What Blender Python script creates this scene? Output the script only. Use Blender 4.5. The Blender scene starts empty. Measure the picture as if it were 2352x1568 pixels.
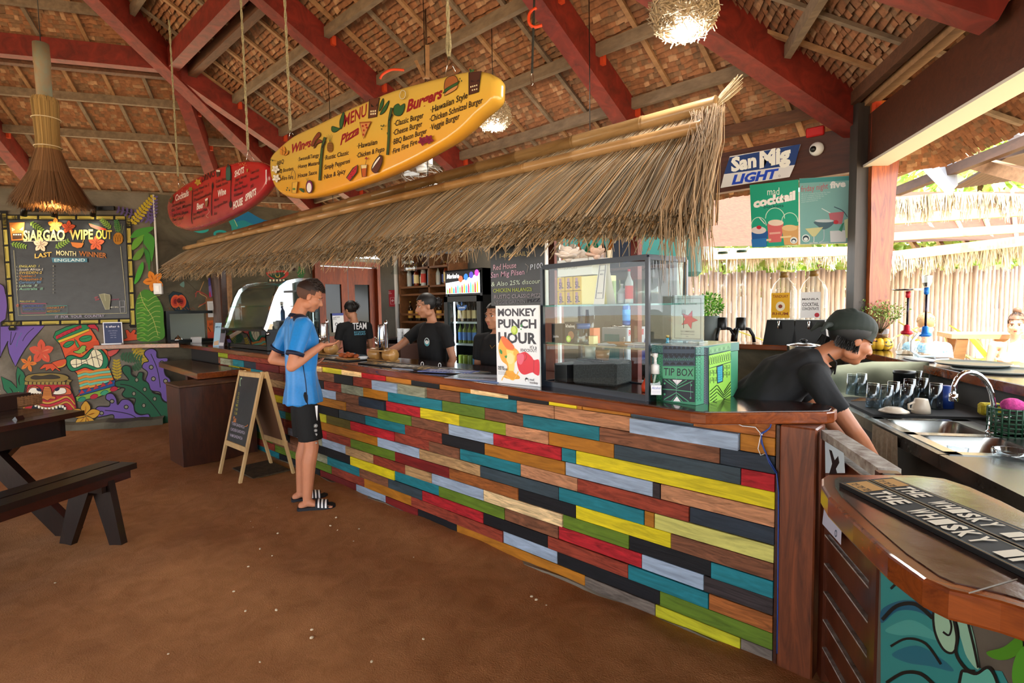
import bpy, bmesh, math, random
import numpy as np
from mathutils import Vector, Matrix, Euler
from mathutils.geometry import tessellate_polygon
random.seed(7); RN=np.random.RandomState(5)
S=bpy.context.scene; COL=S.collection
# ---------------------------------------------------------------- camera
FPX=1227.; PT=math.radians(3.80); RL=math.radians(-.99); YB=math.radians(-47.07); HC=1.55
ES=(-math.sin(YB),-math.cos(YB)); EN=(math.cos(YB),-math.sin(YB))
def w2(x,y,z): return Vector((x*ES[0]+y*ES[1], x*EN[0]+y*EN[1], z))
_rt=w2(1,0,0); _up=w2(0,math.sin(PT),math.cos(PT)); _fw=w2(0,math.cos(PT),-math.sin(PT))
_c,_s=math.cos(RL),math.sin(RL)
CR=_rt*_c+_up*_s; CU=_rt*(-_s)+_up*_c
cam=bpy.data.cameras.new('camera'); camo=bpy.data.objects.new('camera',cam); COL.objects.link(camo)
cam.sensor_width=36; cam.lens=FPX/2352*36; cam.clip_start=.02; cam.clip_end=200
camo.matrix_world=Matrix((( CR.x,CU.x,-_fw.x,0),(CR.y,CU.y,-_fw.y,0),(CR.z,CU.z,-_fw.z,HC),(0,0,0,1)))
S.camera=camo
# ---------------------------------------------------------------- world, light, exposure
S.view_settings.view_transform='Standard'; S.view_settings.look='None'
S.view_settings.gamma=1; S.view_settings.use_curve_mapping=False; S.view_settings.exposure=-0.12
W=bpy.data.worlds.new('sky'); S.world=W; W.use_nodes=True
W.node_tree.nodes['Background'].inputs[0].default_value=(.93,.97,1,1)
W.node_tree.nodes['Background'].inputs[1].default_value=8.0
sun=bpy.data.lights.new('sun','SUN'); sun.energy=18; sun.angle=.03; sun.color=(1,.96,.88)
suno=bpy.data.objects.new('sun',sun); COL.objects.link(suno); _t=Vector((ES[1]*.8+ES[0]*.25,EN[1]*.8+EN[0]*.25,-1.35)); suno.rotation_euler=(-_t).to_track_quat('Z','Y').to_euler()
S.cycles.use_denoising=True; S.cycles.max_bounces=8; S.cycles.diffuse_bounces=5; S.cycles.transparent_max_bounces=24
S.cycles.sample_clamp_indirect=6; S.cycles.caustics_reflective=False; S.cycles.caustics_refractive=False
# ---------------------------------------------------------------- helpers
def ray(px,py):
    u,v=px-1176,py-784
    u0=_c*u+_s*v; v0=-_s*u+_c*v
    return w2(u0, FPX*math.cos(PT)-v0*math.sin(PT), -FPX*math.sin(PT)-v0*math.cos(PT))/FPX
O=Vector((0,0,HC))
def at(px,py,n,o):
    d=ray(px,py); n=Vector(n); return O+d*((n.dot(Vector(o)-O))/n.dot(d))
def atz(px,py,z): return at(px,py,(0,0,1),(0,0,z))
def aty(px,py,y): return at(px,py,(0,1,0),(0,y,0))
def atx(px,py,x): return at(px,py,(1,0,0),(x,0,0))
NR=Vector((.866,.5,0)); NM=Vector((-.8505,.5259,0)); TM=Vector((.5259,.8505,0)); TR=Vector((.5,-.866,0))
def atr(px,py,c): return at(px,py,NR,NR*c)
def atm(px,py,c): return at(px,py,NM,NM*c)
def atd(px,py,d):
    r=ray(px,py); k=r.x*ES[1]+r.y*EN[1]; return O+r*(d/k)
def hx(h):
    if not isinstance(h,str): return tuple(h)
    h=h.lstrip('#'); r=[int(h[i:i+2],16)/255 for i in (0,2,4)]
    return tuple(c/12.92 if c<=.04045 else ((c+.055)/1.055)**2.4 for c in r)
_M={}
def mat(name,col='808080',rough=.6,metal=0,grain=None,bump=0,spec=.5,emit=0,trans=0,ior=1.45,alpha=1,coat=0,attr=False,var=.25,sheen=0,col2=None,sss=0):
    if name in _M: return _M[name]
    m=bpy.data.materials.new(name); _M[name]=m; m.use_nodes=True; nt=m.node_tree; N=nt.nodes; L=nt.links
    b=N['Principled BSDF']; c=hx(col); b.inputs['Base Color'].default_value=(*c,1); b.inputs['Roughness'].default_value=rough
    b.inputs['Metallic'].default_value=metal; b.inputs['Specular IOR Level'].default_value=spec; b.inputs['IOR'].default_value=ior
    b.inputs['Transmission Weight'].default_value=trans; b.inputs['Alpha'].default_value=alpha; b.inputs['Coat Weight'].default_value=coat
    if coat: b.inputs['Coat Roughness'].default_value=.12
    if sheen: b.inputs['Sheen Weight'].default_value=sheen
    if sss: b.inputs['Subsurface Weight'].default_value=sss; b.inputs['Subsurface Scale'].default_value=.01; b.inputs['Subsurface Radius'].default_value=(1,.35,.2)
    src=None
    if attr:
        a=N.new('ShaderNodeAttribute'); a.attribute_name='Col'; src=a.outputs['Color']; L.new(src,b.inputs['Base Color'])
    if emit:
        b.inputs['Emission Strength'].default_value=emit; b.inputs['Emission Color'].default_value=(*c,1)
        if attr: L.new(src,b.inputs['Emission Color'])
    if grain:
        tc=N.new('ShaderNodeTexCoord'); mp=N.new('ShaderNodeMapping'); L.new(tc.outputs['Object'],mp.inputs[0])
        mp.inputs['Scale'].default_value=grain[:3]
        n=N.new('ShaderNodeTexNoise'); n.inputs['Scale'].default_value=grain[3] if len(grain)>3 else 1; n.inputs['Detail'].default_value=6; n.inputs['Roughness'].default_value=.62
        if len(grain)>4: n.inputs['Distortion'].default_value=grain[4]
        L.new(mp.outputs[0],n.inputs['Vector'])
        r=N.new('ShaderNodeMapRange'); r.inputs[1].default_value=.3; r.inputs[2].default_value=.7; r.inputs[3].default_value=0; r.inputs[4].default_value=1; L.new(n.outputs[0],r.inputs[0])
        mx=N.new('ShaderNodeMix'); mx.data_type='RGBA'; L.new(r.outputs[0],mx.inputs[0])
        c2=hx(col2) if col2 else tuple(x*(1-var) for x in c)
        if attr:
            vm=N.new('ShaderNodeVectorMath'); vm.operation='SCALE'; vm.inputs[3].default_value=1-var; L.new(src,vm.inputs[0]); L.new(vm.outputs[0],mx.inputs[6]); 
            vm2=N.new('ShaderNodeVectorMath'); vm2.operation='SCALE'; vm2.inputs[3].default_value=1+var*.6; L.new(src,vm2.inputs[0]); L.new(vm2.outputs[0],mx.inputs[7])
        else:
            mx.inputs[6].default_value=(*c2,1); mx.inputs[7].default_value=(*(c if col2 else [x*(1+var*.6) for x in c]),1)
        L.new(mx.outputs[2],b.inputs['Base Color'])
        if bump:
            bp=N.new('ShaderNodeBump'); bp.inputs['Strength'].default_value=bump; bp.inputs['Distance'].default_value=.01; L.new(n.outputs[0],bp.inputs['Height']); L.new(bp.outputs[0],b.inputs['Normal'])
    return m
def glass(name,tint='ffffff',refl=1.0,rough=.0):
    if name in _M: return _M[name]
    m=bpy.data.materials.new(name); _M[name]=m; m.use_nodes=True; nt=m.node_tree; N=nt.nodes; L=nt.links
    N.remove(N['Principled BSDF']); o=N['Material Output']
    t=N.new('ShaderNodeBsdfTransparent'); t.inputs[0].default_value=(*hx(tint),1); g=N.new('ShaderNodeBsdfGlossy'); g.inputs['Roughness'].default_value=rough
    ge=N.new('ShaderNodeNewGeometry'); dt=N.new('ShaderNodeVectorMath'); dt.operation='DOT_PRODUCT'; L.new(ge.outputs['Normal'],dt.inputs[0]); L.new(ge.outputs['Incoming'],dt.inputs[1])
    ab=N.new('ShaderNodeMath'); ab.operation='ABSOLUTE'; L.new(dt.outputs['Value'],ab.inputs[0]); om=N.new('ShaderNodeMath'); om.operation='SUBTRACT'; om.inputs[0].default_value=1; L.new(ab.outputs[0],om.inputs[1])
    pw=N.new('ShaderNodeMath'); pw.operation='POWER'; pw.inputs[1].default_value=4; L.new(om.outputs[0],pw.inputs[0]); k=N.new('ShaderNodeMath'); k.operation='MULTIPLY_ADD'; k.inputs[1].default_value=.9*min(1,refl); k.inputs[2].default_value=.045*refl; k.use_clamp=True; L.new(pw.outputs[0],k.inputs[0])
    x=N.new('ShaderNodeMixShader'); L.new(k.outputs[0],x.inputs[0]); L.new(t.outputs[0],x.inputs[1]); L.new(g.outputs[0],x.inputs[2]); L.new(x.outputs[0],o.inputs[0]); return m
ROOT={}
def tag(o,label=None,cat=None,group=None,kind=None):
    if label: o['label']=label
    if cat: o['category']=cat
    if group: o['group']=group
    if kind: o['kind']=kind
    return o
def thing(name,label,cat,loc=(0,0,0),rz=0,group=None,kind=None):
    o=bpy.data.objects.new(name,None); o.empty_display_size=.1; COL.objects.link(o); o.location=loc; o.rotation_euler=(0,0,rz)
    ROOT[o.name]=(Vector(loc),rz); return tag(o,label,cat,group,kind)
def anc(o):
    while o.parent: o=o.parent
    return o
class MB:
    """collects shapes; build() links them as ONE mesh object (coordinates are world unless local=True)"""
    def __init__(s): s.v=[]; s.f=[]; s.c=[]; s.m=[]; s.col=(1,1,1); s.mi=0; s.s=[]; s.smooth=False
    def C(s,c): s.col=hx(c); return s
    def add(s,vs,fs):
        b=len(s.v); s.v.extend([tuple(v) for v in vs])
        for f in fs: s.f.append([i+b for i in f]); s.c.append(s.col); s.m.append(s.mi); s.s.append(s.smooth)
        return s
    def box(s,c,d,rz=0,R=None,ch=0):
        c=Vector(c); hx_,hy,hz=d[0]/2,d[1]/2,d[2]/2
        M=R if R is not None else Matrix.Rotation(rz,3,'Z')
        if ch:
            k=min(ch,hx_*.9,hy*.9,hz*.9); vs=[]
            P=[]
            for sx in(-1,1):
                for sy in(-1,1):
                    for sz in(-1,1):
                        P.append((sx,sy,sz)); vs+= [M@Vector((sx*hx_,sy*(hy-k),sz*(hz-k)))+c, M@Vector((sx*(hx_-k),sy*hy,sz*(hz-k)))+c, M@Vector((sx*(hx_-k),sy*(hy-k),sz*hz))+c]
            bm=bmesh.new(); bv=[bm.verts.new(v) for v in vs]; r=bmesh.ops.convex_hull(bm,input=bv); bm.verts.index_update()
            s.add([v.co[:] for v in bm.verts],[[v.index for v in f.verts] for f in bm.faces]); bm.free(); return s
        vs=[M@Vector((x*hx_,y*hy,z*hz))+c for x in(-1,1) for y in(-1,1) for z in(-1,1)]
        return s.add(vs,[(0,1,3,2),(4,6,7,5),(0,4,5,1),(2,3,7,6),(0,2,6,4),(1,5,7,3)])
    def beam(s,a,b,w,h,up=(0,0,1),dz=0):
        a,b=Vector(a),Vector(b); d=(b-a).normalized(); up=Vector(up); sd=d.cross(up).normalized(); u=sd.cross(d).normalized()
        vs=[p+sd*(w/2*i)+u*(h/2*j+dz) for p in(a,b) for i,j in((-1,-1),(1,-1),(1,1),(-1,1))]
        return s.add(vs,[(3,2,1,0),(4,5,6,7),(0,1,5,4),(1,2,6,5),(2,3,7,6),(3,0,4,7)])
    def quad(s,*p): return s.add(p,[tuple(range(len(p)))])
    def prism(s,poly,z0,z1,ins=0):
        """poly list of (x,y) ccw; vertical prism, optional rounded rim ins"""
        n=len(poly); 
        if not ins:
            vs=[(x,y,z0) for x,y in poly]+[(x,y,z1) for x,y in poly]
            fs=[tuple(range(n-1,-1,-1)),tuple(range(n,2*n))]+[(i,(i+1)%n,(i+1)%n+n,i+n) for i in range(n)]
            return s.add(vs,fs)
        def off(k): return inset2(poly,k)
        rings=[(off(ins),z0),(off(0.3*ins),z0+ins*.3),(poly,z0+ins),(poly,z1-ins),(off(.3*ins),z1-.3*ins),(off(ins),z1)]
        vs=[];fs=[]
        for p,z in rings: vs+=[(x,y,z) for x,y in p]
        for r in range(len(rings)-1): fs+=[(r*n+i,r*n+(i+1)%n,(r+1)*n+(i+1)%n,(r+1)*n+i) for i in range(n)]
        fs+=[tuple(range(n-1,-1,-1)),tuple(range((len(rings)-1)*n,len(rings)*n))]
        return s.add(vs,fs)
    def tube(s,pts,r,seg=8,caps=True,closed=False):
        pts=[Vector(p) for p in pts]; n=len(pts); rs=r if isinstance(r,(list,tuple)) else [r]*n
        vs=[];fs=[]; prev=None
        for i,p in enumerate(pts):
            if closed: t=(pts[(i+1)%n]-pts[i-1])
            else: t=(pts[min(i+1,n-1)]-pts[max(i-1,0)])
            t=t.normalized() if t.length>1e-9 else Vector((0,0,1))
            if prev is None:
                a=Vector((0,0,1)) if abs(t.z)<.9 else Vector((1,0,0)); x=a.cross(t).normalized()
            else: x=(prev-t*prev.dot(t)).normalized()
            prev=x; y=t.cross(x)
            for k in range(seg):
                an=2*math.pi*k/seg; vs.append(p+(x*math.cos(an)+y*math.sin(an))*rs[i])
        for i in range(n if closed else n-1):
            j=(i+1)%n
            for k in range(seg):
                l=(k+1)%seg; fs.append((i*seg+k,i*seg+l,j*seg+l,j*seg+k))
        if caps and not closed: fs+= [tuple(range(seg-1,-1,-1)),tuple((n-1)*seg+k for k in range(seg))]
        sm=s.smooth; s.smooth=True; s.add(vs,fs); s.smooth=sm
        return s
    def lathe(s,prof,o=(0,0,0),seg=20,R=None,sx=1,sy=1,smooth=True):
        o=Vector(o); vs=[];fs=[];n=len(prof)
        for r,z in prof:
            for k in range(seg):
                a=2*math.pi*k/seg; v=Vector((r*math.cos(a)*sx,r*math.sin(a)*sy,z)); v=(R@v if R is not None else v)+o; vs.append(v)
        for i in range(n-1):
            for k in range(seg):
                l=(k+1)%seg; fs.append((i*seg+k,i*seg+l,(i+1)*seg+l,(i+1)*seg+k))
        if prof[0][0]>1e-6: fs.append(tuple(range(seg-1,-1,-1)))
        if prof[-1][0]>1e-6: fs.append(tuple((n-1)*seg+k for k in range(seg)))
        sm=s.smooth; s.smooth=smooth; s.add(vs,fs); s.smooth=sm
        return s
    def ball(s,c,r,seg=12,rings=8,R=None):
        r=r if isinstance(r,(tuple,list)) else (r,r,r)
        c=Vector(c); vs=[];fs=[]
        for i in range(rings+1):
            th=math.pi*i/rings
            for k in range(seg):
                a=2*math.pi*k/seg; v=Vector((r[0]*math.sin(th)*math.cos(a),r[1]*math.sin(th)*math.sin(a),r[2]*math.cos(th))); v=(R@v if R is not None else v)+c; vs.append(v)
        for i in range(rings):
            for k in range(seg):
                l=(k+1)%seg; fs.append((i*seg+l,i*seg+k,(i+1)*seg+k,(i+1)*seg+l))
        sm=s.smooth; s.smooth=True; s.add(vs,fs); s.smooth=sm; return s
    def build(s,name,m,parent=None,label=None,cat=None,group=None,kind=None,local=False,origin=None,merge=False):
        me=bpy.data.meshes.new(name); v=np.array(s.v,float).reshape(-1,3)
        o=bpy.data.objects.new(name,me)
        if parent is not None:
            if not local:
                L,rz=ROOT[anc(parent).name]; v=v-np.array(L)
                if rz: c,q=math.cos(-rz),math.sin(-rz); v=np.stack([v[:,0]*c-v[:,1]*q, v[:,0]*q+v[:,1]*c, v[:,2]],1)
        else:
            if origin is None:
                mn,mx=v.min(0),v.max(0); origin=((mn[0]+mx[0])/2,(mn[1]+mx[1])/2,mn[2])
            v=v-np.array(origin); o.location=origin; ROOT[o.name]=(Vector(origin),0)
        me.from_pydata(v.tolist(),[],s.f)
        for mm in (m if isinstance(m,list) else [m]): me.materials.append(mm)
        if isinstance(m,list): me.polygons.foreach_set('material_index',s.m)
        me.polygons.foreach_set('use_smooth',s.s)
        if len(set(s.c))>=1:
            a=me.color_attributes.new('Col','FLOAT_COLOR','CORNER')
            ln=[len(f) for f in s.f]; cc=np.repeat(np.array([(*c,1) for c in s.c],np.float32),ln,axis=0); a.data.foreach_set('color',cc.ravel())
        if merge:
            bm=bmesh.new(); bm.from_mesh(me); bmesh.ops.remove_doubles(bm,verts=bm.verts,dist=1e-5); bm.to_mesh(me); bm.free()
        me.update(); COL.objects.link(o)
        if parent is not None: o.parent=parent
        return tag(o,label,cat,group,kind)
def inset2(poly,k):
    if k==0: return list(poly)
    n=len(poly); out=[]
    A=sum(poly[i][0]*poly[(i+1)%n][1]-poly[(i+1)%n][0]*poly[i][1] for i in range(n)); sg=1 if A>0 else -1
    for i in range(n):
        p0,p1,p2=poly[i-1],poly[i],poly[(i+1)%n]
        d1=Vector((p1[0]-p0[0],p1[1]-p0[1])); d2=Vector((p2[0]-p1[0],p2[1]-p1[1]))
        d1=d1.normalized() if d1.length>1e-9 else Vector((1,0)); d2=d2.normalized() if d2.length>1e-9 else d1
        n1=Vector((-d1.y,d1.x))*sg; n2=Vector((-d2.y,d2.x))*sg; b=(n1+n2)
        b=b.normalized() if b.length>1e-6 else n1; q=max(.5,b.dot(n1)); out.append((p1[0]+b.x*k/q,p1[1]+b.y*k/q))
    return out
def copytree(o,parent=None):
    c=o.copy(); COL.objects.link(c)
    if parent: c.parent=parent
    for ch in o.children: copytree(ch,c)
    return c
_T={}
def glyphs(s,bold=0,shear=0):
    k=(s,bold,shear)
    if k in _T: return _T[k]
    cu=bpy.data.curves.new('t','FONT'); cu.body=s; cu.size=1; cu.offset=bold; cu.shear=shear; cu.resolution_u=2
    o=bpy.data.objects.new('t',cu); me=o.to_mesh(); v=[tuple(x.co[:2]) for x in me.vertices]; f=[tuple(p.vertices) for p in me.polygons]
    o.to_mesh_clear(); bpy.data.objects.remove(o); bpy.data.curves.remove(cu)
    xs=[a[0] for a in v] or [0,1]; _T[k]=(v,f,min(xs),max(xs)); return _T[k]
def crom(p,n=6,closed=False):
    out=[]; N=len(p)
    if N<3: return list(p)
    rng=range(N if closed else N-1)
    for i in rng:
        a,b,c,d=(p[(i-1)%N] if closed or i>0 else p[0]),p[i],p[(i+1)%N],(p[(i+2)%N] if closed or i+2<N else p[-1])
        for k in range(n):
            t=k/n; out.append(tuple(.5*((2*b[j])+(-a[j]+c[j])*t+(2*a[j]-5*b[j]+4*c[j]-d[j])*t*t+(-a[j]+3*b[j]-3*c[j]+d[j])*t**3) for j in (0,1)))
    if not closed: out.append(tuple(p[-1]))
    return out
class Paint:
    """flat paint / print lying on a plane; shapes are given in photo coordinates (via tr) or in a 2D frame"""
    def __init__(s,proj,n,tr=(1,0,0),step=.00012,mb=None): s.p=proj; s.n=Vector(n).normalized(); s.tr=tr; s.k=1; s.step=step; s.mb=mb or MB()
    def P(s,x,y):
        a,ox,oy=s.tr; return Vector(s.p(ox+x/a,oy+y/a))+s.n*(s.k*s.step)
    def poly(s,pts,c,sm=False,up=True):
        if sm: pts=crom(pts,5,True)
        if up: s.k+=1
        s.mb.C(c); V=[s.P(*q) for q in pts]
        tri=tessellate_polygon([V]); s.mb.add(V,[tuple(t) for t in tri]); return s
    def line(s,pts,c,w=3,sm=True,closed=False,up=True,taper=False):
        if sm and len(pts)>2: pts=crom(pts,5,closed)
        if up: s.k+=1
        s.mb.C(c); n=len(pts); L=[];R=[]
        for i,(x,y) in enumerate(pts):
            a=pts[i-1] if (i>0 or closed) else pts[i]; b=pts[(i+1)%n] if (i<n-1 or closed) else pts[i]
            dx,dy=b[0]-a[0],b[1]-a[1]; l=math.hypot(dx,dy) or 1; ww=w/2
            if taper: ww*= max(.15,math.sin(math.pi*(.08+.84*i/max(1,n-1))))
            L.append(s.P(x-dy/l*ww,y+dx/l*ww)); R.append(s.P(x+dy/l*ww,y-dx/l*ww))
        V=L+R; fs=[(i,i+1,n+i+1,n+i) for i in range(n-1)]
        if closed: fs.append((n-1,0,n,2*n-1))
        s.mb.add(V,fs); return s
    def out(s,pts,c,oc='15120f',w=4,sm=False):
        s.poly(pts,c,sm); return s.line(pts,oc,w,sm=sm,closed=True)
    def ell(s,x,y,rx,ry,c,a=0,n=18,up=True):
        ca,sa=math.cos(a),math.sin(a)
        return s.poly([(x+rx*math.cos(t)*ca-ry*math.sin(t)*sa,y+rx*math.cos(t)*sa+ry*math.sin(t)*ca) for t in [2*math.pi*i/n for i in range(n)]],c,up=up)
    def text(s,t,p0,p1,h,c,bold=.01,shear=0,up=None,fit=True):
        v,f,x0,x1=glyphs(t,bold,shear); s.k+=1; s.mb.C(c); w=x1-x0 or 1
        dx,dy=(p1[0]-p0[0])/w,(p1[1]-p0[1])/w; ux,uy=(0,-h/.73) if up is None else (up[0]*h/.73,up[1]*h/.73)
        s.mb.add([s.P(p0[0]+(a-x0)*dx+b*ux,p0[1]+(a-x0)*dy+b*uy) for a,b in v],f); return s
    def build(s,name,parent,rough=.6,label=None,emit=0,**k):
        m=mat('print_%s'%rough+('e%s'%emit if emit else ''),'ffffff',rough,attr=True,emit=emit)
        return s.mb.build(name,m,parent,label=label,**k)
def frame(o,u,v):
    """2D frame: x along u (metres), y DOWN along -v"""
    o,u,v=Vector(o),Vector(u).normalized(),Vector(v).normalized()
    return lambda x,y:o+u*x-v*y
WOOD=mat('wood_dark','3a1c10',.38,grain=(2,14,14,2,1.2),var=.45,bump=.15)
WOODR=mat('wood_red','85291f',.55,grain=(3,3,3,2,1),col2='571913',bump=.25)
WOODB=mat('wood_brown','5d3a26',.7,grain=(3,12,12,1.5,1),var=.4,bump=.2)
WOODT=mat('wood_tan','9a7350',.7,grain=(2,10,10,2),var=.3,bump=.15)
GREYW=mat('wood_grey','7d6a58',.8,grain=(3,8,8,2),var=.35,bump=.2)
BLACK=mat('black_plastic','0b0b0c',.35); STEEL=mat('steel','c9cbcc',.18,1); CHROME=mat('chrome','e6e8ea',.06,1)
WHITE=mat('white_plastic','e8e8e6',.4); PAPER=mat('paper','eceae6',.8)
GL=glass('clear_glass','f4fbf8',1.0); GLT=glass('teal_glass','bfe6dd',1.2)
# ---------------------------------------------------------------- ground
def ground_h(x,y):
    return .006*math.sin(3.1*x+1.3*y)+.006*math.sin(5.7*y-2.2*x)+.004*math.sin(11*x+7*y)
sand=mat('sand','b27d4d',.95,grain=(1,1,1,7,.8),col2='976639',bump=.5)
def add_fine(m,sc,st):
    N=m.node_tree.nodes;L=m.node_tree.links; n=N.new('ShaderNodeTexNoise'); n.inputs['Scale'].default_value=sc; n.inputs['Detail'].default_value=3
    tc=N.new('ShaderNodeTexCoord'); L.new(tc.outputs['Object'],n.inputs['Vector']); b=[x for x in N if x.type=='BUMP'][0]
    b2=N.new('ShaderNodeBump'); b2.inputs['Strength'].default_value=st; b2.inputs['Distance'].default_value=.004; L.new(n.outputs[0],b2.inputs['Height']); L.new(b.outputs[0],b2.inputs['Normal'])
    L.new(b2.outputs[0],N['Principled BSDF'].inputs['Normal'])
add_fine(sand,140,.7)
xs=np.concatenate([np.arange(-10.6,1.6,.06)]); ys=np.arange(-2.5,2.9,.06); mb=MB(); mb.smooth=True
nx,ny=len(xs),len(ys); vs=[]
for y in ys:
    for x in xs:
        z=ground_h(x,y)
        # ridges and foot scuffs in front of the bench, soft berm along the bar foot
        z+=.012*math.exp(-((y-2.2)/.12)**2)*(.6+.4*math.sin(4*x))
        if x>-5.2 and y<1.2: z+=.008*math.sin(9*(x*.6+y*.8)+2*math.sin(3*x))*math.exp(-((x+4.2)**2+(y-.1)**2)/1.5)
        vs.append((x,y,z+.004*random.random()))
mb.add(vs,[(j*nx+i,j*nx+i+1,(j+1)*nx+i+1,(j+1)*nx+i) for j in range(ny-1) for i in range(nx-1)])
mb.build('floor',sand,label='brown sand floor of the beach bar',kind='structure',origin=(0,0,0))
mb=MB(); mb.quad((-60,-50,-.05),(50,-50,-.05),(50,60,-.05),(-60,60,-.05)); mb.build('ground',mat('ground_out','c9b08a',.95,grain=(1,1,1,2),var=.25),label='pale sandy ground around the pavilion',kind='structure',origin=(0,0,0))
rnd=random.Random(3); peb=mat('pebble','c9b79a',.8)
for i in range(46):
    x=rnd.uniform(-4.2,-.7); y=rnd.uniform(.35,2.2); r=rnd.uniform(.004,.011)
    mb=MB(); mb.ball((x,y,ground_h(x,y)+r*.5),(r,r*rnd.uniform(.6,1),r*.6),7,5,Matrix.Rotation(rnd.uniform(0,3),3,'Z'))
    mb.build('pebble',peb,None,'small pale shell chip lying on the sand in front of the plank bar','pebble','shell chips on the sand')
# ---------------------------------------------------------------- roof
C0=Vector((-5.85,-2.3,0)); AP=8.3; ZE=3.25; RM=.495
def sec(deg):
    n=Vector((math.cos(math.radians(deg)),math.sin(math.radians(deg)),0)); return n,Vector((n.y,-n.x,0))
def rp(deg,a,t,dz=0):
    n,tn=sec(deg); p=C0+n*a+tn*t; return Vector((p.x,p.y,ZE+RM*(AP-a)+dz))
T30=math.tan(math.radians(30))
roof=thing('ceiling',None,None,kind='structure'); roof['label']='nipa palm thatch ceiling on red beams seen from below'
thm=mat('nipa_leaf','ffffff',.85,attr=True,grain=(14,14,14,1.5),var=.3,bump=.3)
for deg in (90,150,30):
    mb=MB(); a=1.2; r=0
    while a<AP+.95:
        w=a*T30+.03; t=-w; jit=rnd.uniform(-.004,.004)
        while t<w:
            lw=rnd.uniform(.035,.09); t2=min(w,t+lw); e=rnd.uniform(-.008,.01); q=rnd.uniform(-.006,.006)
            k=rnd.uniform(.8,1.12); h=rnd.random(); c=(.29*k,.12*k,.055*k) if h<.65 else ((.22*k,.115*k,.06*k) if h<.88 else (.40*k,.22*k,.12*k))
            mb.col=c
            p=[rp(deg,a-.012,t,.17),rp(deg,a-.012,t2+.004,.17),rp(deg,a+.064+e,t2+.004,.105+q),rp(deg,a+.064+e,t,.105-q)]
            mb.add(p,[(0,1,2,3)]); t=t2
        a+=.056
    mb.build('thatch',thm,roof,kind='stuff')
    mb=MB(); mb.C('2a170c'); mb.quad(rp(deg,0,0,.2),rp(deg,AP+1,-(AP+1)*T30,.2),rp(deg,AP+1,(AP+1)*T30,.2)); mb.build('thatch_backing',mat('thatch_back','3a2414',.95),roof)
for deg in (210,270,330):
    mb=MB(); mb.quad(rp(deg,0,0,.15),rp(deg,AP+.9,-(AP+.9)*T30,.15),rp(deg,AP+.9,(AP+.9)*T30,.15)); mb.build('thatch_panel',mat('thatch_far','5a3320',.9,grain=(8,8,8,2),var=.4),roof)
PURL=[2.2,2.9,3.5,4.2,5.5,6.17,6.83,7.5,8.15]
for deg in (90,150,30):
    n,tn=sec(deg)
    for a in PURL:
        w=a*T30; mb=MB(); mb.beam(rp(deg,a,-w,.035),rp(deg,a,w,.035),.06,.11); mb.build('purlin',GREYW if a!=8.15 else WOODB,roof)
    a=4.7; w=a*T30; mb=MB(); mb.beam(rp(deg,a,-w,-.06),rp(deg,a,w,-.06),.14,.26); mb.build('ring_beam',WOODR,roof)
    a=4.95; mb=MB(); mb.beam(rp(deg,a,-a*T30,.0),rp(deg,a,a*T30,.0),.1,.14); mb.build('purlin',WOODB,roof)
    ed=[1.2]+PURL[1:3]+[4.2,4.85]+PURL[4:]+[AP+.85]
    for kk in range(-9,10):
        t=.29+.492*kk
        amin=abs(t)/T30
        for i in range(len(ed)-1):
            a0,a1=max(ed[i],amin),ed[i+1]
            if a1-a0<.08: continue
            j=rnd.uniform(-.03,.03); mb=MB(); mb.beam(rp(deg,a0,t+j,.09),rp(deg,a1+.03,t+j,.09),.045,.03)
            mb.build('batten',WOODT if rnd.random()<.5 else GREYW,roof)
    for t,a0 in ((0,.2),(2.75,4.75),(-2.75,4.75)):
        mb=MB(); mb.beam(rp(deg,a0,t,-.06),rp(deg,AP-.05,t,-.06),.17,.3); mb.build('rafter',WOODR,roof)
        for a in PURL:
            if a>a0+.2 and a<AP-.2 and t*0==0:
                for sd in(-1,1):
                    mb=MB(); mb.C('c8401c'); q=rp(deg,a+.07,t+sd*.1,.0); mb.box(q,(.05,.05,.1),rz=math.radians(deg)); mb.build('bracket',mat('bracket','c2411f',.6),roof)
for deg in (60,120,0,180,240,300):
    n=Vector((math.cos(math.radians(deg)),math.sin(math.radians(deg)),0)); R=AP/math.cos(math.radians(30))
    p0=C0+Vector((0,0,ZE+RM*AP-.1)); p1=C0+n*R+Vector((0,0,ZE-.02 if deg==60 else ZE-.06)); mb=MB(); mb.beam(p0,p1,.2,.36); mb.build('hip_rafter',WOODR,roof)
# eave beams, posts
def vtx(deg): 
    R=AP/math.cos(math.radians(30)); return C0+Vector((math.cos(math.radians(deg)),math.sin(math.radians(deg)),0))*R
V60=vtx(60)
mb=MB(); mb.beam((V60.x+.02,6.0,2.965),(-10.4,6.0,2.965),.1,.42); mb.build('trim_1',mat('wood_beam','4a2415',.45,grain=(1.5,14,14,1.5,1),var=.4,bump=.15),label='long brown timber eave beam behind the bar',kind='structure')
mb=MB(); a=Vector((V60.x+.03,V60.y-.02,2.975)); mb.beam(a,a+TR*8.6,.12,.44); mb.build('trim_2',_M['wood_beam'],label='wide brown eave beam running to the upper right',kind='structure')
mb=MB(); a=Vector((V60.x-.02,V60.y-.04,3.3)); mb.beam(a,a+TR*8.6,.09,.06); mb.build('trim_3',WOODT,label='pale timber batten on the right eave beam',kind='structure')
mb=MB(); a=Vector((V60.x+.03,V60.y-.02,2.745)); mb.beam(a,a+TR*8.6,.2,.02); mb.build('trim_4',mat('soffit','cfc9bd',.7),label='soffit strip under the right eave beam, painted pale as its sunlit edge',kind='structure')  # pale colour stands for sunlight on the underside edge of the beam
pm=mat('post_wood','b8622a',.3,grain=(10,10,1.2,1.2,2.5),col2='5e2812',bump=.1,coat=.4)
mb=MB(); rings=[]
cz=atr(2006,700,2.14)
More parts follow.
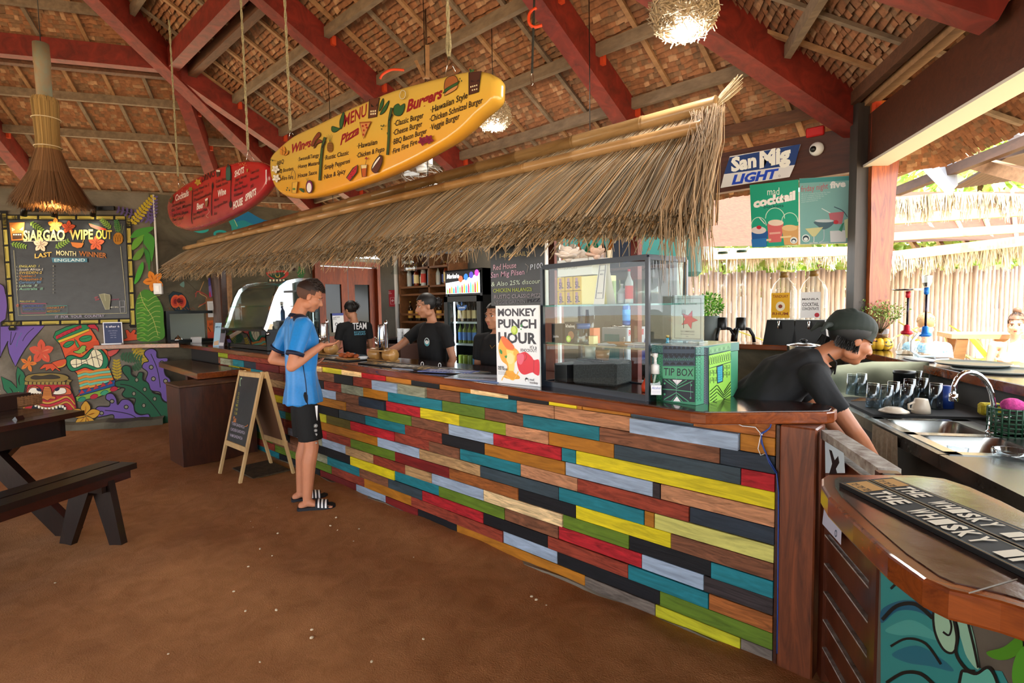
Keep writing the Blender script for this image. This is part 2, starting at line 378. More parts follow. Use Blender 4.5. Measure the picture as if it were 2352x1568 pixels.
for z,wl,wr in ((0,.09,.11),(.9,.09,.11),(1.3,.09,.10),(1.7,.095,.09),(2.1,.09,.115),(2.5,.10,.12),(2.75,.10,.14),(3.1,.10,.14),(3.30,.10,.14)):
    rings.append((z,wl,wr))
vs=[];R0=Vector((cz.x,cz.y,0)); cd=Vector((ES[0],EN[0],0)); dd=Vector((ES[1],EN[1],0))
for z,wl,wr in rings:
    for q in (-cd*wl-dd*.08,cd*wr-dd*.08,cd*wr+dd*.1,-cd*wl+dd*.1): vs.append(R0+q+Vector((0,0,z)))
n=len(rings); mb.add(vs,[(i*4+k,i*4+(k+1)%4,(i+1)*4+(k+1)%4,(i+1)*4+k) for i in range(n-1) for k in range(4)]+[(3,2,1,0),tuple(4*(n-1)+k for k in range(4))])
post=thing('pavilion_post','thick glossy live-edge timber post at the right corner of the pavilion','post',loc=(cz.x,cz.y,0))
mb.build('timber_slab',pm,post)
mb=MB(); q=R0-cd*.150+dd*.02; mb.box((q.x,q.y,1.65),(.11,.11,3.3),rz=math.atan2(cd.y,cd.x)); mb.build('square_post',mat('post_dark','3b3430',.5,grain=(8,8,1,1.5),var=.4),post)
mb=MB(); q=R0-cd*.10-dd*.12; mb.box((q.x,q.y,3.1),(.05,.05,.5),rz=math.atan2(cd.y,cd.x)); mb.build('steel_bracket',mat('bracket','c2411f',.6),post)
# ---------------------------------------------------------------- walls
conc=mat('concrete','80786a',.9,grain=(1,1,1.6,1.7,.8),col2='5b5548',bump=.35)
conc2=mat('concrete_dark','66604f',.9,grain=(1,1,1.5,2,.8),col2='453f33',bump=.35)
WC=8.4
def mp(t,z,c=WC): v=NM*c+TM*t; return Vector((v.x,v.y,z))
tc=(Vector((-8.582,2.094,0))).dot(TM)
mb=MB(); 
for t0,t1 in ((tc-9,tc),): mb.add([mp(t0,-.1),mp(t1,-.1),mp(t1,3.16),mp(t0,3.16),mp(t0,-.1,WC+.15),mp(t1,-.1,WC+.15),mp(t1,3.16,WC+.15),mp(t0,3.16,WC+.15)],[(0,1,2,3),(7,6,5,4),(3,2,6,7),(1,5,6,2),(4,0,3,7),(0,4,5,1)])
wl=mb.build('wall_left',conc,label='grey concrete wall with painted tiki mural behind the picnic table',kind='structure',origin=(0,0,0)); ROOT['wall_left']=(Vector((0,0,0)),0)
mb=MB(); r2=random.Random(9); n=60; vs=[]
for i in range(n+1):
    t=tc-8+8*i/n; h=.10+.03*r2.random(); d=.13+.04*math.sin(i*.7); vs+=[mp(t,-.05,WC-d-.03),mp(t,h*.75,WC-d),mp(t,h,WC-.02),]
mb.add(vs,[(3*i+k,3*i+3+k,3*i+4+k,3*i+1+k) for i in range(n) for k in range(2)]); mb.build('baseboard_left',conc2,label='rough cement kerb along the foot of the mural wall',kind='structure',origin=(0,0,0))
XB=-8.58
# back wall with pass-through window hole
wy0,wy1,wz0,wz1=[aty(0,0,1)]*0 or (atx(386,752,XB).y,atx(478,752,XB).y,atx(430,779,XB).z,atx(430,720,XB).z)
def wallbox(mb,x,y0,y1,z0,z1,t=.15): mb.box((x-t/2,(y0+y1)/2,(z0+z1)/2),(t,y1-y0,z1-z0))
dY0,dY1,dZ=atx(727,700,XB).y,atx(868,700,XB).y,2.3
mb=MB(); wallbox(mb,XB,2.06,wy0,0,3.16); wallbox(mb,XB,wy0,wy1,0,wz0); wallbox(mb,XB,wy0,wy1,wz1,3.16); wallbox(mb,XB,wy1,dY0,0,3.16); wallbox(mb,XB,dY0,dY1,dZ,3.16); wallbox(mb,XB,dY1,6.2,0,3.16)
wb=mb.build('wall_back',conc2,label='brown concrete wall behind the bar with the kitchen hatch',kind='structure',origin=(0,0,0)); ROOT['wall_back']=(Vector((0,0,0)),0)
YR=4.62; xr=aty(1557,600,YR).x
mb=MB(); mb.box(((-7.0+xr)/2-.0,YR+.06,1.28),(xr+7.0,.12,2.56)); wr=mb.build('wall_right',mat('wall_teal_grey','6b6a63',.85,grain=(1,1,1,2),var=.25),label='partition wall behind the bottle shelves',kind='structure',origin=(0,0,0)); ROOT['wall_right']=(Vector((0,0,0)),0)
# kitchen behind the hatch
mb=MB(); mb.C('8fa3a5'); mb.box((XB-1.6,(wy0+wy1)/2+.3,1.5),(.05,3.0,3)); mb.build('wall_kitchen',mat('kitchen_wall','9fb3b4',.6),label='pale kitchen wall seen through the hatch',kind='structure')
# ---------------------------------------------------------------- plank bar front
def xbar(px,z,Y=2.34):
    lo,hi=-9.5,-.2
    for _ in range(30):
        m=(lo+hi)/2; d=Vector((m,Y,z))-O; dx,dz_,du=d.dot(CR),d.dot(_fw),d.dot(CU)
        if 1176+dx/dz_*FPX<px: lo=m
        else: hi=m
    return (lo+hi)/2
PC=dict(k='14151a',n='26303c',s='35434b',t='1d7480',l='8c9a1c',g='5f7a22',y='d8c61c',p='c6c26a',b='9aacc2',r='b0222a',R='8c3a28',w='7d5038',T='b48f62',P='bd8560',o='a96c1c',c='e6c896',W='94957c',G='6a6058',d='741c1c',v='5f5418',L='b7b424',O='9a5a2a',D='3a3234')
ROWS=['-|500 l 522 R 640 R 700 c 739 L 783 c 829 r 884 o 943 k 1008 o 1080 c 1167 k 1260 y 1324 o 1336 o 1447 s 1592 O 1783',
'500 w 510 W 534 t 559 n 587 d 640 R 690 w 727 w 766 k 809 R 858 b 916 W 979 w 1055 t 1185 P 1271 P 1449 b 1699 o 1783',
'505 R 525 L 550 o 575 t 602 w 650 d 700 k 743 R 783 W 833 o 889 t 1013 g 1111 w 1200 t 1376 w 1653 n 1783',
'509 w 540 R 575 k 610 T 660 o 700 b 771 w 828 n 886 r 964 y 1054 l 1161 P 1259 o 1409 s 1701 r 1783',
'512 t 545 w 580 g 620 R 660 t 710 o 793 w 867 g 944 w 1029 b 1132 r 1288 t 1321 y 1783',
'515 R 550 k 590 w 630 y 680 k 777 s 837 t 929 R 1014 k 1112 o 1297 b 1498 D 1516 P 1783',
'518 o 555 b 600 w 650 R 700 w 725 L 749 v 804 r 905 R 985 w 1055 t 1194 P 1325 R 1582 n 1783',
'520 k 560 R 610 t 655 g 700 w 725 o 866 b 962 T 1102 s 1283 t 1479 o 1502 p 1783',
'523 w 570 k 605 d 650 R 700 r 749 R 804 g 906 d 1031 O 1189 k 1321 y 1540 w 1783',
'526 g 565 w 610 R 660 b 700 W 738 b 793 T 857 R 930 T 991 b 1110 c 1291 g 1443 k 1632 t 1783',
'530 R 575 t 620 k 665 w 705 k 804 y 905 t 1007 g 1158 w 1281 r 1472 b 1615 D 1783',
'534 k 580 g 625 w 670 w 715 W 751 t 825 w 891 s 969 r 1109 k 1257 R 1442 t 1627 O 1783',
'540 w 585 R 630 g 680 g 760 R 835 o 943 R 1027 R 1154 b 1278 k 1514 g 1783',
'545 G 590 t 640 k 690 k 734 d 816 b 884 d 958 k 1047 o 1342 G 1504 L 1700 G 1783',
'700 G 822 L 926 O 968 G 1050']
bar=thing('bar_counter','bar front clad in rows of multicoloured reclaimed planks','bar',(-3.5,2.5,0))
pk=mat('plank','ffffff',.55,spec=.3,attr=True,grain=(2.2,10,16,1.6,1.4),var=.38,bump=.25)
pkw=mat('plank_worn','ffffff',.7,spec=.3,attr=True,grain=(1.3,3,9,2.6,2.5),var=.6,bump=.3)
r4=random.Random(11)
for i,row in enumerate(ROWS):
    tk=row.replace('-|','').split(); z1=1.06-.0768*i; z0=z1-.0768
    if i==14: z0=z1-.05
    for j in range(0,len(tk)-2,2):
        xa=xbar(float(tk[j]),(z0+z1)/2); xb_=xbar(float(tk[j+2]),(z0+z1)/2); c=tk[j+1]
        if xb_>-.7: xb_=-.692
        pr=.016+r4.uniform(-.004,.005)
        if c in 'bW' and i==1: pr+=.02
        if i==3 and c=='n': pr+=.02
        if i==0 and c in 'ck': pr+=.004
        mb=MB(); k=r4.uniform(.9,1.08); cc=hx(PC[c]); mb.col=tuple(min(1,q*k) for q in cc)
        z1=min(z1,1.0435); mb.box(((xa+xb_)/2,2.36-pr/2,(z0+z1)/2+r4.uniform(-.0006,.0006)),(xb_-xa-.0035,pr,z1-z0-.0032),ch=.0016)
        mb.build('plank',pkw if c in 'wTPWGDrcRO' else pk,bar)
mb=MB(); mb.box((-4.45,2.40,.51),(7.55,.078,1.07)); mb.build('backing_panel',mat('backing','161210',.8),bar)
mb=MB(); mb.C('7a6f60'); vs=[]
n=60
for i in range(n+1):
    x=-8.2+7.5*i/n; w=.012+.010*math.sin(i*1.3); vs+=[(x,2.34-w-.03,-.05),(x,2.34-w,-.002+.012*math.sin(i*.9)),(x,2.36,.004)]
mb.add(vs,[(3*i+k,3*i+3+k,3*i+4+k,3*i+1+k) for i in range(n) for k in range(2)]); mb.build('cement_kerb',conc,bar)
bw=mat('corner_post_wood','7c3f20',.42,grain=(12,12,1.3,1.6,2),col2='43200f',bump=.2,coat=.2)
mb=MB(); mb.box((-.606,2.40,.52),(.135,.14,1.05),ch=.006); mb.build('corner_post',bw,bar)
mb=MB(); mb.box((-.682,2.352,.52),(.012,.03,1.04)); mb.build('post_batten',WOOD,bar)
mb=MB(); mb.C('f2c774'); mb.box((-3.3,2.325,1.041),(4.0,.008,.004)); mb.build('led_strip',mat('led','ffd48a',.5,emit=5),bar,label='thin warm light strip under the counter edge')
# cable bundle on the planks
mb=MB()
cab=[(1773,968),(1768,982),(1757,990),(1748,996),(1750,1016),(1757,1035),(1768,1060),(1784,1088),(1788,1130),(1787,1300),(1785,1500)]
for k in range(4):
    pts=[aty(x+r4.uniform(-2.5,2.5)*(1 if j>2 else .5),y+r4.uniform(-2,2),2.335-.004*k) for j,(x,y) in enumerate(cab[:8])]
    mb.tube([Vector(p) for p in [tuple(q) for q in pts]],.0022,5)
mb.tube([aty(x,y,2.33) for x,y in cab[6:]],.003,5)
cb=mb.build('cable_bundle',mat('cable_blue','2a4a9a',.5),None,'bundle of thin blue cables tied down the right end of the plank bar','cable')
mb=MB(); mb.tube([aty(x,y,2.325) for x,y in [(1685,969),(1705,978),(1735,981),(1748,996),(1741,1030),(1747,1045),(1756,1042)]],.0018,5); mb.build('white_cable',WHITE,cb)
mb=MB(); 
mb.ball(aty(1748,997,2.328),.006,8,6); mb.build('cable_tie',WHITE,cb)
# countertop
ctop=[(-8.9,2.33),(-4.3,2.27),(-3.3,2.23),(-2.5,2.20),(-1.8,2.155),(-1.2,2.135),(-.96,2.118),(-.90,2.13),(-.66,2.34),(-.53,2.45),(-.512,2.49),(-.515,2.55),(-.54,2.60),(-.60,2.64),(-.985,2.65),(-1.25,2.86),(-8.9,2.86)]
cwood=mat('counter_wood','3c1a0e',.14,grain=(1.2,9,9,1.6,1.5),col2='1c0c08',bump=.05,coat=.7)
cedge=mat('counter_edge','8a4318',.22,grain=(1.5,14,14,1.4,1.5),col2='54240e',coat=.6)
ct=thing('countertop','long glossy varnished wood countertop with a chamfered right corner','countertop',(-3.5,2.5,1.045))
mb=MB(); mb.prism([(x,y) for x,y in ctop],1.046,1.096,.007); mb.build('edge_board',cedge,ct)
mb=MB(); mb.prism(inset2(ctop,.02),1.0955,1.098); mb.build('top_veneer',cwood,ct)
# ---------------------------------------------------------------- thatched awning over the bar
aw=thing('thatched_awning','straw thatched awning with two bamboo poles over the plank bar','awning',(-4.5,2.6,1.85))
bA=(aty(1648,238,2.92),atx(458,557,-8.3)); bB=(aty(1617,302,2.77),atx(428,574,-8.35))
lip=(aty(1590,462,2.3),atx(368,612,-8.45))
bam=mat('bamboo','a08056',.3,grain=(3,20,20,1,1),var=.3,coat=.3)
def bamboo(mb,a,b,r,step=.42,seg=12):
    a,b=Vector(a),Vector(b); L=(b-a).length; pts=[];rs=[]; s=0; i=0
    d=(b-a)/L
    while s<L:
        for ds,k in ((-.012,1),(-.005,1.1),(.0,.96),(.006,1.09),(.014,1.0)):
            if 0<=s+ds<=L: pts.append(a+d*(s+ds)); rs.append(r*k*(1-.12*(s/L)))
        s+=step*(.85+.3*random.random())
    pts.append(b); rs.append(r*.88); mb.tube(pts,rs,seg)
mb=MB(); bamboo(mb,bA[0],bA[1],.043); mb.build('bamboo_pole',bam,aw)
mb=MB(); bamboo(mb,bB[0]+Vector((0,-.02,.022)),bB[1]+Vector((0,-.02,.022)),.033); mb.build('bamboo_pole',mat('bamboo_pale','b08a5c',.35,grain=(3,20,20,1,1),var=.25,coat=.3),aw)
mb=MB()
top=(bA[0]-Vector((-.02,0,.03)),bA[1]-Vector((0,0,.03))); N=21000
for i in range(N):
    u=r4.random(); layer=r4.random()
    T=top[0].lerp(top[1],u); Lp=lip[0].lerp(lip[1],u)
    if u<.35: T=top[0].lerp(top[1],u*(.45+.55*min(1,u/.35)))
    if u<.12:  # bunched strands fanning out at the right end
        T=top[0].lerp(top[1],u*(.45+.55*min(1,u/.35))); Lp=Lp+Vector((.035*(1-u/.12)+r4.uniform(-.02,.02),0,-.05*(1-u/.12)))
    T=T+Vector((r4.uniform(-.03,.03),.0,-.05*layer+r4.uniform(-.01,.01)))
    B=Lp+Vector((r4.uniform(-.06,.06),.01+layer*.08,-.125*layer+.012))
    d=(B-T); ex=r4.uniform(-.035,.02)
    if r4.random()<.035: ex=r4.uniform(.03,.10)
    B=B+d.normalized()*ex
    if ex>.04: B=B+Vector((0,0,-.4*ex))
    sag=Vector((0,-.01,.014))*r4.uniform(.3,1.3)*(1-layer)
    M_=T.lerp(B,.55)+sag
    r=r4.uniform(.0016,.0036); k=r4.uniform(.45,1.2); h=r4.random()
    c=(.40*k,.285*k,.165*k) if h<.55 else ((.33*k,.27*k,.19*k) if h<.82 else (.48*k,.28*k,.12*k))
    mb.col=c; sd=Vector((1,0,0)); up=Vector((0,-.7,.7))
    a0=r4.uniform(0,2); vs=[]
    for p,q in ((T,.5),(M_,.8),(B,1.25)):
        for m in range(3):
            an=a0+2.094*m; vs.append(p+(sd*math.cos(an)+up*math.sin(an))*r*q)
    mb.add(vs,[(m,(m+1)%3,3+(m+1)%3,3+m) for m in range(3)]+[(3+m,3+(m+1)%3,6+(m+1)%3,6+m) for m in range(3)])
    mb.col=tuple(q*.6 for q in c); mb.add(vs[6:9],[(0,1,2)])
mb.build('straw_thatch',mat('straw','ffffff',.8,attr=True),aw,kind='stuff')
mb=MB()  # loose strands hanging from the lower edge
for i in range(420):
    u=r4.random(); p=lip[0].lerp(lip[1],u)+Vector((r4.uniform(-.05,.05),r4.uniform(.03,.10),-.11)); l=r4.uniform(.03,.10)*(1.6 if u<.08 else 1)
    k=r4.uniform(.6,1.2); mb.col=(.42*k,.3*k,.17*k); q=p+Vector((r4.uniform(-.03,.03),r4.uniform(-.02,.02),-l)); w=Vector((.0022,0,0))
    mb.add([p-w,p+w,p+Vector((0,.004,0)),q-w*.4,q+w*.4,q+Vector((0,.002,0))],[(0,1,4,3),(1,2,5,4),(2,0,3,5)])
for i in range(90):   # long wisps at the right corner
    t0=bA[0]+Vector((r4.uniform(-.12,.07),r4.uniform(-.1,0),-.03)); p=lip[0]+Vector((r4.uniform(-.15,.07),r4.uniform(-.05,.15),r4.uniform(-.12,.05))); q=p+Vector((r4.uniform(-.02,.02),.02,-r4.uniform(.08,.34)))
    k=r4.uniform(.6,1.2); mb.col=(.42*k,.29*k,.17*k); mb.tube([t0,t0.lerp(p,.5)+Vector((.03,0,.03)),p,q],[.0015,.002,.0024,.001],4,caps=False)
for i in range(40):   # knotted tuft standing past the pole end
    t0=bA[0]+Vector((-.05,-.02,-.05)); q=bA[0]+Vector((.085,.07,.10))+Vector((r4.uniform(-.025,.025),0,r4.uniform(-.03,.05)))
    k=r4.uniform(.8,1.3); mb.col=(.5*k,.4*k,.26*k); mb.tube([t0,t0.lerp(q,.6)+Vector((r4.uniform(-.02,.02),0,0)),q],[.002,.002,.001],4,caps=False)
mb.build('loose_strands',mat('straw','ffffff',.8,attr=True),aw,kind='stuff')
for u in (.02,.2,.4,.6,.8,.97):
    a=lip[0].lerp(lip[1],u)+Vector((0,.12,-.10)); b=bA[0].lerp(bA[1],u)+Vector((0,.02,-.10)); mb=MB(); mb.tube([a,b],.022,8); mb.build('bamboo_rafter',bam,aw)
mb=MB(); mb.quad(lip[0]+Vector((-.05,.16,-.09)),lip[1]+Vector((.05,.16,-.09)),bA[1]+Vector((0,.03,-.07)),bA[0]+Vector((-.06,.03,-.07))); mb.build('thatch_mat',mat('thatch_mat','4a3824',.9,grain=(60,4,4,1),var=.5),aw)
for x in (-7.7,):
    u=(bA[0].x-x)/(bA[0].x-bA[1].x); p=bA[0].lerp(bA[1],u); mb=MB(); 
    mb.beam((x,p.y+.04,1.106),(x,p.y+.04,p.z-.02),.06,.06,up=(0,1,0)); mb.build('support_post',WOOD,aw)
# ---------------------------------------------------------------- murals on the left wall
mk=lambda c,n=NM: (lambda x,y: at(x,y,n,n*c))
P=Paint(mk(WC-.004),-NM,(4.612,0,720))
PU,GR,OR,RD,YE,BK='6f55a0','1f6a45','d8572c','b52431','c9a62c','12100e'
P.out([(0,40),(60,100),(180,120),(480,120),(420,190),(330,290),(270,370),(210,470),(165,560),(130,500),(95,420),(80,340),(85,290),(20,420),(0,470)],PU,BK,9)
P.line([(120,190),(110,330),(150,250),(170,200)],BK,7); P.line([(240,290),(260,250),(300,200),(360,150)],BK,6); P.line([(175,350),(190,280),(230,200)],'2f7f8a',4)
P.out([(10,665),(120,720),(180,790),(170,640),(185,560),(250,620),(275,680),(270,760),(250,860),(190,910),(100,870),(40,800)],GR,BK,8)
P.line([(210,760),(200,700),(215,640)],BK,12,taper=True); P.line([(150,870),(130,820),(100,780)],BK,10,taper=True)
P.poly([(0,850),(40,860),(60,900),(0,910)],'b98a2c'); P.poly([(0,900),(60,900),(40,950),(0,950)],'1c4f8a')
def flower(P,x,y,r,c,c2,a0=0,n=5,w=.42,oc=None):
    for i in range(n):
        a=a0+2*math.pi*i/n; u,v=math.cos(a),math.sin(a)
        pts=[(x,y),(x+r*.55*u-r*w*v*.8,y+r*.55*v+r*w*u*.8),(x+r*u-r*w*.25*v,y+r*v+r*w*.25*u),(x+r*u+r*w*.25*v,y+r*v-r*w*.25*u),(x+r*.55*u+r*w*v*.8,y+r*.55*v-r*w*u*.8)]
        P.poly(pts,c,True)
        if oc: P.line(crom(pts,5,True),oc,max(2,r*.05),sm=False,closed=True,up=False)
        P.poly([(x,y),(x+r*.5*u-r*.06*v,y+r*.5*v+r*.06*u),(x+r*.75*u,y+r*.75*v),(x+r*.5*u+r*.06*v,y+r*.5*v-r*.06*u)],c2,up=False)
flower(P,440,405,125,'cf5238','e88a63',-1.6); flower(P,300,530,85,'d77a2c','c8402a',-1.3,w=.3)
def fern(P,p0,p1,n,l,c,w=10,ang=.9):
    dx,dy=p1[0]-p0[0],p1[1]-p0[1]; L=math.hypot(dx,dy); a=math.atan2(dy,dx)
    P.line([p0,((p0[0]+p1[0])/2,(p0[1]+p1[1])/2),p1],c,w*.35)
    for i in range(n):
        t=(i+.5)/n; x,y=p0[0]+dx*t,p0[1]+dy*t; q=l*(1-.5*t)*(.55+.9*min(t*3,1)*.5)
        for sg in(-1,1):
            b=a+sg*ang; P.line([(x,y),(x+math.cos(b)*q*.5,y+math.sin(b)*q*.5),(x+math.cos(b)*q,y+math.sin(b)*q)],c,w,taper=True,up=False)
fern(P,(1245,700),(1235,490),7,75,'b59a25',22,1.1); fern(P,(1420,330),(1540,520),7,90,'b59a25',26,1.1); fern(P,(1270,450),(1500,480),8,80,'2f5a38',22,1.1); fern(P,(1400,590),(1500,540),5,60,'2f5a38',18,1.1)
# standing tiki
P.out([(830,650),(800,620),(690,470),(640,330),(570,250),(600,190),(700,140),(830,105),(930,115),(950,140),(1010,230),(1060,330),(1150,400),(1170,470),(1150,560),(1230,740),(1275,790),(820,930),(800,880),(870,830),(835,700)],OR,BK,10)
P.poly([(650,300),(640,330),(700,440),(760,380),(850,330),(1040,280),(1060,340),(900,380),(760,420),(700,450)],'c94a24')
P.out([(565,250),(590,190),(700,140),(830,105),(920,115),(950,150),(940,180),(760,240),(620,310)],'1f7a4c',BK,8)
P.out([(590,240),(680,190),(860,120),(870,150),(700,225),(600,275)],'b52438',BK,5)
for i in range(6): x=615+i*43; P.line([(x,y0) for y0 in (0,)]*0 or [(x,252-i*21),(x+22,240-i*21),(x+24,255-i*21),(x+8,262-i*21)],BK,4,sm=False)
P.out([(615,285),(760,230),(940,160),(950,180),(780,255),(630,310)],'d2b632',BK,4)
P.out([(925,130),(960,110),(1000,105),(1040,150),(1045,195),(1020,165),(960,155)],'b5243a',BK,6)
P.out([(670,345),(710,300),(780,290),(780,320),(720,360)],'2a8552',BK,6,True); P.out([(840,270),(890,235),(970,235),(960,285),(880,300)],'2a8552',BK,6,True)
P.line([(668,345),(720,335),(780,300)],BK,4); P.line([(842,270),(900,265),(970,240)],BK,4)
P.out([(790,265),(815,290),(845,345),(830,365),(805,330)],'3c8f56',BK,5)
P.out([(780,400),(830,385),(870,340),(915,345),(905,385),(930,380),(900,400),(850,425),(800,415)],'7fae4a',BK,6,True)
P.line([(860,415),(880,435),(900,425),(905,400)],'d2932c',8)
P.out([(700,470),(760,440),(850,465),(900,440),(950,390),(990,365),(1060,370),(1120,430),(1150,500),(1130,570),(1060,610),(970,590),(900,570),(820,600),(760,610),(715,560)],'1c7a52',BK,10,True)
P.out([(750,500),(800,475),(870,485),(930,470),(970,400),(1010,375),(1070,410),(1095,480),(1080,550),(1040,575),(980,555),(900,530),(840,560),(790,575),(755,545)],'ece2bc',BK,7,True)
for a,b in [((810,480),(815,570)),((862,486),(870,550)),((912,475),(935,535)),((965,410),(1000,560)),((1010,380),(1060,560))]: P.line([a,b],BK,6,sm=False)
P.line([(755,540),(850,530),(950,480),(1050,440),(1090,420)],BK,5); P.line([(960,460),(1030,470),(1090,500)],BK,5)
bands=['d88a34','6fbf9f','d88a34','5fae92','d88a34','6fbf9f','d8953a']
for i,c in enumerate(bands):
    y=612+i*26; P.line([(822+i*5,y+25),(900+i*5,y),(960,y+6),(1050,y-12),(1165+i*8,y-25)],c,24); P.line([(822+i*5,y+38),(900+i*5,y+13),(960,y+19),(1050,y+1),(1165+i*8,y-12)],BK,4,up=False)
P.out([(835,810),(1010,780),(1215,700),(1240,755),(1060,830),(850,870)],'1f4f8a',BK,7)
for i in range(5): x=870+i*75; y=845-i*25; P.out([(x-32,y+12),(x,y-45),(x+32,y-8)],'b5303a',BK,4)
P.out([(805,880),(870,865),(1240,760),(1280,790),(1050,880),(820,930)],'7fa83c',BK,7)
for x,y,c in ((870,905,'2f8a6a'),(1000,875,'b5243a'),(1110,835,'3a9a72'),(1210,795,'b5243a')): P.ell(x,y,45,26,c,-.3); P.line([(x-45,y+12),(x,y-26),(x+45,y-12)],BK,4)
P.out([(700,480),(600,500),(540,530),(570,570),(640,575),(700,545)],'d0542c',BK,6,True); P.line([(600,570),(660,560),(700,530)],'c9a62c',10)
P.out([(560,525),(470,535),(425,580),(440,590),(490,570),(490,605),(540,580),(560,610),(590,580),(635,610),(645,600),(600,560)],'cf4f2a',BK,6)
P.out([(1140,400),(1200,380),(1270,375),(1240,420),(1180,455),(1150,450)],'c94f48',BK,6)
P.out([(1280,290),(1350,255),(1330,175),(1360,170),(1385,205),(1420,165),(1445,180),(1430,215),(1475,220),(1455,240),(1485,275),(1400,285),(1350,290)],'d0502c',BK,6)
# drum-face
P.out([(265,880),(290,780),(300,740),(740,735),(770,830),(800,900),(820,1010),(820,1080),(250,1080),(240,950)],RD,BK,10)
P.out([(265,700),(300,650),(420,630),(600,630),(700,650),(735,680),(690,715),(550,735),(400,730),(300,720)],'8a7438',BK,8,True)
P.out([(330,680),(370,655),(450,660),(540,645),(620,660),(640,680),(560,690),(460,690),(380,695)],'3a3226',BK,4,True)
for i in range(11): x=270+i*44; P.out([(x,715),(x+34,720),(x+30,755),(x-6,750)],'9a8440' if i<10 else '8a7438',BK,4)
P.out([(720,690),(770,705),(750,725),(715,715)],'8a7438',BK,4)
for s_,pts in ((1,[(285,860),(310,790),(380,765),(440,800),(455,850),(400,870),(330,865)]),(1,[(560,850),(600,790),(680,770),(750,800),(760,850),(690,860),(620,865)])): P.out(pts,'d2653a',BK,7,True)
P.out([(305,840),(330,790),(390,785),(450,835),(440,855),(360,850)],'f0ead6',BK,6,True); P.out([(570,845),(620,790),(690,785),(710,820),(690,845),(620,855)],'f0ead6',BK,6,True)
P.ell(420,805,28,16,'1c1a3a',.3); P.ell(615,800,28,16,'1c1a3a',-.5)
P.out([(465,800),(480,770),(530,770),(550,800),(560,870),(600,880),(590,905),(540,900),(510,920),(470,900),(430,905),(425,880),(460,870)],'c77a35',BK,6)
for i in range(5): P.line([(468,795+i*16),(548,792+i*16)],BK,3,sm=False)
for k,(c,dy) in enumerate((('c9953a',0),('c43040',30),('c9953a',55))):
    P.line([(255,945+dy),(330,880+dy),(430,925+dy),(520,945+dy),(620,915+dy),(720,880+dy),(800,960+dy)],c,18); P.line([(255,957+dy),(330,892+dy),(430,937+dy),(520,957+dy),(620,927+dy),(720,892+dy),(800,972+dy)],BK,4,up=False)
P.out([(365,960),(430,990),(520,1010),(620,985),(690,970),(715,1030),(700,1090),(360,1090)],'101b24',BK,5,True)
for x,y in ((385,970),(420,985),(455,1000),(492,1005),(530,1005),(568,1000),(605,988),(642,978),(672,982),(695,1000)): P.out([(x-14,y-15),(x+15,y-13),(x+12,y+16),(x-10,y+14)],'f0ead6',BK,3)
# leaves right
P.out([(1230,720),(1300,700),(1370,700),(1310,620),(1300,570),(1340,545),(1390,570),(1400,640),(1450,670),(1480,620),(1520,630),(1520,700),(1600,740),(1620,830),(1700,860),(1730,920),(1800,960),(1835,1040),(1830,1120),(1760,1180),(1650,1180),(1590,1130),(1590,1070),(1480,1060),(1420,1000),(1440,900),(1340,890),(1300,850),(1330,790),(1240,770)],'1c5a3c',BK,11,True)
P.line([(1280,745),(1400,770),(1530,860),(1640,980),(1720,1090)],BK,9)
for x,y in ((1455,700),(1540,800),(1425,845),(1645,900),(1530,970)): P.ell(x,y,22,24,BK); P.ell(x,y,14,17,'8a8570')
P.out([(1535,430),(1560,385),(1620,370),(1665,400),(1675,465),(1780,470),(1770,530),(1745,580),(1760,650),(1810,700),(1815,820),(1805,920),(1760,930),(1720,890),(1700,830),(1610,810),(1580,740),(1550,700),(1570,620),(1515,570),(1530,520),(1580,500)],PU,BK,10,True)
P.line([(1605,425),(1660,550),(1690,670),(1705,780)],BK,8)
for x,y in ((1722,520),(1608,566),(1632,688),(1760,712)): P.ell(x,y,26,26,BK); P.ell(x,y,17,17,'8a8570')
P.out([(1015,1030),(1050,980),(1160,980),(1170,930),(1130,900),(1140,850),(1200,845),(1240,900),(1255,960),(1300,910),(1370,910),(1420,960),(1440,1040),(1500,1070),(1585,1065),(1590,1170),(1500,1185),(1420,1190),(1340,1140),(1320,1185),(1260,1195),(1215,1160),(1210,1070),(1120,1080),(1040,1090)],PU,BK,10,True)
P.line([(1120,1020),(1250,1035),(1400,1070),(1520,1150)],BK,8)
for x,y in ((1085,1050),(1195,925),(1345,985),(1268,1135)): P.ell(x,y,26,24,BK); P.ell(x,y,17,15,'8a8570')
flower(P,915,1080,150,'cf9a2c','d8672a',-1.55,oc=BK)
# upper right ferns (other zoom)
P.tr=(3.919,0,400)
P.poly([(0,975),(50,1010),(60,1060),(75,1180),(60,1300),(0,1340)],PU); P.line([(0,980),(45,1010),(62,1080)],BK,7)
fern(P,(1400,420),(1060,320),9,70,'5a4a80',20,1.2); fern(P,(1360,440),(1395,200),8,70,'5a4a80',20,1.1); fern(P,(1195,450),(1390,205),10,62,'b9a222',24,1.2)
for pts,c in (([(1180,570),(1240,500),(1380,475),(1370,510),(1280,560),(1200,575)],'3d8a2c'),([(1195,680),(1210,600),(1300,545),(1290,600),(1240,660)],'5f9a2a'),([(1300,620),(1300,560),(1340,530),(1395,580),(1390,700),(1370,790),(1350,700)],'3d8a2c'),([(1300,680),(1330,780),(1350,890),(1360,760),(1340,690)],'2f7a2c'),([(1310,660),(1270,760),(1200,770),(1240,700)],'5a8a2e'),([(1290,790),(1300,850),(1260,950),(1215,985),(1245,860)],'3f9a2e')): P.poly(pts,c,True)
P.line([(1300,560),(1300,650),(1330,800)],'2a6a24',6)
flower(P,1390,960,90,'d9801e','b9601a',-2.0)
P.poly([(1230,1160),(1300,1040),(1400,1080),(1470,1200),(1480,1330),(1475,1480),(1260,1500),(1240,1400)],'3f7a22',True)
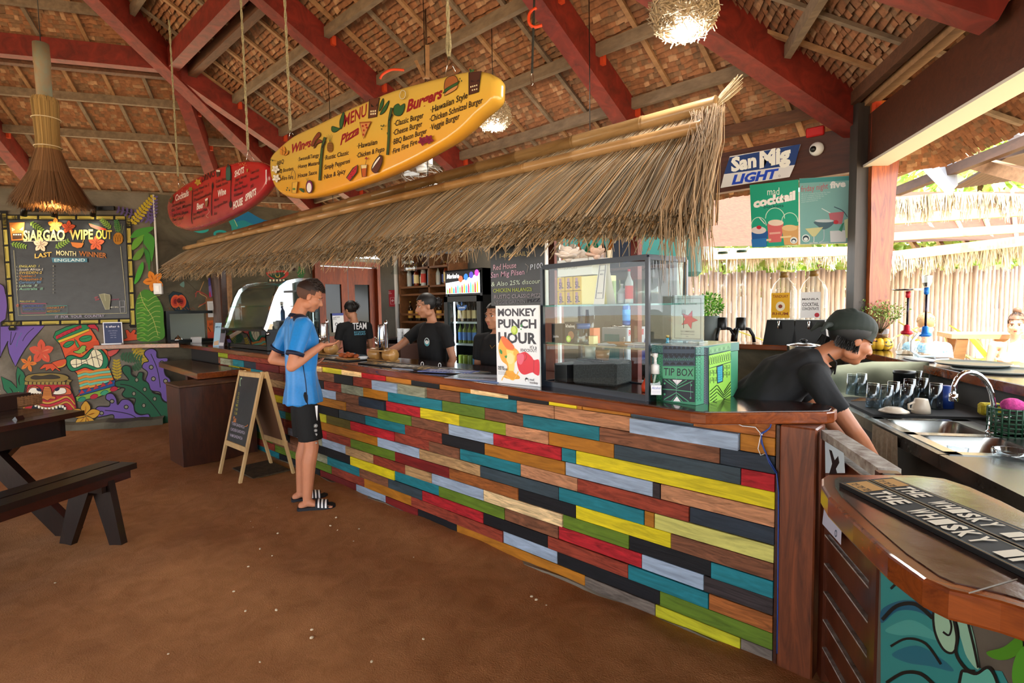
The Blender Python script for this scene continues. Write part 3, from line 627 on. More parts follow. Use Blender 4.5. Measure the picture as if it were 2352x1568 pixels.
for i in range(9):
    y=1110+i*45; P.line([(1340,y+30),(1290,y),(1240,y+10)],'a9b060',3.5); P.line([(1340,y+30),(1400,y-10),(1450,y-20+i*3)],'a9b060',3.5); P.line([(1265,y+30),(1310,y+18),(1335,y+30)],'5a9a2c',14,taper=True)
P.line([(1270,1060),(1300,1160),(1380,1290),(1430,1450)],'a9b060',5)
P.build('mural',wl,.75,label='tiki, drum and tropical leaf mural painted on the wall')
# chalkboard
cbd=thing('chalkboard','large black contest chalkboard in a painted bamboo frame on the mural wall','chalkboard',atm(160,740,WC-.02))
tr=lambda x,y:(x/3.919,400+y/3.919)
q=[atm(*tr(x,y),WC-.02) for x,y in ((75,400),(1150,385),(1205,1330),(115,1325))]
mb=MB(); mb.add(q+[v+NM*.018 for v in q],[(3,2,1,0),(4,5,6,7),(0,1,5,4),(1,2,6,5),(2,3,7,6),(3,0,4,7)]); mb.build('board',mat('board_black','15171a',.35,grain=(2,2,3,1.5,1.5),col2='2a2d30'),cbd)
P=Paint(mk(WC-.021),-NM,(3.919,0,400)); Y_='b3a44c'
for a,b,w in (((0,388),(1200,392),40),((35,340),(112,1395),46),((15,1345),(1248,1318),40),((1152,330),(1200,1365),46)):
    n=7; pts=[(a[0]+(b[0]-a[0])*t/n,a[1]+(b[1]-a[1])*t/n) for t in range(n+1)]
    P.line(pts,BK,w+12,sm=False)
    for i in range(n):
        p0,p1=pts[i],pts[i+1]; m=lambda t:(p0[0]+(p1[0]-p0[0])*t,p0[1]+(p1[1]-p0[1])*t)
        P.line([m(.06),m(.25),m(.5),m(.75),m(.94)],Y_,w*.72,up=False); P.k+=1
        dx,dy=p1[0]-p0[0],p1[1]-p0[1]; l=math.hypot(dx,dy); u,v=-dy/l,dx/l
        for t in (.0,): c=m(t); P.line([(c[0]-u*w*.68,c[1]-v*w*.68),(c[0]+u*w*.68,c[1]+v*w*.68)],BK,14,sm=False,up=False)
        P.line([(m(.15)[0]+u*w*.2,m(.15)[1]+v*w*.2),(m(.8)[0]+u*w*.25,m(.8)[1]+v*w*.25)],'5c5326',5,sm=False)
for x,y in ((35,340),(1152,325),(112,1390),(1200,1365)): P.poly([(x-38,y-12),(x+38,y-12),(x+26,y+16),(x-26,y+16)],BK)
P.out([(85,435),(225,432),(215,595),(105,600)],'c77a30','3a1c10',5); P.out([(105,475),(145,500),(110,520)],'b9d08a',BK,4); P.out([(215,470),(172,500),(212,512)],'b9d08a',BK,4); P.out([(115,535),(200,530),(200,580),(118,585)],'4a3020',BK,4)
for i in range(4): P.poly([(122+i*20,538),(136+i*20,538),(136+i*20,550),(122+i*20,550)],'efe6c0')
for x,y,r,a in ((330,470,70,.6),(960,450,60,-2.4),(560,630,70,-.5),(170,640,70,.2),(1060,470,55,-1.8)): fern(P,(x-math.cos(a)*r,y-math.sin(a)*r),(x+math.cos(a)*r,y+math.sin(a)*r),6,45,'7a9a3c' if r>55 else '3d7a3a',12)
for x,y,r,c in ((500,460,65,'e08a30'),(620,480,60,'c8502a'),(370,635,65,'e6d0b0'),(870,620,70,'d0603c')): flower(P,x,y,r,c,'8a3020',-1.5,oc='3a1c10')
P.out([(800,440),(960,490),(965,510),(880,500),(820,475)],'c8382c','1c4a20',5); P.out([(640,610),(760,620),(740,660),(700,668),(655,650)],'d07a3a','3a1c10',4); P.line([(745,625),(765,570)],'d0a040',5,sm=False)
for i in range(5): P.line([(1055+i*12,535),(1030+i*22,430+abs(i-2)*18)],'8aa04a',9,taper=True,sm=False)
P.ell(1067,580,46,54,'b5781c')
for i in range(4):
    P.line([(1030+i*25,545),(1050+i*20,610)],'3a2410',3,sm=False); P.line([(1100-i*25,545),(1080-i*20,610)],'3a2410',3,sm=False)
P.text('SiARGAO',(215,600),(590,592),95,'e6dc8a',.03); P.text('WIPE',(632,590),(842,583),88,'e6d678',.03); P.text('OUT',(868,583),(1012,582),80,'d8c04a',.03)
P.line([(215,606),(400,602),(590,598)],'e8e4d0',3)
P.text('LAST',(318,757),(470,740),42,'e8c060',.02); P.text('MONTH',(512,728),(690,738),44,'efe6b0',.01); P.text('WINNER',(715,735),(965,755),46,'b06a34',.02)
P.poly([(470,752),(790,757),(792,792),(478,795)],'4a7f96'); P.text('ENGLAND',(495,788),(770,786),28,'dff0f0',.005)
P.line([(130,685),(150,950),(172,1270),(600,1262),(1145,1250),(1120,950),(1088,650)],'b9b48a',4,sm=False)
for i,(t,c,w) in enumerate((('ENGLAND  1','d8cf70',185),('South Africa-1','e6e2d6',215),('SWEDEN-2','e0c060',205),('Quebec-1','d08a3c',150),('Philippines-2','d08a3c',205),('Germany IIII','6a9ac8',200),('Lakvia  II','b8d8c0',165),('Australia  II','8fd0b0',215))):
    y=840+i*29; P.text(t,(178,y),(178+w,y-3),22,c,.004,.2); P.text(str(i+1)+'.',(156,y),(170,y),14,'b9b9a9')
for i in range(9): P.text(str(11+i)[-1],(480,835+i*30),(492,835+i*30),16,'8a8a80')
P.text('FOLLOW US!',(188,1152),(320,1150),15,'d0c060'); P.line([(190,1165),(420,1163),(420,1248),(205,1250)],'b04a6a',5,sm=False,closed=True); P.line([(422,1186),(610,1182),(612,1250),(422,1254)],'4a9a8a',4,sm=False,closed=True)
P.text('@MADMONKEY',(210,1195),(400,1192),18,'5a6ab0'); P.text('SIARGAO HOSTELS',(215,1225),(410,1222),16,'5a6ab0'); P.text('DRINKS AT',(430,1212),(590,1205),17,'c0803c'); P.text('MIDNIGHT',(432,1242),(550,1238),17,'b08a3c'); P.text('@',(153,1190),(178,1188),22,'c86a4a')
P.text('IT  FOR  YOUR  COUNTRY',(505,1296),(945,1285),24,'b0a8c0',.004)
P.out([(898,1080),(945,1075),(995,1085),(1000,1110),(990,1215),(955,1218)],'8a8a70','c8c8b0',3); P.line([(945,1075),(955,1140)],'d0d0b0',3,sm=False); P.text('GET',(858,1118),(892,1112),14,'c04a5a'); P.text('MORE',(866,1138),(900,1130),14,'c04a5a'); P.text('COMPLETE',(1005,1135),(1078,1130),11,'a04a6a'); P.text('- BRO BALL',(992,1204),(1075,1200),14,'d0d0c0')
P.line([(1082,1140),(1126,1138),(1130,1240),(1090,1243)],'b9b9c0',3,sm=False,closed=True); P.line([(1090,1195),(1124,1193)],'b9b9c0',4,sm=False)
P.build('chalk_lettering',cbd,.8)
# track lights
tl=thing('track_light','black track with small spotlights above the contest chalkboard','track light',atm(160,480,WC-.12))
a,b=atm(195,481,WC-.05),atm(263,478,WC-.05); a=atm(60,481,WC-.05)
mb=MB(); mb.beam(a,b,.05,.05); mb.beam(atm(120,478,WC-.02),atm(120,478,WC-.001),.06,.06); mb.build('track',BLACK,tl)
for i,(x,y) in enumerate(((55,485),(125,487),(214,486))):
    p=atm(x,y,WC-.16); d=(atm(x-3,y+60,WC-.02)-p).normalized(); mb=MB(); mb.tube([p-d*.08,p+d*.06],.035,14); mb.tube([p-d*.04,Vector((p.x,p.y,p.z+.07))+NM*.06],.008,6); mb.build('spotlight',BLACK,tl)
    mb=MB(); mb.tube([p+d*.058,p+d*.0605],.03,14); mb.build('lens',mat('lens_glow','fff0d0',.3,emit=25),tl)
    L=bpy.data.lights.new('spot','SPOT'); L.energy=16; L.spot_size=1.5; L.spot_blend=.9; L.color=(1,.88,.68); L.shadow_soft_size=.02; lo=bpy.data.objects.new('spotlight_lamp',L); COL.objects.link(lo); lo.location=p+d*.07; lo.rotation_euler=(-d).to_track_quat('Z','Y').to_euler()
# conduit and switch on the corner
mb=MB(); mb.tube([atm(352,447,WC-.02),atm(364,655,WC-.02)],.012,8); sw=thing('light_switch','white light switch box below a white conduit on the mural corner','switch',atm(365,672,WC-.02)); mb.build('conduit',WHITE,sw)
p=atm(363.5,663,WC-.03); mb=MB(); mb.box(p,(.06,.1,.15),rz=math.atan2(NM.y,NM.x),ch=.006); mb.build('box',WHITE,sw); mb=MB(); mb.box(p-NM*.033,(.01,.045,.08),rz=math.atan2(NM.y,NM.x)); mb.build('rocker',mat('rocker','f4f4f2',.3),sw)
# ledge on the mural wall
lz=atm(300,790,WC-.3).z
mb=MB(); e0,e1=atm(215,795,WC-.34),atm(425,790,WC-.30)
t0=e0.dot(TM); t1=tc+.02
def lm(t,c): v=TM*t+NM*c; return (v.x,v.y)
mb.prism([lm(t0,WC-.34),lm(t1-.1,WC-.34),lm(t1+.35,WC-.5),lm(t1+.2,WC),lm(t0,WC)][::-1],lz-.055,lz,.004)
lg=thing('wall_ledge','brown wooden ledge along the mural wall under the chalkboard','shelf',(0,0,lz)); mb.build('board',cedge,lg)
mb=MB(); p=atm(256,788,WC-.2); 
def sign_holder(name,label,px,py,c,w,h,col,texts,lean=.08):
    b=atm(px,py,c); b.z=max(b.z,lz)
    t=thing(name,label,'sign',(b.x,b.y,lz),rz=math.atan2(TM.y,TM.x)); mb=MB(); mb.box((0,0,.006),(w*1.15,.07,.012)); mb.box((0,lean/2,h/2),(w+.02,.006,h+.02)); mb.build('holder',mat('acrylic_white','e4e6ea',.2),t,local=True)
    P=Paint(frame((0,lean/2-.0035,h/2+.0),(1,0,0),(0,0,1)),(0,-1,0)); P.poly([(-w/2,-h/2),(w/2,-h/2),(w/2,h/2),(-w/2,h/2)],col)
    for tx,x,y,hh,cc in texts:
        wv=len(tx)*hh*.62; P.text(tx,(x-wv/2,y),(x+wv/2,y),hh,cc)
    P.mb.build('print',mat('print_0.6','ffffff',.6,attr=True),t,local=True); return t
sign_holder('table_sign','white framed dark blue card standing on the mural ledge',258,784,WC-.15,.2,.28,'2f3d63',[('6 after 6',0,-.08,.028,'e8e8f0'),('DAILY SPECIALS',0,-.03,.012,'9aa0b8'),('HALF PRICE',0,0,.012,'9aa0b8'),('COCKTAILS',0,.03,.012,'9aa0b8'),('6PM - 7PM',0,.06,.012,'9aa0b8')])
# ---------------------------------------------------------------- kitchen hatch wall art
nX=Vector((1,0,0)); P=Paint(lambda x,y: atx(x,y,XB+.002),nX,(5.227,340,560))
P.out([(250,620),(300,570),(400,590),(450,640),(480,700),(505,810),(420,815),(330,810),(280,750),(260,690)],'1f3540','0c1418',7)
for cx_,cc in ((330,1),(400,1)):
    for k,c in enumerate(('d05a30','b8382c','7a1c1c')): P.ell(cx_,690,58-k*17,80-k*24,c,.1 if cx_<360 else -.1)
P.ell(370,680,26,30,'5a1414'); P.out([(372,725),(415,775),(390,795)],'c9952c','0c1418',4); P.ell(390,690,30,6,'3a1010')
for k in range(7): P.line([(225+k*6,600+k*18),(260+k*3,590+k*18)],'20302c',4,sm=False)
P.line([(600,760),(690,700),(700,640),(620,590),(640,520),(670,450)],'b88a5a',9); P.line([(570,640),(590,570),(660,590),(720,640),(700,700),(610,740)],'a04038',10); P.line([(560,600),(600,575),(655,600)],'a04038',6)
for pts,c in (([(720,410),(760,400),(755,520),(725,500)],'4a4a9a'),([(760,400),(800,400),(805,500),(780,480)],'4a7ab0'),([(725,510),(770,490),(790,620),(735,640)],'7a6ab0'),([(780,510),(805,500),(805,620),(770,600)],'3a8a9a'),([(730,600),(745,560),(760,640),(738,640)],'c0305a')): P.poly(pts,c)
P.line([(450,440),(520,500),(560,540),(600,560)],'3a3020',4); P.poly([(380,490),(430,450),(430,520)],'6a8a80',True)
for i in range(9): P.line([(250+i*35,760+8*(i%2)),(262+i*38,790)],'7a4a30',8,sm=False)
P.build('wall_painting',wb,.8)
P=Paint(lambda x,y: atx(x,y,XB+.002),nX,(7.127,360,340))
P.poly([(1240,1140),(1420,1040),(1500,1040),(1640,1120),(1780,1180),(1990,1200),(1990,1240),(1700,1330),(1380,1420),(1240,1400)],'1573a8',True); P.poly([(1240,1390),(1260,1250),(1400,1180),(1560,1240),(1700,1290),(1420,1420)],'1c8a9a',True)
P.poly([(1180,1190),(1250,1150),(1320,1290),(1240,1390),(1230,1300)],'2f9a90',True); P.line([(1270,1170),(1320,1280)],'b8cf9a',10,sm=False)
P.line([(960,1440),(950,1390),(1020,1360),(1110,1370),(1150,1410)],'1f9a98',38); P.poly([(590,1350),(750,1345),(850,1330),(820,1370),(740,1390),(660,1380)],'2aa39c',True); P.line([(1440,1290),(1520,1250),(1640,1270)],'2f9ab0',8)
P.build('wave_painting',wb,.8)
# menu sheet frame + orange sign by the hatch
P=Paint(lambda x,y: atx(x,y,XB+.012),nX,(5.227,340,560))
P.poly([(690,655),(825,650),(830,915),(700,920)],'8a5a38'); P.poly([(708,690),(808,685),(812,878),(722,880)],'d6d6da')
for i in range(9): P.line([(730,715+i*17),(795,713+i*17)],'8a8a90',2.5,sm=False)
P.poly([(705,920),(800,915),(790,1130),(715,1130)],'c05a24'); P.text('BAR',(735,980),(775,975),35,'2a1408'); P.line([(720,1000),(750,1050),(735,1080)],'2a1408',8); P.poly([(715,1060),(790,1050),(788,1130),(715,1130)],'b8422c')
P.build('notice_board',wb,.7)
mb=MB(); mb.box(((XB+.0),(wy0+wy1)/2,wz1+.02),(.2,wy1-wy0+.08,.04)); mb.box((XB,(wy0+wy1)/2,wz0-.02),(.22,wy1-wy0+.08,.04)); mb.box((XB,wy0-.02,(wz0+wz1)/2),(.2,.04,wz1-wz0)); mb.build('hatch_frame',BLACK,wb)
mb=MB(); q=atx(403,775,XB); mb.lathe([(.05,0),(.05,.008),(.045,.02),(.03,.045),(.008,.055),(.006,.07),(0,.072)],(XB+.12,q.y,wz0+.0),18); mb.build('service_bell',CHROME,None,'small chrome service bell on the hatch sill','bell')
# carved posts and column at the wall, left of the glass case
mb=MB(); a=atx(512,700,XB+.25); rng=[(.13,0),(.13,.5),(.12,1.0),(.14,1.3),(.12,1.6),(.14,2.0),(.13,2.45)]; mb.lathe(rng,(a.x,a.y,0),14); mb.build('log_column',mat('log_wood','4a3024',.5,grain=(9,9,1,1.6,2),var=.6,bump=.5),None,'dark knotty tree-trunk column behind the glass display cabinet','column')
mb=MB(); a=atx(529,700,XB+.5); mb.box((a.x,a.y,1.22),(.05,.05,2.44)); mb.build('timber_post',WOODT,None,'slim pale timber post beside the tree-trunk column','post')
# ---------------------------------------------------------------- surfboard menus
def slab(name,pts,yc,th,m,parent):
    p=[aty(x,y,yc) for x,y in pts]; xs=[(q.x,q.z) for q in p]; xs=[(a,b) for a,b in crom(xs,4,True)]
    cx_=sum(a for a,b in xs)/len(xs); cz_=sum(b for a,b in xs)/len(xs)
    rings=[(.035,-.004),(.018,0.0),(.006,.012),(0,.03),(0,.055),(.008,th-.012),(.03,th)]
    mb=MB(); mb.smooth=True; n=len(xs); vs=[];
    for ins,d in rings:
        for a,b in inset2(xs,ins): vs.append((a,yc+d,b))
    fs=[(r*n+i,r*n+(i+1)%n,(r+1)*n+(i+1)%n,(r+1)*n+i) for r in range(len(rings)-1) for i in range(n)]
    fs.append(tuple(range(n-1,-1,-1))); fs.append(tuple((len(rings)-1)*n+i for i in range(n))); mb.add(vs,fs)
    return mb.build(name,m,parent)
def gradmat(name,stops,z0,z1,rough=.25,nx=.0,scr=None):
    m=mat(name,'ffffff',rough,coat=.5); nt=m.node_tree;N=nt.nodes;L=nt.links
    tcn=N.new('ShaderNodeTexCoord'); sp=N.new('ShaderNodeSeparateXYZ'); L.new(tcn.outputs['Object'],sp.inputs[0]); mr=N.new('ShaderNodeMapRange'); mr.inputs[1].default_value=z0; mr.inputs[2].default_value=z1
    ns=N.new('ShaderNodeTexNoise'); ns.inputs['Scale'].default_value=5; L.new(tcn.outputs['Object'],ns.inputs['Vector']); ad=N.new('ShaderNodeMath'); ad.operation='MULTIPLY_ADD'; ad.inputs[1].default_value=.12; L.new(ns.outputs[0],ad.inputs[0]); L.new(sp.outputs[2],ad.inputs[2]); L.new(ad.outputs[0],mr.inputs[0])
    cr=N.new('ShaderNodeValToRGB'); L.new(mr.outputs[0],cr.inputs[0]); e=cr.color_ramp.elements; e[0].position,e[1].position=stops[0][0],stops[-1][0]; e[0].color=(*hx(stops[0][1]),1); e[1].color=(*hx(stops[-1][1]),1)
    for p,c in stops[1:-1]: x=e.new(p); x.color=(*hx(c),1)
    L.new(cr.outputs[0],N['Principled BSDF'].inputs['Base Color']); return m
ropem=mat('rope','a39a7c',.9,grain=(60,60,90,1),var=.4,bump=.4)
def rope(parent,px,py0,py1,yc,toproof,loop=.16):
    p1=aty(px,py1,yc+.03); p0=aty(px,py0,yc+.03); d=(p0-p1); 
    top=p1+d.normalized()*0; top=Vector((p1.x+(p0.x-p1.x)*1,p1.y,toproof))
    # two-strand twist
    mb=MB(); n=int((top.z-p1.z)/.03)
    for k in range(2):
        pts=[]
        for i in range(n+1):
            t=i/n; c=Vector((p1.x+(p0.x-p1.x)*min(1,t*1.0)*(top.z-p1.z)/max(.1,(p0.z-p1.z))*.0+p1.x*0,p1.y,p1.z+(top.z-p1.z)*t)); an=i*.9+k*math.pi; pts.append(c+Vector((math.cos(an)*.0055,math.sin(an)*.0055,0)))
        mb.tube(pts,.0065,5)
    for s_ in(-1,1): mb.tube([p1+Vector((s_*.004,0,0)),p1+Vector((s_*.016,0,.05)),p1+Vector((s_*.01,0,.12)),p1+Vector((0,0,.17))],.007,6)
    mb.build('rope',ropem,parent); return p1
def wires(parent,p,pts,yc):
    for x,y in pts:
        mb=MB(); mb.tube([p,aty(x,y,yc+.03)],.0022,5); mb.build('wire',CHROME,parent)
ypts=[(618.5,374),(622,357),(637,339.6),(671.5,311),(718,288),(782.5,256),(832,233.6),(898,206.5),(965,186.7),(1026.6,170.7),(1081,159.6),(1105.5,162),(1123,168),(1137.6,180.5),(1138.5,204),(1136,228.6),(1120,248),(1093,270.6),(1066,297.7),(1031.6,324.8),(994.6,347),(955,369),(908,391.4),(861.4,411),(802,430.9),(743,448),(693.7,455),(654,450.6),(632,433),(621,405)]
YC=2.0
sy=thing('surfboard_sign','long yellow surfboard painted as a food menu hanging from ropes','surfboard sign',aty(870,330,YC))
slab('board',ypts,YC,.09,gradmat('board_yellow',[(0,'e08a14'),(.35,'e5a02a'),(.7,'d8b24c'),(1,'cfae56')],-.42,.42),sy)
p=rope(sy,667,0,300,YC,5.2); wires(sy,p,((663,320),(674,309)),YC); p=rope(sy,1031,0,130,YC,4.9); wires(sy,p,((1022,178),(1046,164)),YC)
P=Paint(lambda x,y: aty(x,y,YC-.005),(0,-1,0),(4.055,600,130)); DR='8f1a20'; K='17120c'
def T(t,a,b,h,c=K,bold=.008,shear=.12): P.text(t,a,b,h,c,bold,shear)
T('MENU',(768,655),(985,545),112,DR,.02); T('Wings',(285,897),(468,832),82,DR,.035,.3); T('Pizza',(735,825),(912,715),88,DR,.035,.3); T('Burgers',(1352,515),(1690,378),105,DR,.04,.3)
for t,a,b,h in (('·BBQ',(140,1018),(212,990),40),('·BBQ Bourbon',(137,1092),(300,1055),36),('Fire Fire Fire',(138,1160),(298,1138),42),('·Sweet&Tangy',(342,975),(540,932),38),('·Honey Mustard',(338,1045),(542,1003),38),('House Sauce',(342,1130),(520,1093),42),('·Rustic Classic',(590,965),(818,912),45),('·Simply Pepperoni',(582,1055),(830,988),45),('·Nice & Spicy',(580,1145),(788,1082),45),('·Hawaiian',(895,858),(1082,815),50),('·Chicken & Pesto',(890,945),(1150,880),48),('·Classic Burger',(1240,652),(1515,568),55),('·Cheese Burger',(1230,737),(1503,648),55),('·BBQ Bacon Burger',(1225,822),(1545,712),52),('·Fire Fire Fire',(1218,912),(1455,812),50),('·Hawaiian Style',(1580,527),(1925,385),62),('·Chicken Schnitzel Burger',(1570,612),(2065,430),60),('·Veggie Burger',(1575,692),(1850,578),58)): T(t,a,b,h,K,.012)
GN='2c5a30'
for pts in ([(740,670),(735,600),(770,515),(775,580),(755,660)],[(665,650),(720,665),(740,670),(690,705),(660,690)],[(1105,510),(1110,450),(1140,390),(1140,450)],[(1110,540),(1140,480),(1195,410),(1180,470),(1150,520)],[(1245,540),(1240,470),(1280,440),(1300,460),(1340,440),(1335,500),(1300,550)]): P.out(pts,GN,K,5,True)
P.out([(1012,400),(1105,382),(1080,560),(1003,578)],'5f3320',K,6); P.poly([(1025,440),(1060,470),(1030,470)],K); P.poly([(1090,430),(1070,465),(1090,460)],K)
for i in range(3): P.poly([(1022+i*20,505-i*2),(1036+i*20,503-i*2),(1036+i*20,518-i*2),(1022+i*20,520-i*2)],'e8dcb0'); P.poly([(1022+i*20,530-i*2),(1036+i*20,528-i*2),(1036+i*20,543-i*2),(1022+i*20,545-i*2)],'e8dcb0')
P.out([(1940,150),(2055,138),(2030,330),(1940,360)],'4a281c',K,6); P.line([(1960,150),(1950,120),(1975,140),(1985,120)],GN,12)
P.poly([(1960,220),(2000,235),(1960,240)],'2a1410'); P.poly([(2035,210),(2010,235),(2035,235)],'2a1410')
for i in range(4): P.poly([(1955+i*18,280-i*5),(1966+i*18,277-i*5),(1966+i*18,290-i*5),(1955+i*18,293-i*5)],'e8dcb0')
for i in range(3): P.poly([(1970+i*20,310-i*5),(1981+i*20,307-i*5),(1981+i*20,320-i*5),(1970+i*20,323-i*5)],'e8dcb0')
P.out([(1712,290),(1730,210),(1800,180),(1835,210),(1830,250),(1730,310)],'9a5a2c',K,5,True); P.out([(1710,330),(1730,300),(1840,240),(1825,275),(1760,310),(1705,345)],GN,K,4,True); P.out([(1715,365),(1740,325),(1835,270),(1820,310),(1750,350)],'c98a50',K,4,True)
P.ell(208,878,26,42,'c9822c',.1); P.line([(185,860),(232,890)],K,3); P.line([(208,838),(208,918)],K,3); P.out([(225,915),(262,875),(258,905),(235,922)],'c9822c',K,3,True)
for pts in ([(475,825),(500,760),(545,705),(560,740),(520,780),(495,835)],[(500,850),(540,775),(578,795),(530,815),(510,848)]): P.out(pts,'7a3a20',K,4,True)
for x,y in ((650,845),): P.ell(x,y,28,50,'8a5a1c'); [P.line([(x-26,y-30+i*16),(x+26,y-36+i*16)],K,3) for i in range(5)]; [P.line([(x,y-48),(x-30+i*15,y-110-10*(i%2))],GN,9,taper=True,sm=False) for i in range(5)]
for a in ([(555,1155),(565,1000),(580,850),(605,752)],[(1188,918),(1200,760),(1205,600),(1228,480)]):
    P.line(a,K,24); P.line(a,'3d5a2c',14); x,y=a[1]; P.line([(x,y),(x-15,y-50)],'3d5a2c',8); x,y=a[2]; P.line([(x,y),(x+30,y-60)],K,12)
P.out([(930,615),(1035,608),(965,768)],'c98a4a',K,5); P.line([(930,620),(1035,612)],'9a5220',14,sm=False)
for x,y in ((960,650),(990,640),(970,690),(1000,665),(965,730)): P.ell(x,y,10,10,'a02418')
P.out([(808,1130),(870,1040),(912,1010),(905,1080),(840,1160)],'b5202c','143a1c',9); [P.ell(x,y,3,7,K,.4) for x,y in ((850,1100),(870,1070),(890,1050),(860,1120))]
P.out([(943,1012),(1000,1008),(990,1120),(955,1122)],'b5561c',K,5); P.poly([(945,1014),(998,1010),(995,1040),(950,1045)],'e0c890'); P.line([(985,1015),(998,950)],K,4,sm=False); P.out([(980,955),(995,935),(1010,960)],'a0202c',K,3)
P.out([(1045,1060),(1060,1000),(1110,930),(1140,930),(1138,1000),(1090,1085)],'5a2c1c',K,5,True); P.out([(1048,1050),(1065,1000),(1110,940),(1125,945),(1080,1010)],'ece6dc',K,4,True); P.line([(1115,935),(1120,905),(1135,890)],K,5)
for x,y in ((1520,790),(1580,775)): flower(P,x,y,42,'8a1c3c','40102c',.3,oc=K)
P.line([(1312,350),(1330,320),(1360,335),(1355,385),(1325,400),(1308,375)],K,9,closed=True); P.line([(1312,350),(1330,320),(1360,335),(1355,385),(1325,400),(1308,375)],'e6d8b0',5,closed=True)
for x,y in ((150,1050),(158,1135)): flower(P,x,y,38,'ece6d8','d8b040',.2,oc=K)
P.out([(308,1175),(360,1165),(345,1275),(305,1270)],'d8a840',K,4); P.ell(325,1235,14,10,'4a7a3c'); P.out([(372,1235),(400,1230),(420,1265),(400,1260)],GN,K,3,True)
P.ell(468,1215,34,62,K); P.ell(468,1215,29,57,'7a1c5a'); P.ell(466,1222,22,46,'e8e4e0'); [P.line([(450,1165),(435+i*14,1130)],GN,9,taper=True,sm=False) for i in range(3)]
P.line([(320,1150),(300,1100),(320,1060),(340,1100),(335,1150)],'6a4a1c',5)
for x,y in ((1140,650),(1155,655),(1145,680),(1165,645),(1875,215),(1890,235),(1868,240),(265,1225),(258,1245),(285,1248),(110,965),(127,972)): P.ell(x,y,6,8,'3a4a20')
P.build('menu_lettering',sy,.4)
rpts=[(383.9,480),(385,466),(392,449.4),(406,435.4),(423,422.8),(449.8,407),(480.7,392),(508.7,380.7),(539.6,371.6),(562,368.5),(581.7,368.5),(597,372),(609.8,380.7),(614,391),(614,419),(604,438),(584.5,459),(562,477.5),(534,494),(500,511),(466.6,523.8),(438.6,529.7),(416,526.6),(399,518),(388,501)]
YC2=2.0
sr=thing('surfboard_sign','red surfboard painted as a drinks menu hanging left of the yellow one','surfboard sign',aty(500,450,YC2))
slab('board',rpts,YC2,.09,gradmat('board_red',[(0,'7a1524'),(.28,'8a2236'),(.36,'a83a40'),(.6,'b02028'),(1,'bb1a16')],-.42,.42),sr)
p=rope(sr,409,0,405,YC2,4.9); wires(sr,p,((411,432),(425,424)),YC2); p=rope(sr,570,0,345,YC2,5.2); wires(sr,p,((565,369),(584,368)),YC2)
P=Paint(lambda x,y: aty(x,y,YC2-.005),(0,-1,0),(7.127,360,340))
WH='e8dcd6'
T('Cocktails',(305,870),(525,775),105,WH,.03); T('DRINKS',(735,560),(955,455),105,K,.02); T('Beer',(655,1010),(770,970),105,WH,.03); T('Wine',(1000,800),(1135,750),110,WH,.03); T('SHOTS',(1275,480),(1430,400),105,WH,.03); T('HOUSE',(1250,1000),(1410,920),120,WH,.04); T('SPIRITS',(1450,870),(1630,755),110,WH,.04)
for t,a,b in (('Summer Mojito',(250,965),(465,890)),('Gin Tonic, Margarita',(245,1045),(565,940)),('Caipirinha, Daiquiri',(250,1125),(520,1060)),('Pina Colada',(255,1200),(435,1160)),('Long Island Ice T.',(610,715),(865,620)),('Amaretto Sour',(610,800),(765,725)),('Passionfruit',(610,880),(890,760)),('San Miguel Pale',(600,1110),(820,1020)),('Red Horse, Light',(600,1180),(790,1110)),('Cuba Libre',(970,575),(1130,520)),('Tequila Sunrise',(965,660),(1170,580)),('Merlot',(945,880),(1025,850)),('Sauvignon Blanc',(935,1000),(1165,885)),('Rosé',(940,1100),(990,1080)),('Jager Bomb',(1285,550),(1475,470)),('Jam Shot',(1275,635),(1415,575)),('Monkey Punch',(1270,715),(1490,630)),('Fishbowl',(1265,800),(1410,750)),('Cuervo Gold',(1545,430),(1680,380)),('Blowjob',(1535,545),(1675,480)),('B52',(1540,665),(1590,625))): T(t,a,b,52,'2a0a0c',.008)
for a in ([(590,690),(585,900),(575,1150),(590,1240)],[(925,560),(905,800),(900,1000),(905,1110)],[(1235,400),(1220,600),(1215,850),(1215,980)]): P.line(a,'1c0a0c',10)
P.ell(920,620,16,45,'1c0a0c'); P.ell(1215,920,24,55,'1c0a0c'); flower(P,680,560,55,'c9a03c','7a2018',.4,oc=K); flower(P,560,670,35,'8a8a30','2a4a20',.4)
P.out([(1150,320),(1210,305),(1215,500),(1180,530),(1145,510)],'2c5a50',K,7,True); P.poly([(1165,260),(1190,260),(1190,320),(1168,320)],K); P.out([(980,370),(1050,365),(1035,450),(1000,475),(985,430)],'4a2c24',K,5); P.poly([(982,360),(1048,362),(1045,390),(990,388)],'d8d0c8')
P.out([(800,840),(845,815),(850,880),(835,960),(805,955)],'8a5a3a',K,4); P.poly([(800,840),(845,812),(845,850),(805,870)],'e0d8d0'); P.out([(1480,345),(1510,340),(1500,395),(1485,395)],'c08a3c',K,4); P.out([(205,840),(240,860),(265,770),(278,840),(240,900)],'2c4a20','7a1c18',5,True)
P.line([(845,985),(870,1050),(820,1110),(860,1140)],'c8a8a0',5)
for i in range(26): P.ell(210+r4.random()*240 if i<14 else 1350+r4.random()*140,(700-r4.random()*90+i*0) if i<14 else 240+r4.random()*50,4,4,'c9a83c',up=False)
P.k+=1; P.poly([(1795,360),(1815,350),(1810,590),(1797,600)],'d8d0d4'); P.build('menu_lettering',sr,.4)
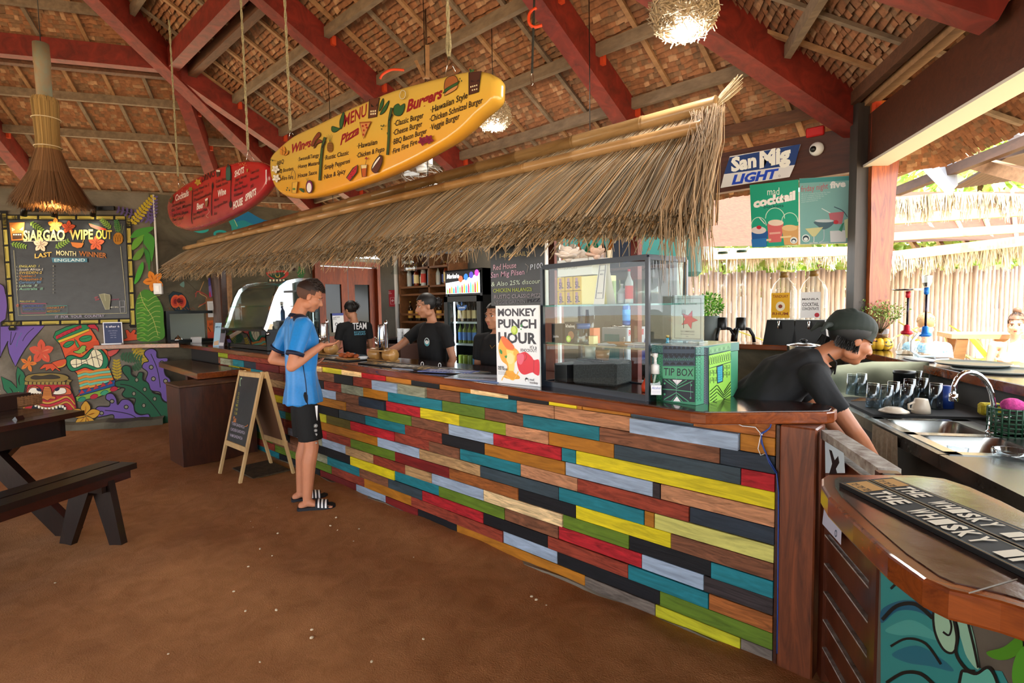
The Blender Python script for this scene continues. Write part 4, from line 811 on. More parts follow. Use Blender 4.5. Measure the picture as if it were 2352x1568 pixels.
# ---------------------------------------------------------------- left floor furniture
dk=mat('dark_stain','1d0f0c',.3,grain=(9,9,2,1.6,1.5),col2='0c0706',bump=.1,coat=.35)
dkr=mat('dark_red_stain','35120c',.25,grain=(2,9,9,1.6,1.5),col2='1a0a08',bump=.08,coat=.5)
T0=atz(194,942,.80); T0.z=0
def tl_(a,b,z): return T0+TR*a+NR*b+Vector((0,0,z))
pt=thing('picnic_table','dark stained wooden picnic table with crossed legs by the mural','table',tl_(.9,-.38,0))
for k in range(5):
    mb=MB(); mb.beam(tl_(0,-.075-.155*k,.78),tl_(2.0,-.075-.155*k,.78),.15,.04); mb.build('tabletop_plank',dkr,pt)
for b in(-.06,-.70): mb=MB(); mb.beam(tl_(.12,b,.69),tl_(1.9,b,.69),.04,.13); mb.build('apron',dk,pt)
for a in (.14,1.8):
    mb=MB(); mb.beam(tl_(a,-.04,.69),tl_(a,-.72,.69),.04,.13); mb.build('end_rail',dk,pt)
for a in (.38,1.7):
    mb=MB(); mb.beam(tl_(a+.03,-.62,.76),tl_(a+.03,.36,0),.16,.05,up=tuple(TR)); mb.build('leg',dk,pt)
    mb=MB(); mb.beam(tl_(a-.03,-.10,.76),tl_(a-.03,-1.1,0),.16,.05,up=tuple(TR)); mb.build('leg',dk,pt)
B0=atz(314,1062,.5); B0.z=0
def bl(a,b,z): return B0+TR*a+NR*b+Vector((0,0,z))
bn=thing('bench','dark stained wooden bench with splayed board legs beside the picnic table','bench',bl(.8,-.14,0))
for b in (-.065,-.215): mb=MB(); mb.beam(bl(0,b,.48),bl(1.9,b,.48),.13,.04); mb.build('seat_plank',dk,bn)
for b in (-.03,-.25): mb=MB(); mb.beam(bl(.04,b,.435),bl(1.86,b,.435),.035,.06); mb.build('apron',dkr,bn)
for a in (.2,1.6):
    for sg in (-1,1):
        o_=-.14; mb=MB(); p0=bl(a-.02*sg,o_+.035*sg,.46); p1=bl(a+.03-.02*sg,o_+.19*sg,-.005)
        # tapered board leg
        vs=[]
        for p,w in ((p0,.085),(p1,.05)):
            for i,j in ((-1,-1),(1,-1),(1,1),(-1,1)): vs.append(p+NR*w*i+TR*.022*j)
        mb.add(vs,[(3,2,1,0),(4,5,6,7),(0,1,5,4),(1,2,6,5),(2,3,7,6),(3,0,4,7)]); mb.build('leg',dk,bn)
    mb=MB(); mb.beam(bl(a+.03,-.02,.40),bl(a+.03,-.26,.40),.03,.08); mb.build('cross_rail',dk,bn)
tz=.80
q=atz(22,940,tz); mb=MB(); mb.box((q.x-.06,q.y-.03,tz+.055),(.30,.16,.11),rz=-1.0); mb.build('napkin_box',mat('box_brown','2a140e',.4),None,'dark brown wooden box on the picnic table','box')
q=atz(56,932,tz); bk=thing('basket','small woven rattan condiment basket on the picnic table','basket',(q.x,q.y,tz),rz=-1.0); mb=MB()
for k in range(6): mb.tube([(math.copysign(.09,c)*1,math.copysign(.06,s_),.008+.014*k) for c,s_ in ((1,1),(-1,1),(-1,-1),(1,-1))],.0075,5,closed=True)
for x in np.linspace(-.085,.085,8):
    for y in(-.062,.062): mb.box((x,y,.045),(.012,.006,.09))
for y in np.linspace(-.055,.055,5):
    for x in(-.092,.092): mb.box((x,y,.045),(.006,.012,.09))
mb.box((0,0,.005),(.17,.11,.006)); mb.build('weave',mat('rattan','8a5f3a',.6,grain=(30,30,30,1),var=.4),bk,local=True)
q=atz(14,930,tz); q2=Vector((q.x-.02,q.y-.06,tz+.112)); bt=thing('bottle','small glass bottle with cork stopper on the picnic table','bottle',q2); mb=MB(); mb.lathe([(.001,0),(.034,0),(.036,.01),(.036,.06),(.022,.085),(.014,.10),(.014,.125)],(0,0,0),16); mb.build('glass_body',mat('bottle_glass','cfe0dc',.05,trans=.9,rough=.05) if 0 else GL,bt,local=True)
mb=MB(); mb.lathe([(.018,.112),(.019,.14),(.012,.142)],(0,0,0),12); mb.build('cork',mat('cork','b0764c',.8),bt,local=True)
mb=MB(); mb.lathe([(.001,.004),(.031,.004),(.031,.04),(.001,.041)],(0,0,0),14); mb.build('contents',mat('chilli','8a6a5a',.5),bt,local=True)
q=atz(47,930,tz); sh=thing('shaker','clear glass salt shaker with chrome lid in the rattan basket','shaker',(q.x,q.y-.01,tz+.01)); mb=MB(); mb.lathe([(.02,0),(.024,.01),(.022,.075)],(0,0,0),14); mb.build('glass_body',GL,sh,local=True); mb=MB(); mb.lathe([(.024,.075),(.024,.09),(.012,.1),(.001,.102)],(0,0,0),14); mb.build('lid',CHROME,sh,local=True)
# pedestal box, corner bench shelf
wbx=mat('box_wood','4a2414',.35,grain=(6,6,1.2,1.6,2.5),col2='25100a',bump=.1,coat=.3)
mb=MB(); mb.box((-6.17,1.94,.40),(.44,.72,.80),ch=.004); pd=thing('pedestal_box','tall brown plywood box standing against the left end of the plank bar','box',(-6.17,1.97,0)); mb.build('carcass',wbx,pd)
mb=MB(); mb.box((-6.17,1.94,.812),(.46,.73,.022),ch=.003); mb.build('lid',mat('box_top','5a3a22',.4,grain=(3,9,9,1.5),col2='3a2214'),pd)
s0=[atz(400,832,.9),atz(448,857,.9),atz(512,838,.9)]
mb=MB(); mb.prism([(-8.15,1.95),(s0[1].x,s0[1].y+.02),(s0[1].x-.03,2.315),(-8.4,2.315)],.83,.895,.004); sb=thing('corner_shelf','low thick varnished wood shelf in the corner below the countertop','shelf',(-7.3,2.1,.83)); mb.build('board',cedge,sb)
mb=MB(); mb.prism([(-8.12,1.97),(s0[1].x-.03,s0[1].y+.04),(s0[1].x-.05,2.30),(-8.35,2.30)],.8945,.8965); mb.build('top',mat('shelf_top','5a4424',.25,coat=.4),sb)
mb=MB(); mb.box((-7.6,2.15,.41),(.08,.08,.83)); mb.build('leg',WOOD,sb)
# A-frame sign
fl,fr=atz(505,1087,0),atz(551,1111,0); fl.z=fr.z=0; tL,tR=aty(553,850,2.0),aty(603,854,2.0); rl=atz(623,1065,0); rl.z=0; rr=rl+(fr-fl)
af=thing('chalkboard_stand','folding A-frame chalkboard stand with pale pine legs on the sand','sign stand',((fl+rr)/2))
pine=mat('pine','c9a672',.6,grain=(10,10,2,1.5),var=.2)
up=(tL-fl).normalized(); L_=(tL-fl).length; xd=(fr-fl).normalized()
mb=MB(); mb.beam(fl,tL,.035,.022,up=(0,-1,0)); mb.build('leg',pine,af); mb=MB(); mb.beam(fr,tR,.035,.022,up=(0,-1,0)); mb.build('leg',pine,af)
mb=MB(); mb.beam(rl,tL+Vector((.03,.02,0)),.035,.022,up=(0,1,0)); mb.build('leg',pine,af); mb=MB(); mb.beam(rr,tR+Vector((.03,.02,0)),.035,.022,up=(0,1,0)); mb.build('leg',pine,af)
for t in (.965,.30): mb=MB(); mb.beam(fl.lerp(tL,t),fr.lerp(tR,t),.022,.045 if t>.5 else .05,up=(0,0,1)); mb.build('rail',pine,af)
for t in (.965,.30): mb=MB(); mb.beam(rl.lerp(tL,t)+Vector((.02,.012,0)),rr.lerp(tR,t)+Vector((.02,.012,0)),.022,.05,up=(0,0,1)); mb.build('rail',pine,af)
mb=MB(); A=[fl.lerp(tL,.32),fr.lerp(tR,.32),fr.lerp(tR,.95),fl.lerp(tL,.95)]; nf=(A[1]-A[0]).cross(A[3]-A[0]).normalized(); mb.add([p+nf*.006 for p in A]+[p-nf*.006 for p in A],[(0,1,2,3),(7,6,5,4),(0,4,5,1),(2,6,7,3)]); mb.build('board',_M['board_black'],af)
mb=MB(); B_=[rl.lerp(tL,.32),rr.lerp(tR,.32),rr.lerp(tR,.95),rl.lerp(tL,.95)]; mb.quad(*[p+Vector((.02,.01,0)) for p in B_]); mb.build('board',mat('hardboard','6a4a34',.7),af)
P=Paint(lambda x,y: at(x,y,nf,A[0]+nf*.007),nf,(5.6,500,840))
P.text('Coffee',(285,270),(390,285),130,'a9cfa0',.005,.2); P.text('Frappe',(392,290),(490,310),130,'a9cfa0',.005,.2)
for i,t in enumerate(('·CHOCO CHIP','·COOKIES&CREAM','·COFFEE JELLY','·MATCHA CREAM','·VANILLA','·CARAMEL')): P.text(t,(258-i*9,372+i*50),((395,402,372,378,312,298)[i],386+i*52),38,'b0a83c',.002)
P.text('Sandwich',(200,720),(360,740),75,'d08040',.02,.2); P.line([(350,780),(385,760),(390,640),(410,545),(400,600),(385,640)],'d08040',8)
for i,t in enumerate(('·TUNA SANDWICH','·CHICKEN SANDWICH','·HAM SANDWICH')): P.text(t,((180,165,158)[i],755+i*75),((345,352,318)[i],810+i*72),42,'b8b0c0',.002)
P.build('chalk_lettering',af,.8)
mb=MB(); q=atz(600,1078,.0); mb.box((q.x,q.y,.004),(.5,.35,.012)); mb.build('drain_grate',mat('grate','4a3a26',.9,grain=(20,20,20,1),var=.6),None,'square rusty floor grate behind the A-frame sign','grate')
# ---------------------------------------------------------------- hanging lamps
D1=5.6; a=atd(88,100,D1); b=atd(104,230,D1); c0=atd(108,300,D1); c1=atd(112,345,D1); e=atd(110,470,D1)
ax_=Vector((a.x,a.y,0)); z=lambda v:v.z
lamp=thing('broom_lamp','hanging lamp made of an upturned straw broom on a bamboo stem','lamp',(c0.x,c0.y,e.z))
cx_,cy_=c0.x,c0.y
mb=MB(); mb.tube([(cx_,cy_,a.z),(cx_,cy_,a.z-.2),(cx_,cy_,a.z-.21),(cx_,cy_,c0.z-.1)],[.068,.072,.068,.06],14); mb.build('bamboo_stem',mat('bamboo_old','9a7048',.5,grain=(5,5,3,1.5),col2='7a8a80'),lamp)
mb=MB(); mb.tube([(cx_,cy_,a.z),(cx_,cy_,6.6)],.004,5); mb.build('cord',BLACK,lamp)
mb=MB(); r5=random.Random(4)
zt,zm,zb=atd(100,232,D1).z,c1.z,e.z; R_=.36
for i in range(3600):
    an=r5.random()*6.283; q=r5.random()**.45; rr_=r5.uniform(.8,1)
    u,v=math.cos(an),math.sin(an); zz=zb+r5.uniform(-.03,.05)-.02*q
    pts=[(u*.115*q,v*.115*q,zt+r5.uniform(-.03,.03)),(u*.10*q,v*.10*q,zm+.12),(u*.105*q,v*.105*q,zm),(u*(.07+.11*q),v*(.07+.11*q),zm-.24),(u*R_*q,v*R_*q,zz)]
    k=r5.uniform(.55,1.15); ti=r5.random(); w=.0028
    for j in range(4):
        t=j/4; cc=(.42*k,.27*k,.10*k) if j<2 else (.30*k,.155*k,.07*k)
        mb.col=cc; p0=Vector(pts[j]); p1=Vector(pts[j+1]); sd=Vector((-v,u,0))*w*(1-.12*j)
        sd2=Vector((-v,u,0))*w*(1-.12*(j+1))
        o_=Vector((cx_,cy_,0)); mb.add([p0-sd+o_,p0+sd+o_,p1+sd2+o_,p1-sd2+o_],[(0,1,2,3)])
mb.build('straw_skirt',mat('straw','ffffff',.8,attr=True),lamp,kind='stuff')
for zz,r_ in ((zt-.18,.117),(zm+.03,.112)): mb=MB(); mb.tube([(cx_+r_*math.cos(t),cy_+r_*math.sin(t),zz) for t in np.linspace(0,6.1,18)],.006,5,closed=True); mb.build('binding',mat('cord_white','d8c8a8',.7),lamp)
mb=MB(); mb.ball((cx_,cy_,zb+.1),.05); mb.build('bulb',mat('bulb_warm','ffb050',.5,emit=40),lamp)
Lp=bpy.data.lights.new('bulb','POINT'); Lp.energy=14; Lp.color=(1,.62,.25); Lp.shadow_soft_size=.05; lo=bpy.data.objects.new('broom_bulb_light',Lp); COL.objects.link(lo); lo.location=(cx_,cy_,zb+.02)
def nest(px,py,d,r,lab,en):
    c=atd(px,py,d); t=thing('nest_lamp',lab,'lamp',c,group='twig ball lamps'); mb=MB(); r6=random.Random(int(px))
    for i in range(1500):
        v=Vector((r6.gauss(0,1),r6.gauss(0,1),r6.gauss(0,1))).normalized(); tz_=v.z
        if v.z<-.8: continue
        p=c+Vector((v.x,v.y,v.z*.85))*r*r6.uniform(.78,1.0); d_=Vector((r6.gauss(0,1),r6.gauss(0,1),r6.gauss(0,.6))); d_=(d_-v*d_.dot(v)*.75).normalized()*r*r6.uniform(.14,.3)
        k=r6.uniform(.6,1.2); mb.col=(.46*k,.36*k,.24*k); w=v.cross(d_).normalized()*.0035
        mb.add([p-d_-w,p-d_+w,p+d_+w,p+d_-w,p-d_+v*.005,p+d_+v*.005],[(0,1,2,3),(0,4,5,3),(1,2,5,4)])
    mb.build('twig_ball',mat('twig','ffffff',.7,attr=True),t,kind='stuff')
    mb=MB(); mb.ball(c-Vector((0,0,r*.45)),(r*.42,r*.42,r*.3)); mb.build('bulb',mat('bulb_cool','ffffff',.5,emit=22),t)
    mb=MB(); mb.tube([c+Vector((0,0,r*.7)),Vector((c.x,c.y,c.z+2.2 if d<4 else c.z+.95))],.004,5); mb.build('cord',BLACK,t)
    L=bpy.data.lights.new('bulb','POINT'); L.energy=en; L.color=(1,.95,.88); L.shadow_soft_size=.06; lo=bpy.data.objects.new('nest_bulb_light',L); COL.objects.link(lo); lo.location=c-Vector((0,0,r*.95))
nest(1571,28,3.0,.175,'large twig ball lamp hanging near the top edge above the awning end',30)
nest(1133,266,5.5,.18,'small twig ball lamp behind the tip of the yellow surfboard',30)
# wall fan hanging behind the yellow board
c=atd(970,400,5.6); fn=thing('wire_fan','white wall fan with wire cage behind the yellow surfboard','fan',c+Vector((0,0,.1)))
mb=MB()
for k in range(14):
    an=k*math.pi/7; pr=[]
    for t in np.linspace(0,1,7): rr_=.21*math.sin(t*math.pi/2); pr.append(c+Vector((rr_*math.cos(an),rr_*math.sin(an),-.075*math.cos(t*math.pi/2)-.02)))
    mb.tube(pr,.0022,4,caps=False)
    mb.tube([p*1+Vector((0,0,2*(c.z-p.z)-.0)) for p in pr],.0022,4,caps=False)
for rr_,zz in ((.21,-.02),(.21,.02),(.12,-.083),(.06,-.092),(.17,-.06)): mb.tube([c+Vector((rr_*math.cos(t),rr_*math.sin(t),zz)) for t in np.linspace(0,6.28,24,endpoint=False)],.003,4,closed=True)
mb.build('wire_cage',mat('wire_grey','b0ada6',.4,.6),fn,kind='stuff')
mb=MB(); mb.lathe([(.001,-.09),(.045,-.088),(.045,-.07)],c,16); mb.lathe([(.06,.03),(.065,.06),(.05,.13),(.02,.14)],c,16); mb.box(c+Vector((.06,.05,.22)),(.05,.06,.28),ch=.01); mb.build('motor',WHITE,fn); mb=MB(); q=c+Vector((.06,.05,.34)); mb.tube([q,Vector((q.x,q.y,6.3-.495*q.y))],.012,6); mb.build('drop_rod',STEEL,fn)
for k in range(3):
    an=k*2.09; u,v=math.cos(an),math.sin(an); mb=MB(); mb.add([c+Vector((u*.03-v*.02,v*.03+u*.02,0)),c+Vector((u*.18-v*.07,v*.18+u*.07,.02)),c+Vector((u*.19+v*.03,v*.19-u*.03,-.02)),c+Vector((u*.03+v*.02,v*.03-u*.02,-.01))],[(0,1,2,3)]); mb.build('blade',mat('blade','c8ccd0',.3),fn)
# hook rope, roof cables
p=atd(1222,168,4.2); rh=thing('hook_rope','thin black rope with a steel carabiner hanging from the rafter','rope',p-Vector((0,0,.1)))
mb=MB(); mb.tube([p,p+Vector((.02,.02,.62)),p+Vector((.03,.03,.9))],.009,6); mb.build('rope',mat('rope_black','26241f',.8,grain=(80,80,80,1),var=.5),rh)
mb=MB(); mb.tube([p+Vector((.012*math.cos(t),0,-.045+.045*math.sin(t))) for t in np.linspace(0,6.28,16,endpoint=False)],.003,5,closed=True); mb.build('carabiner',CHROME,rh)
orng=mat('cable_orange','d8451c',.5)
for nm_,pts,d,lab in (('orange_cable',[(873,181),(880,170),(900,160),(928,161)],5.3,'orange cable arching over the beam above the yellow surfboard'),('orange_cable',[(1232,18),(1217,30),(1215,50),(1225,62),(1245,58)],4.2,'orange cable loop hanging off the middle red rafter')):
    mb=MB(); mb.tube([atd(x,y,d) for x,y in crom(pts,5)],.012,8); mb.build(nm_,orng,None,lab,'cable')
mb=MB(); mb.beam(atd(982,105,5.2),atd(982,180,5.2),.035,.035); o_=mb.build('timber_offcut',WOODT,None,'short pale upright timber offcut above the yellow surfboard','timber')
mb=MB(); mb.beam(atd(955,140,5.25),atd(975,180,5.25),.03,.03); mb.build('timber_brace',WOODT,None,'short pale slanting brace above the yellow surfboard','timber')
# ---------------------------------------------------------------- people
def remesh(mb,name,m,parent,vox=.006,it=3,**k):
    o=mb.build(name,m,parent,**k); o.location=(0,0,0) if parent else o.location
    r=o.modifiers.new('r','REMESH'); r.mode='VOXEL'; r.voxel_size=vox; r.use_smooth_shade=True
    if it: q=o.modifiers.new('s','SMOOTH'); q.factor=.5; q.iterations=it
    dg=bpy.context.evaluated_depsgraph_get(); me=bpy.data.meshes.new_from_object(o.evaluated_get(dg)); o.modifiers.clear(); o.data=me; me.name=name
    me.polygons.foreach_set('use_smooth',[True]*len(me.polygons))
    me.materials.clear(); me.materials.append(m); return o
def etube(mb,pts,ra,rb,side,seg=18,caps=True):
    pts=[Vector(p) for p in pts]; side=Vector(side); n=len(pts); vs=[];fs=[]
    for i,p in enumerate(pts):
        t=(pts[min(i+1,n-1)]-pts[max(i-1,0)]).normalized(); x=(side-t*side.dot(t)).normalized(); y=t.cross(x)
        for k in range(seg):
            a=2*math.pi*k/seg; vs.append(p+x*math.cos(a)*ra[i]+y*math.sin(a)*rb[i])
    for i in range(n-1):
        for k in range(seg): l=(k+1)%seg; fs.append((i*seg+k,i*seg+l,(i+1)*seg+l,(i+1)*seg+k))
    if caps: fs+=[tuple(range(seg-1,-1,-1)),tuple((n-1)*seg+k for k in range(seg))]
    sm=mb.smooth; mb.smooth=True; mb.add(vs,fs); mb.smooth=sm
def capsule(mb,a,b,r0,r1):
    a,b=Vector(a),Vector(b); mb.tube([a.lerp(b,t) for t in (0,.25,.5,.75,1)],[r0+(r1-r0)*t for t in (0,.25,.5,.75,1)],12); mb.ball(a,r0,12,8); mb.ball(b,r1,12,8)
def hand(mb,W,d,n,s=1,curl=.25,spread=.1,thumb=1):
    W,d,n=Vector(W),Vector(d).normalized(),Vector(n); n=(n-d*n.dot(d)).normalized(); x=d.cross(n).normalized()*thumb
    etube(mb,[W-d*.02*s,W+d*.02*s,W+d*.06*s,W+d*.095*s],[.024*s,.030*s,.040*s,.038*s],[.017*s,.015*s,.014*s,.011*s],x,12)
    for i,(off,l) in enumerate(((.030,.070),(.010,.080),(-.010,.074),(-.029,.058))):
        p=W+d*(.088-.004*abs(i-1.2))*s+x*off*s; q=(d+x*off*spread*30*.12).normalized(); a=curl*(.7+.12*i); pts=[p-q*.02*s,p]
        for k,f in enumerate((.42,.32,.26)):
            q=(q*math.cos(a)+n*math.sin(a)).normalized(); p=p+q*l*f*s; pts.append(p)
        for k in range(len(pts)-1): capsule(mb,pts[k],pts[k+1],.0088*s-.0006*k,.0084*s-.0007*k)
    p=W+d*.025*s+x*.024*s; q=(d*.72+x*.62+n*.35).normalized(); pts=[p,p+q*.042*s]; q=(q+d*.35+n*.2).normalized(); pts.append(pts[-1]+q*.034*s); q=(q+d*.25).normalized(); pts.append(pts[-1]+q*.026*s)
    for k in range(3): capsule(mb,pts[k],pts[k+1],(.0125-.0015*k)*s,(.011-.0016*k)*s)
def Rm(yaw,pitch=0,roll=0): return (Matrix.Rotation(yaw,3,'Z')@Matrix.Rotation(pitch,3,'X')@Matrix.Rotation(roll,3,'Y'))
def person(label,root,rz,J,shirt=None,lower=None,skin='c68a68',hair=None,s=1,group=None,female=False,head_only=False,name='person',vox=.0058):
    """J: joints in the figure's own frame (x right, y forward, z up)"""
    t=thing(name,label,'person',root,rz,group); mb=MB(); g=lambda k:Vector(J[k])
    hc,hR=g('head'),J['hR']; H=lambda x,y,z: hc+hR@Vector((x*s,y*s,z*s))
    f=.94 if female else 1
    mb.ball(H(0,-.012,.035),(.073*s*f,.093*s,.085*s),16,12,hR); mb.ball(H(0,.022,-.03),(.060*s*f,.070*s,.082*s),16,12,hR)
    mb.ball(H(0,.052,-.088),(.032*s*f,.030*s,.024*s),12,8,hR); 
    for sx in(-1,1):
        mb.ball(H(sx*.036,.050,-.028),(.026*s,.032*s,.030*s),10,8,hR); mb.ball(H(sx*.074*f,-.004,-.01),(.010*s,.018*s,.030*s),10,8,hR); mb.ball(H(sx*.05,.0,-.07),(.02*s,.04*s,.03*s),10,8,hR)
        mb.ball(H(sx*.028,.076,.026),(.024*s,.014*s,.009*s),8,6,hR); mb.ball(H(sx*.013,.098,-.036),(.009*s,.011*s,.008*s),8,6,hR)
    mb.tube([H(0,.078,.018),H(0,.092,-.004),H(0,.108,-.030)],[.008*s,.0095*s,.0125*s],10); mb.ball(H(0,.106,-.031),.0125*s,10,8)
    mb.ball(H(0,.084,-.056),(.020*s,.011*s,.0065*s),10,8,hR); mb.ball(H(0,.081,-.067),(.018*s,.011*s,.0065*s),10,8,hR)
    nb=g('neck'); etube(mb,[nb-Vector((0,0,.03)),nb+Vector((0,0,.02)),hc+hR@Vector((0,-.02*s,-.05*s))],[.062*s*f,(.046 if female else .054)*s,(.043 if female else .05)*s],[.058*s,(.046 if female else .055)*s,(.048 if female else .055)*s],(1,0,0))
    wp,ch=g('waist'),g('chest'); rs=J['shR'][0:3] and g('shR'); ls=g('shL'); side=(rs-ls).normalized(); hw=(rs-ls).length/2
    hp=g('pelvis')
    etube(mb,[hp,wp,ch,nb.lerp(ch,.25),nb],[.135*s,.125*s,.14*s,.10*s,.055*s],[.09*s,.09*s,.10*s,.075*s,.05*s],side)
    etube(mb,[ls,(ls+rs)/2-Vector((0,0,.01)),rs],[.045*s]*3,[.045*s]*3,(0,1,0))
    for S_ in 'RL':
        a,b,c=g('sh'+S_),g('el'+S_),g('wr'+S_); capsule(mb,a,b,.050*s*f,.038*s*f); m_=b.lerp(c,.3); capsule(mb,b,m_,.038*s*f,.039*s*f); capsule(mb,m_,c,.039*s*f,.026*s*f)
        hd=J.get('hd'+S_,(c-b).normalized()); hand(mb,c,hd,J.get('hn'+S_,(0,0,1)),s*.98*f,J.get('curl'+S_,.3),thumb=J.get('th'+S_,1))
        if 'kn'+S_ in J:
            h,k_,an=g('hp'+S_),g('kn'+S_),g('an'+S_); capsule(mb,h,k_,(.066 if lower else .082)*s,.054*s); m_=k_.lerp(an,.28); m_=m_+Vector(J.get('calf',(0,-.012,0))); capsule(mb,k_,m_,.053*s,.057*s); capsule(mb,m_,an,.056*s,.034*s)
            td=Vector(J.get('toe'+S_,(0,1,0))).normalized(); xd_=Vector((td.y,-td.x,0)); mb.ball(an+td*-.035*s+Vector((0,0,-.045*s)),(.03*s,.035*s,.032*s),10,8)
            etube(mb,[an+Vector((0,0,-.02))-td*.01,an+td*.05*s+Vector((0,0,-.040*s)),an+td*.13*s+Vector((0,0,-.058*s))],[.034*s,.036*s,.044*s],[.036*s,.026*s,.016*s],xd_,12)
            for q in range(5):
                w=(-.036+.018*q)*(1 if S_=='R' else -1); l=(.058,.055,.05,.044,.036)[q] if True else 0; w=-w*1
                capsule(mb,an+td*.12*s+xd_*w*s+Vector((0,0,-.062*s)),an+td*(.12+l)*s+xd_*w*1.05*s+Vector((0,0,-.066*s)),.011*s if q else .014*s,.009*s if q else .012*s)
    sk=mat('skin_'+skin,skin,.5,sss=.05,grain=(1,1,1,12),var=.08); remesh(mb,'body',sk,t,vox,3,local=True)
    # eyes, brows, lips
    sp=MB(); 
    for sx in(-1,1):
        e=MB(); e.C('e8e2dc'); e.ball(H(sx*.030,.073,.004),(.013*s,.010*s,.0055*s if not J.get('lookdown') else .003*s),10,8,hR); e.C('241611'); e.ball(H(sx*.030+.002*J.get('gaze',0),.0815,.0035),(.0055*s,.003*s,.0045*s if not J.get('lookdown') else .002*s),8,6,hR); e.C('2a1a14'); e.ball(H(sx*.030,.0775,.0095 if not J.get('lookdown') else .006),(.0145*s,.008*s,.0022*s),8,6,hR)
        e.build('eye',mat('eye','ffffff',.2,attr=True),t,local=True)
        e=MB(); e.ball(H(sx*.031,.0885,.026),(.018*s,.005*s,.0034*s),8,6,hR); e.build('eyebrow',mat('brow','2a1c16',.8),t,local=True)
    e=MB(); e.ball(H(0,.090,-.0565),(.0175*s,.0075*s,.0042*s),10,6,hR); e.ball(H(0,.087,-.0655),(.0155*s,.0075*s,.0045*s),10,6,hR); remesh(e,'lips',mat('lips_'+skin,J.get('lip','a8574c'),.4),t,.002,1,local=True)
    if shirt:
        c=shirt; mb=MB(); ex=c.get('ex',.014); hem=g('hem') if 'hem' in J else hp
        etube(mb,[hem,hp.lerp(wp,.3) if 'hem' in J else hp,wp,ch,nb.lerp(ch,.35),nb-Vector((0,0,.012))],[c.get('hw',.165)*s,.160*s,(.150)*s,(.165)*s,.135*s,.080*s],[c.get('hd',.125)*s,.120*s,.115*s,.125*s,.10*s,.076*s],side)
        for S_ in 'RL':
            a,b=g('sh'+S_),g('el'+S_); e_=a.lerp(b,c.get('sleeve',.68)); x_=nb.lerp(a,.35)-Vector((0,0,.028)); mb.tube([x_,a+Vector((0,0,-.004))],[.062*s,.062*s],14); mb.tube([a,a.lerp(e_,.5),e_],[.064*s*f,.063*s*f,.062*s*f],14); mb.ball(a,.064*s*f,14,10)
        o=remesh(mb,c['name'],c['mat'],t,.007,4,local=True)
        if c.get('wrinkle'):
            me=o.data; n=len(me.vertices); co=np.empty(n*3); me.vertices.foreach_get('co',co); co=co.reshape(-1,3); no=np.empty(n*3); me.vertices.foreach_get('normal',no); no=no.reshape(-1,3)
            w=.0055*np.sin(co[:,2]*14+co[:,0]*30+2*np.sin(co[:,1]*21))*np.clip((1.4-co[:,2])*3,0,1)+.004*np.sin(co[:,0]*55+co[:,1]*38+co[:,2]*9); co+=no*w[:,None]; me.vertices.foreach_set('co',co.ravel()); me.update()
        t['shirt_obj']=o.name
    if lower:
        c=lower; mb=MB(); etube(mb,[hp-Vector((0,0,.10*s)),hp,hp.lerp(wp,.4)],[.150*s,.140*s,.12*s],[.105*s,.10*s,.085*s],side)
        for S_ in 'RL':
            h,k_=g('hp'+S_),g('kn'+S_); e_=h.lerp(k_,c.get('len',.9)); mb.tube([h,h.lerp(e_,.5),e_],[.072*s,.088*s,.092*s],16); mb.ball(h,.070*s,14,10)
            if c.get('long'): an=g('an'+S_); mb.tube([k_,k_.lerp(an,.5),an],[.085*s,.07*s,.055*s],14); mb.ball(k_,.088*s,12,8)
        remesh(mb,c['name'],c['mat'],t,.008,4,local=True)
    if hair: hair(t,H,hR,s)
    return t
blk=mat('black_cotton','0c0d10',.85,grain=(1,1,1,30),var=.25)
def skullcap(mb,H,hR,s,f=1.0,zmin=.0,front=.045,back=-.08,grow=.006):
    """hair shell over the cranium: keeps the points above a tilted hairline"""
    vs=[];fs=[];sg,rg=28,16; c=H(0,-.012,.035); keep=[]
    for i in range(rg+1):
        th=math.pi*i/rg
        for k in range(sg):
            a=2*math.pi*k/sg; x=(.073*s*f+grow)*math.sin(th)*math.cos(a); y=(.093*s+grow)*math.sin(th)*math.sin(a); z=(.085*s+grow)*math.cos(th)
            u_=max(0,min(1,(y-.0)/.075)); lim=back+(front-back)*u_*u_*(3-2*u_)
            v=Vector((x,y,z)); keep.append(z/s>lim-.035); vs.append(c+hR@v)
    for i in range(rg):
        for k in range(sg):
            l=(k+1)%sg; q=(i*sg+l,i*sg+k,(i+1)*sg+k,(i+1)*sg+l)
            if all(keep[j] for j in q): fs.append(q)
    mb.smooth=True; mb.add(vs,fs); mb.smooth=False
def strands(mb,H,hR,n,fn,cols,w=.0016,seed=1):
    r=random.Random(seed)
    for i in range(n):
        pts=fn(r); pts=[H(*p) for p in pts]; mb.col=hx(r.choice(cols)); 
        for a,b in zip(pts[:-1],pts[1:]):
            sd=(b-a).cross(Vector((r.gauss(0,1),r.gauss(0,1),r.gauss(0,1)))).normalized()*w; mb.add([a-sd,a+sd,b+sd*.7,b-sd*.7],[(0,1,2,3)])
def sh_pt(th,a,g=.0): return ((.073+g)*math.sin(th)*math.cos(a),-.012+(.093+g)*math.sin(th)*math.sin(a),.035+(.085+g)*math.cos(th))
hairm=mat('hair','ffffff',.55,attr=True)
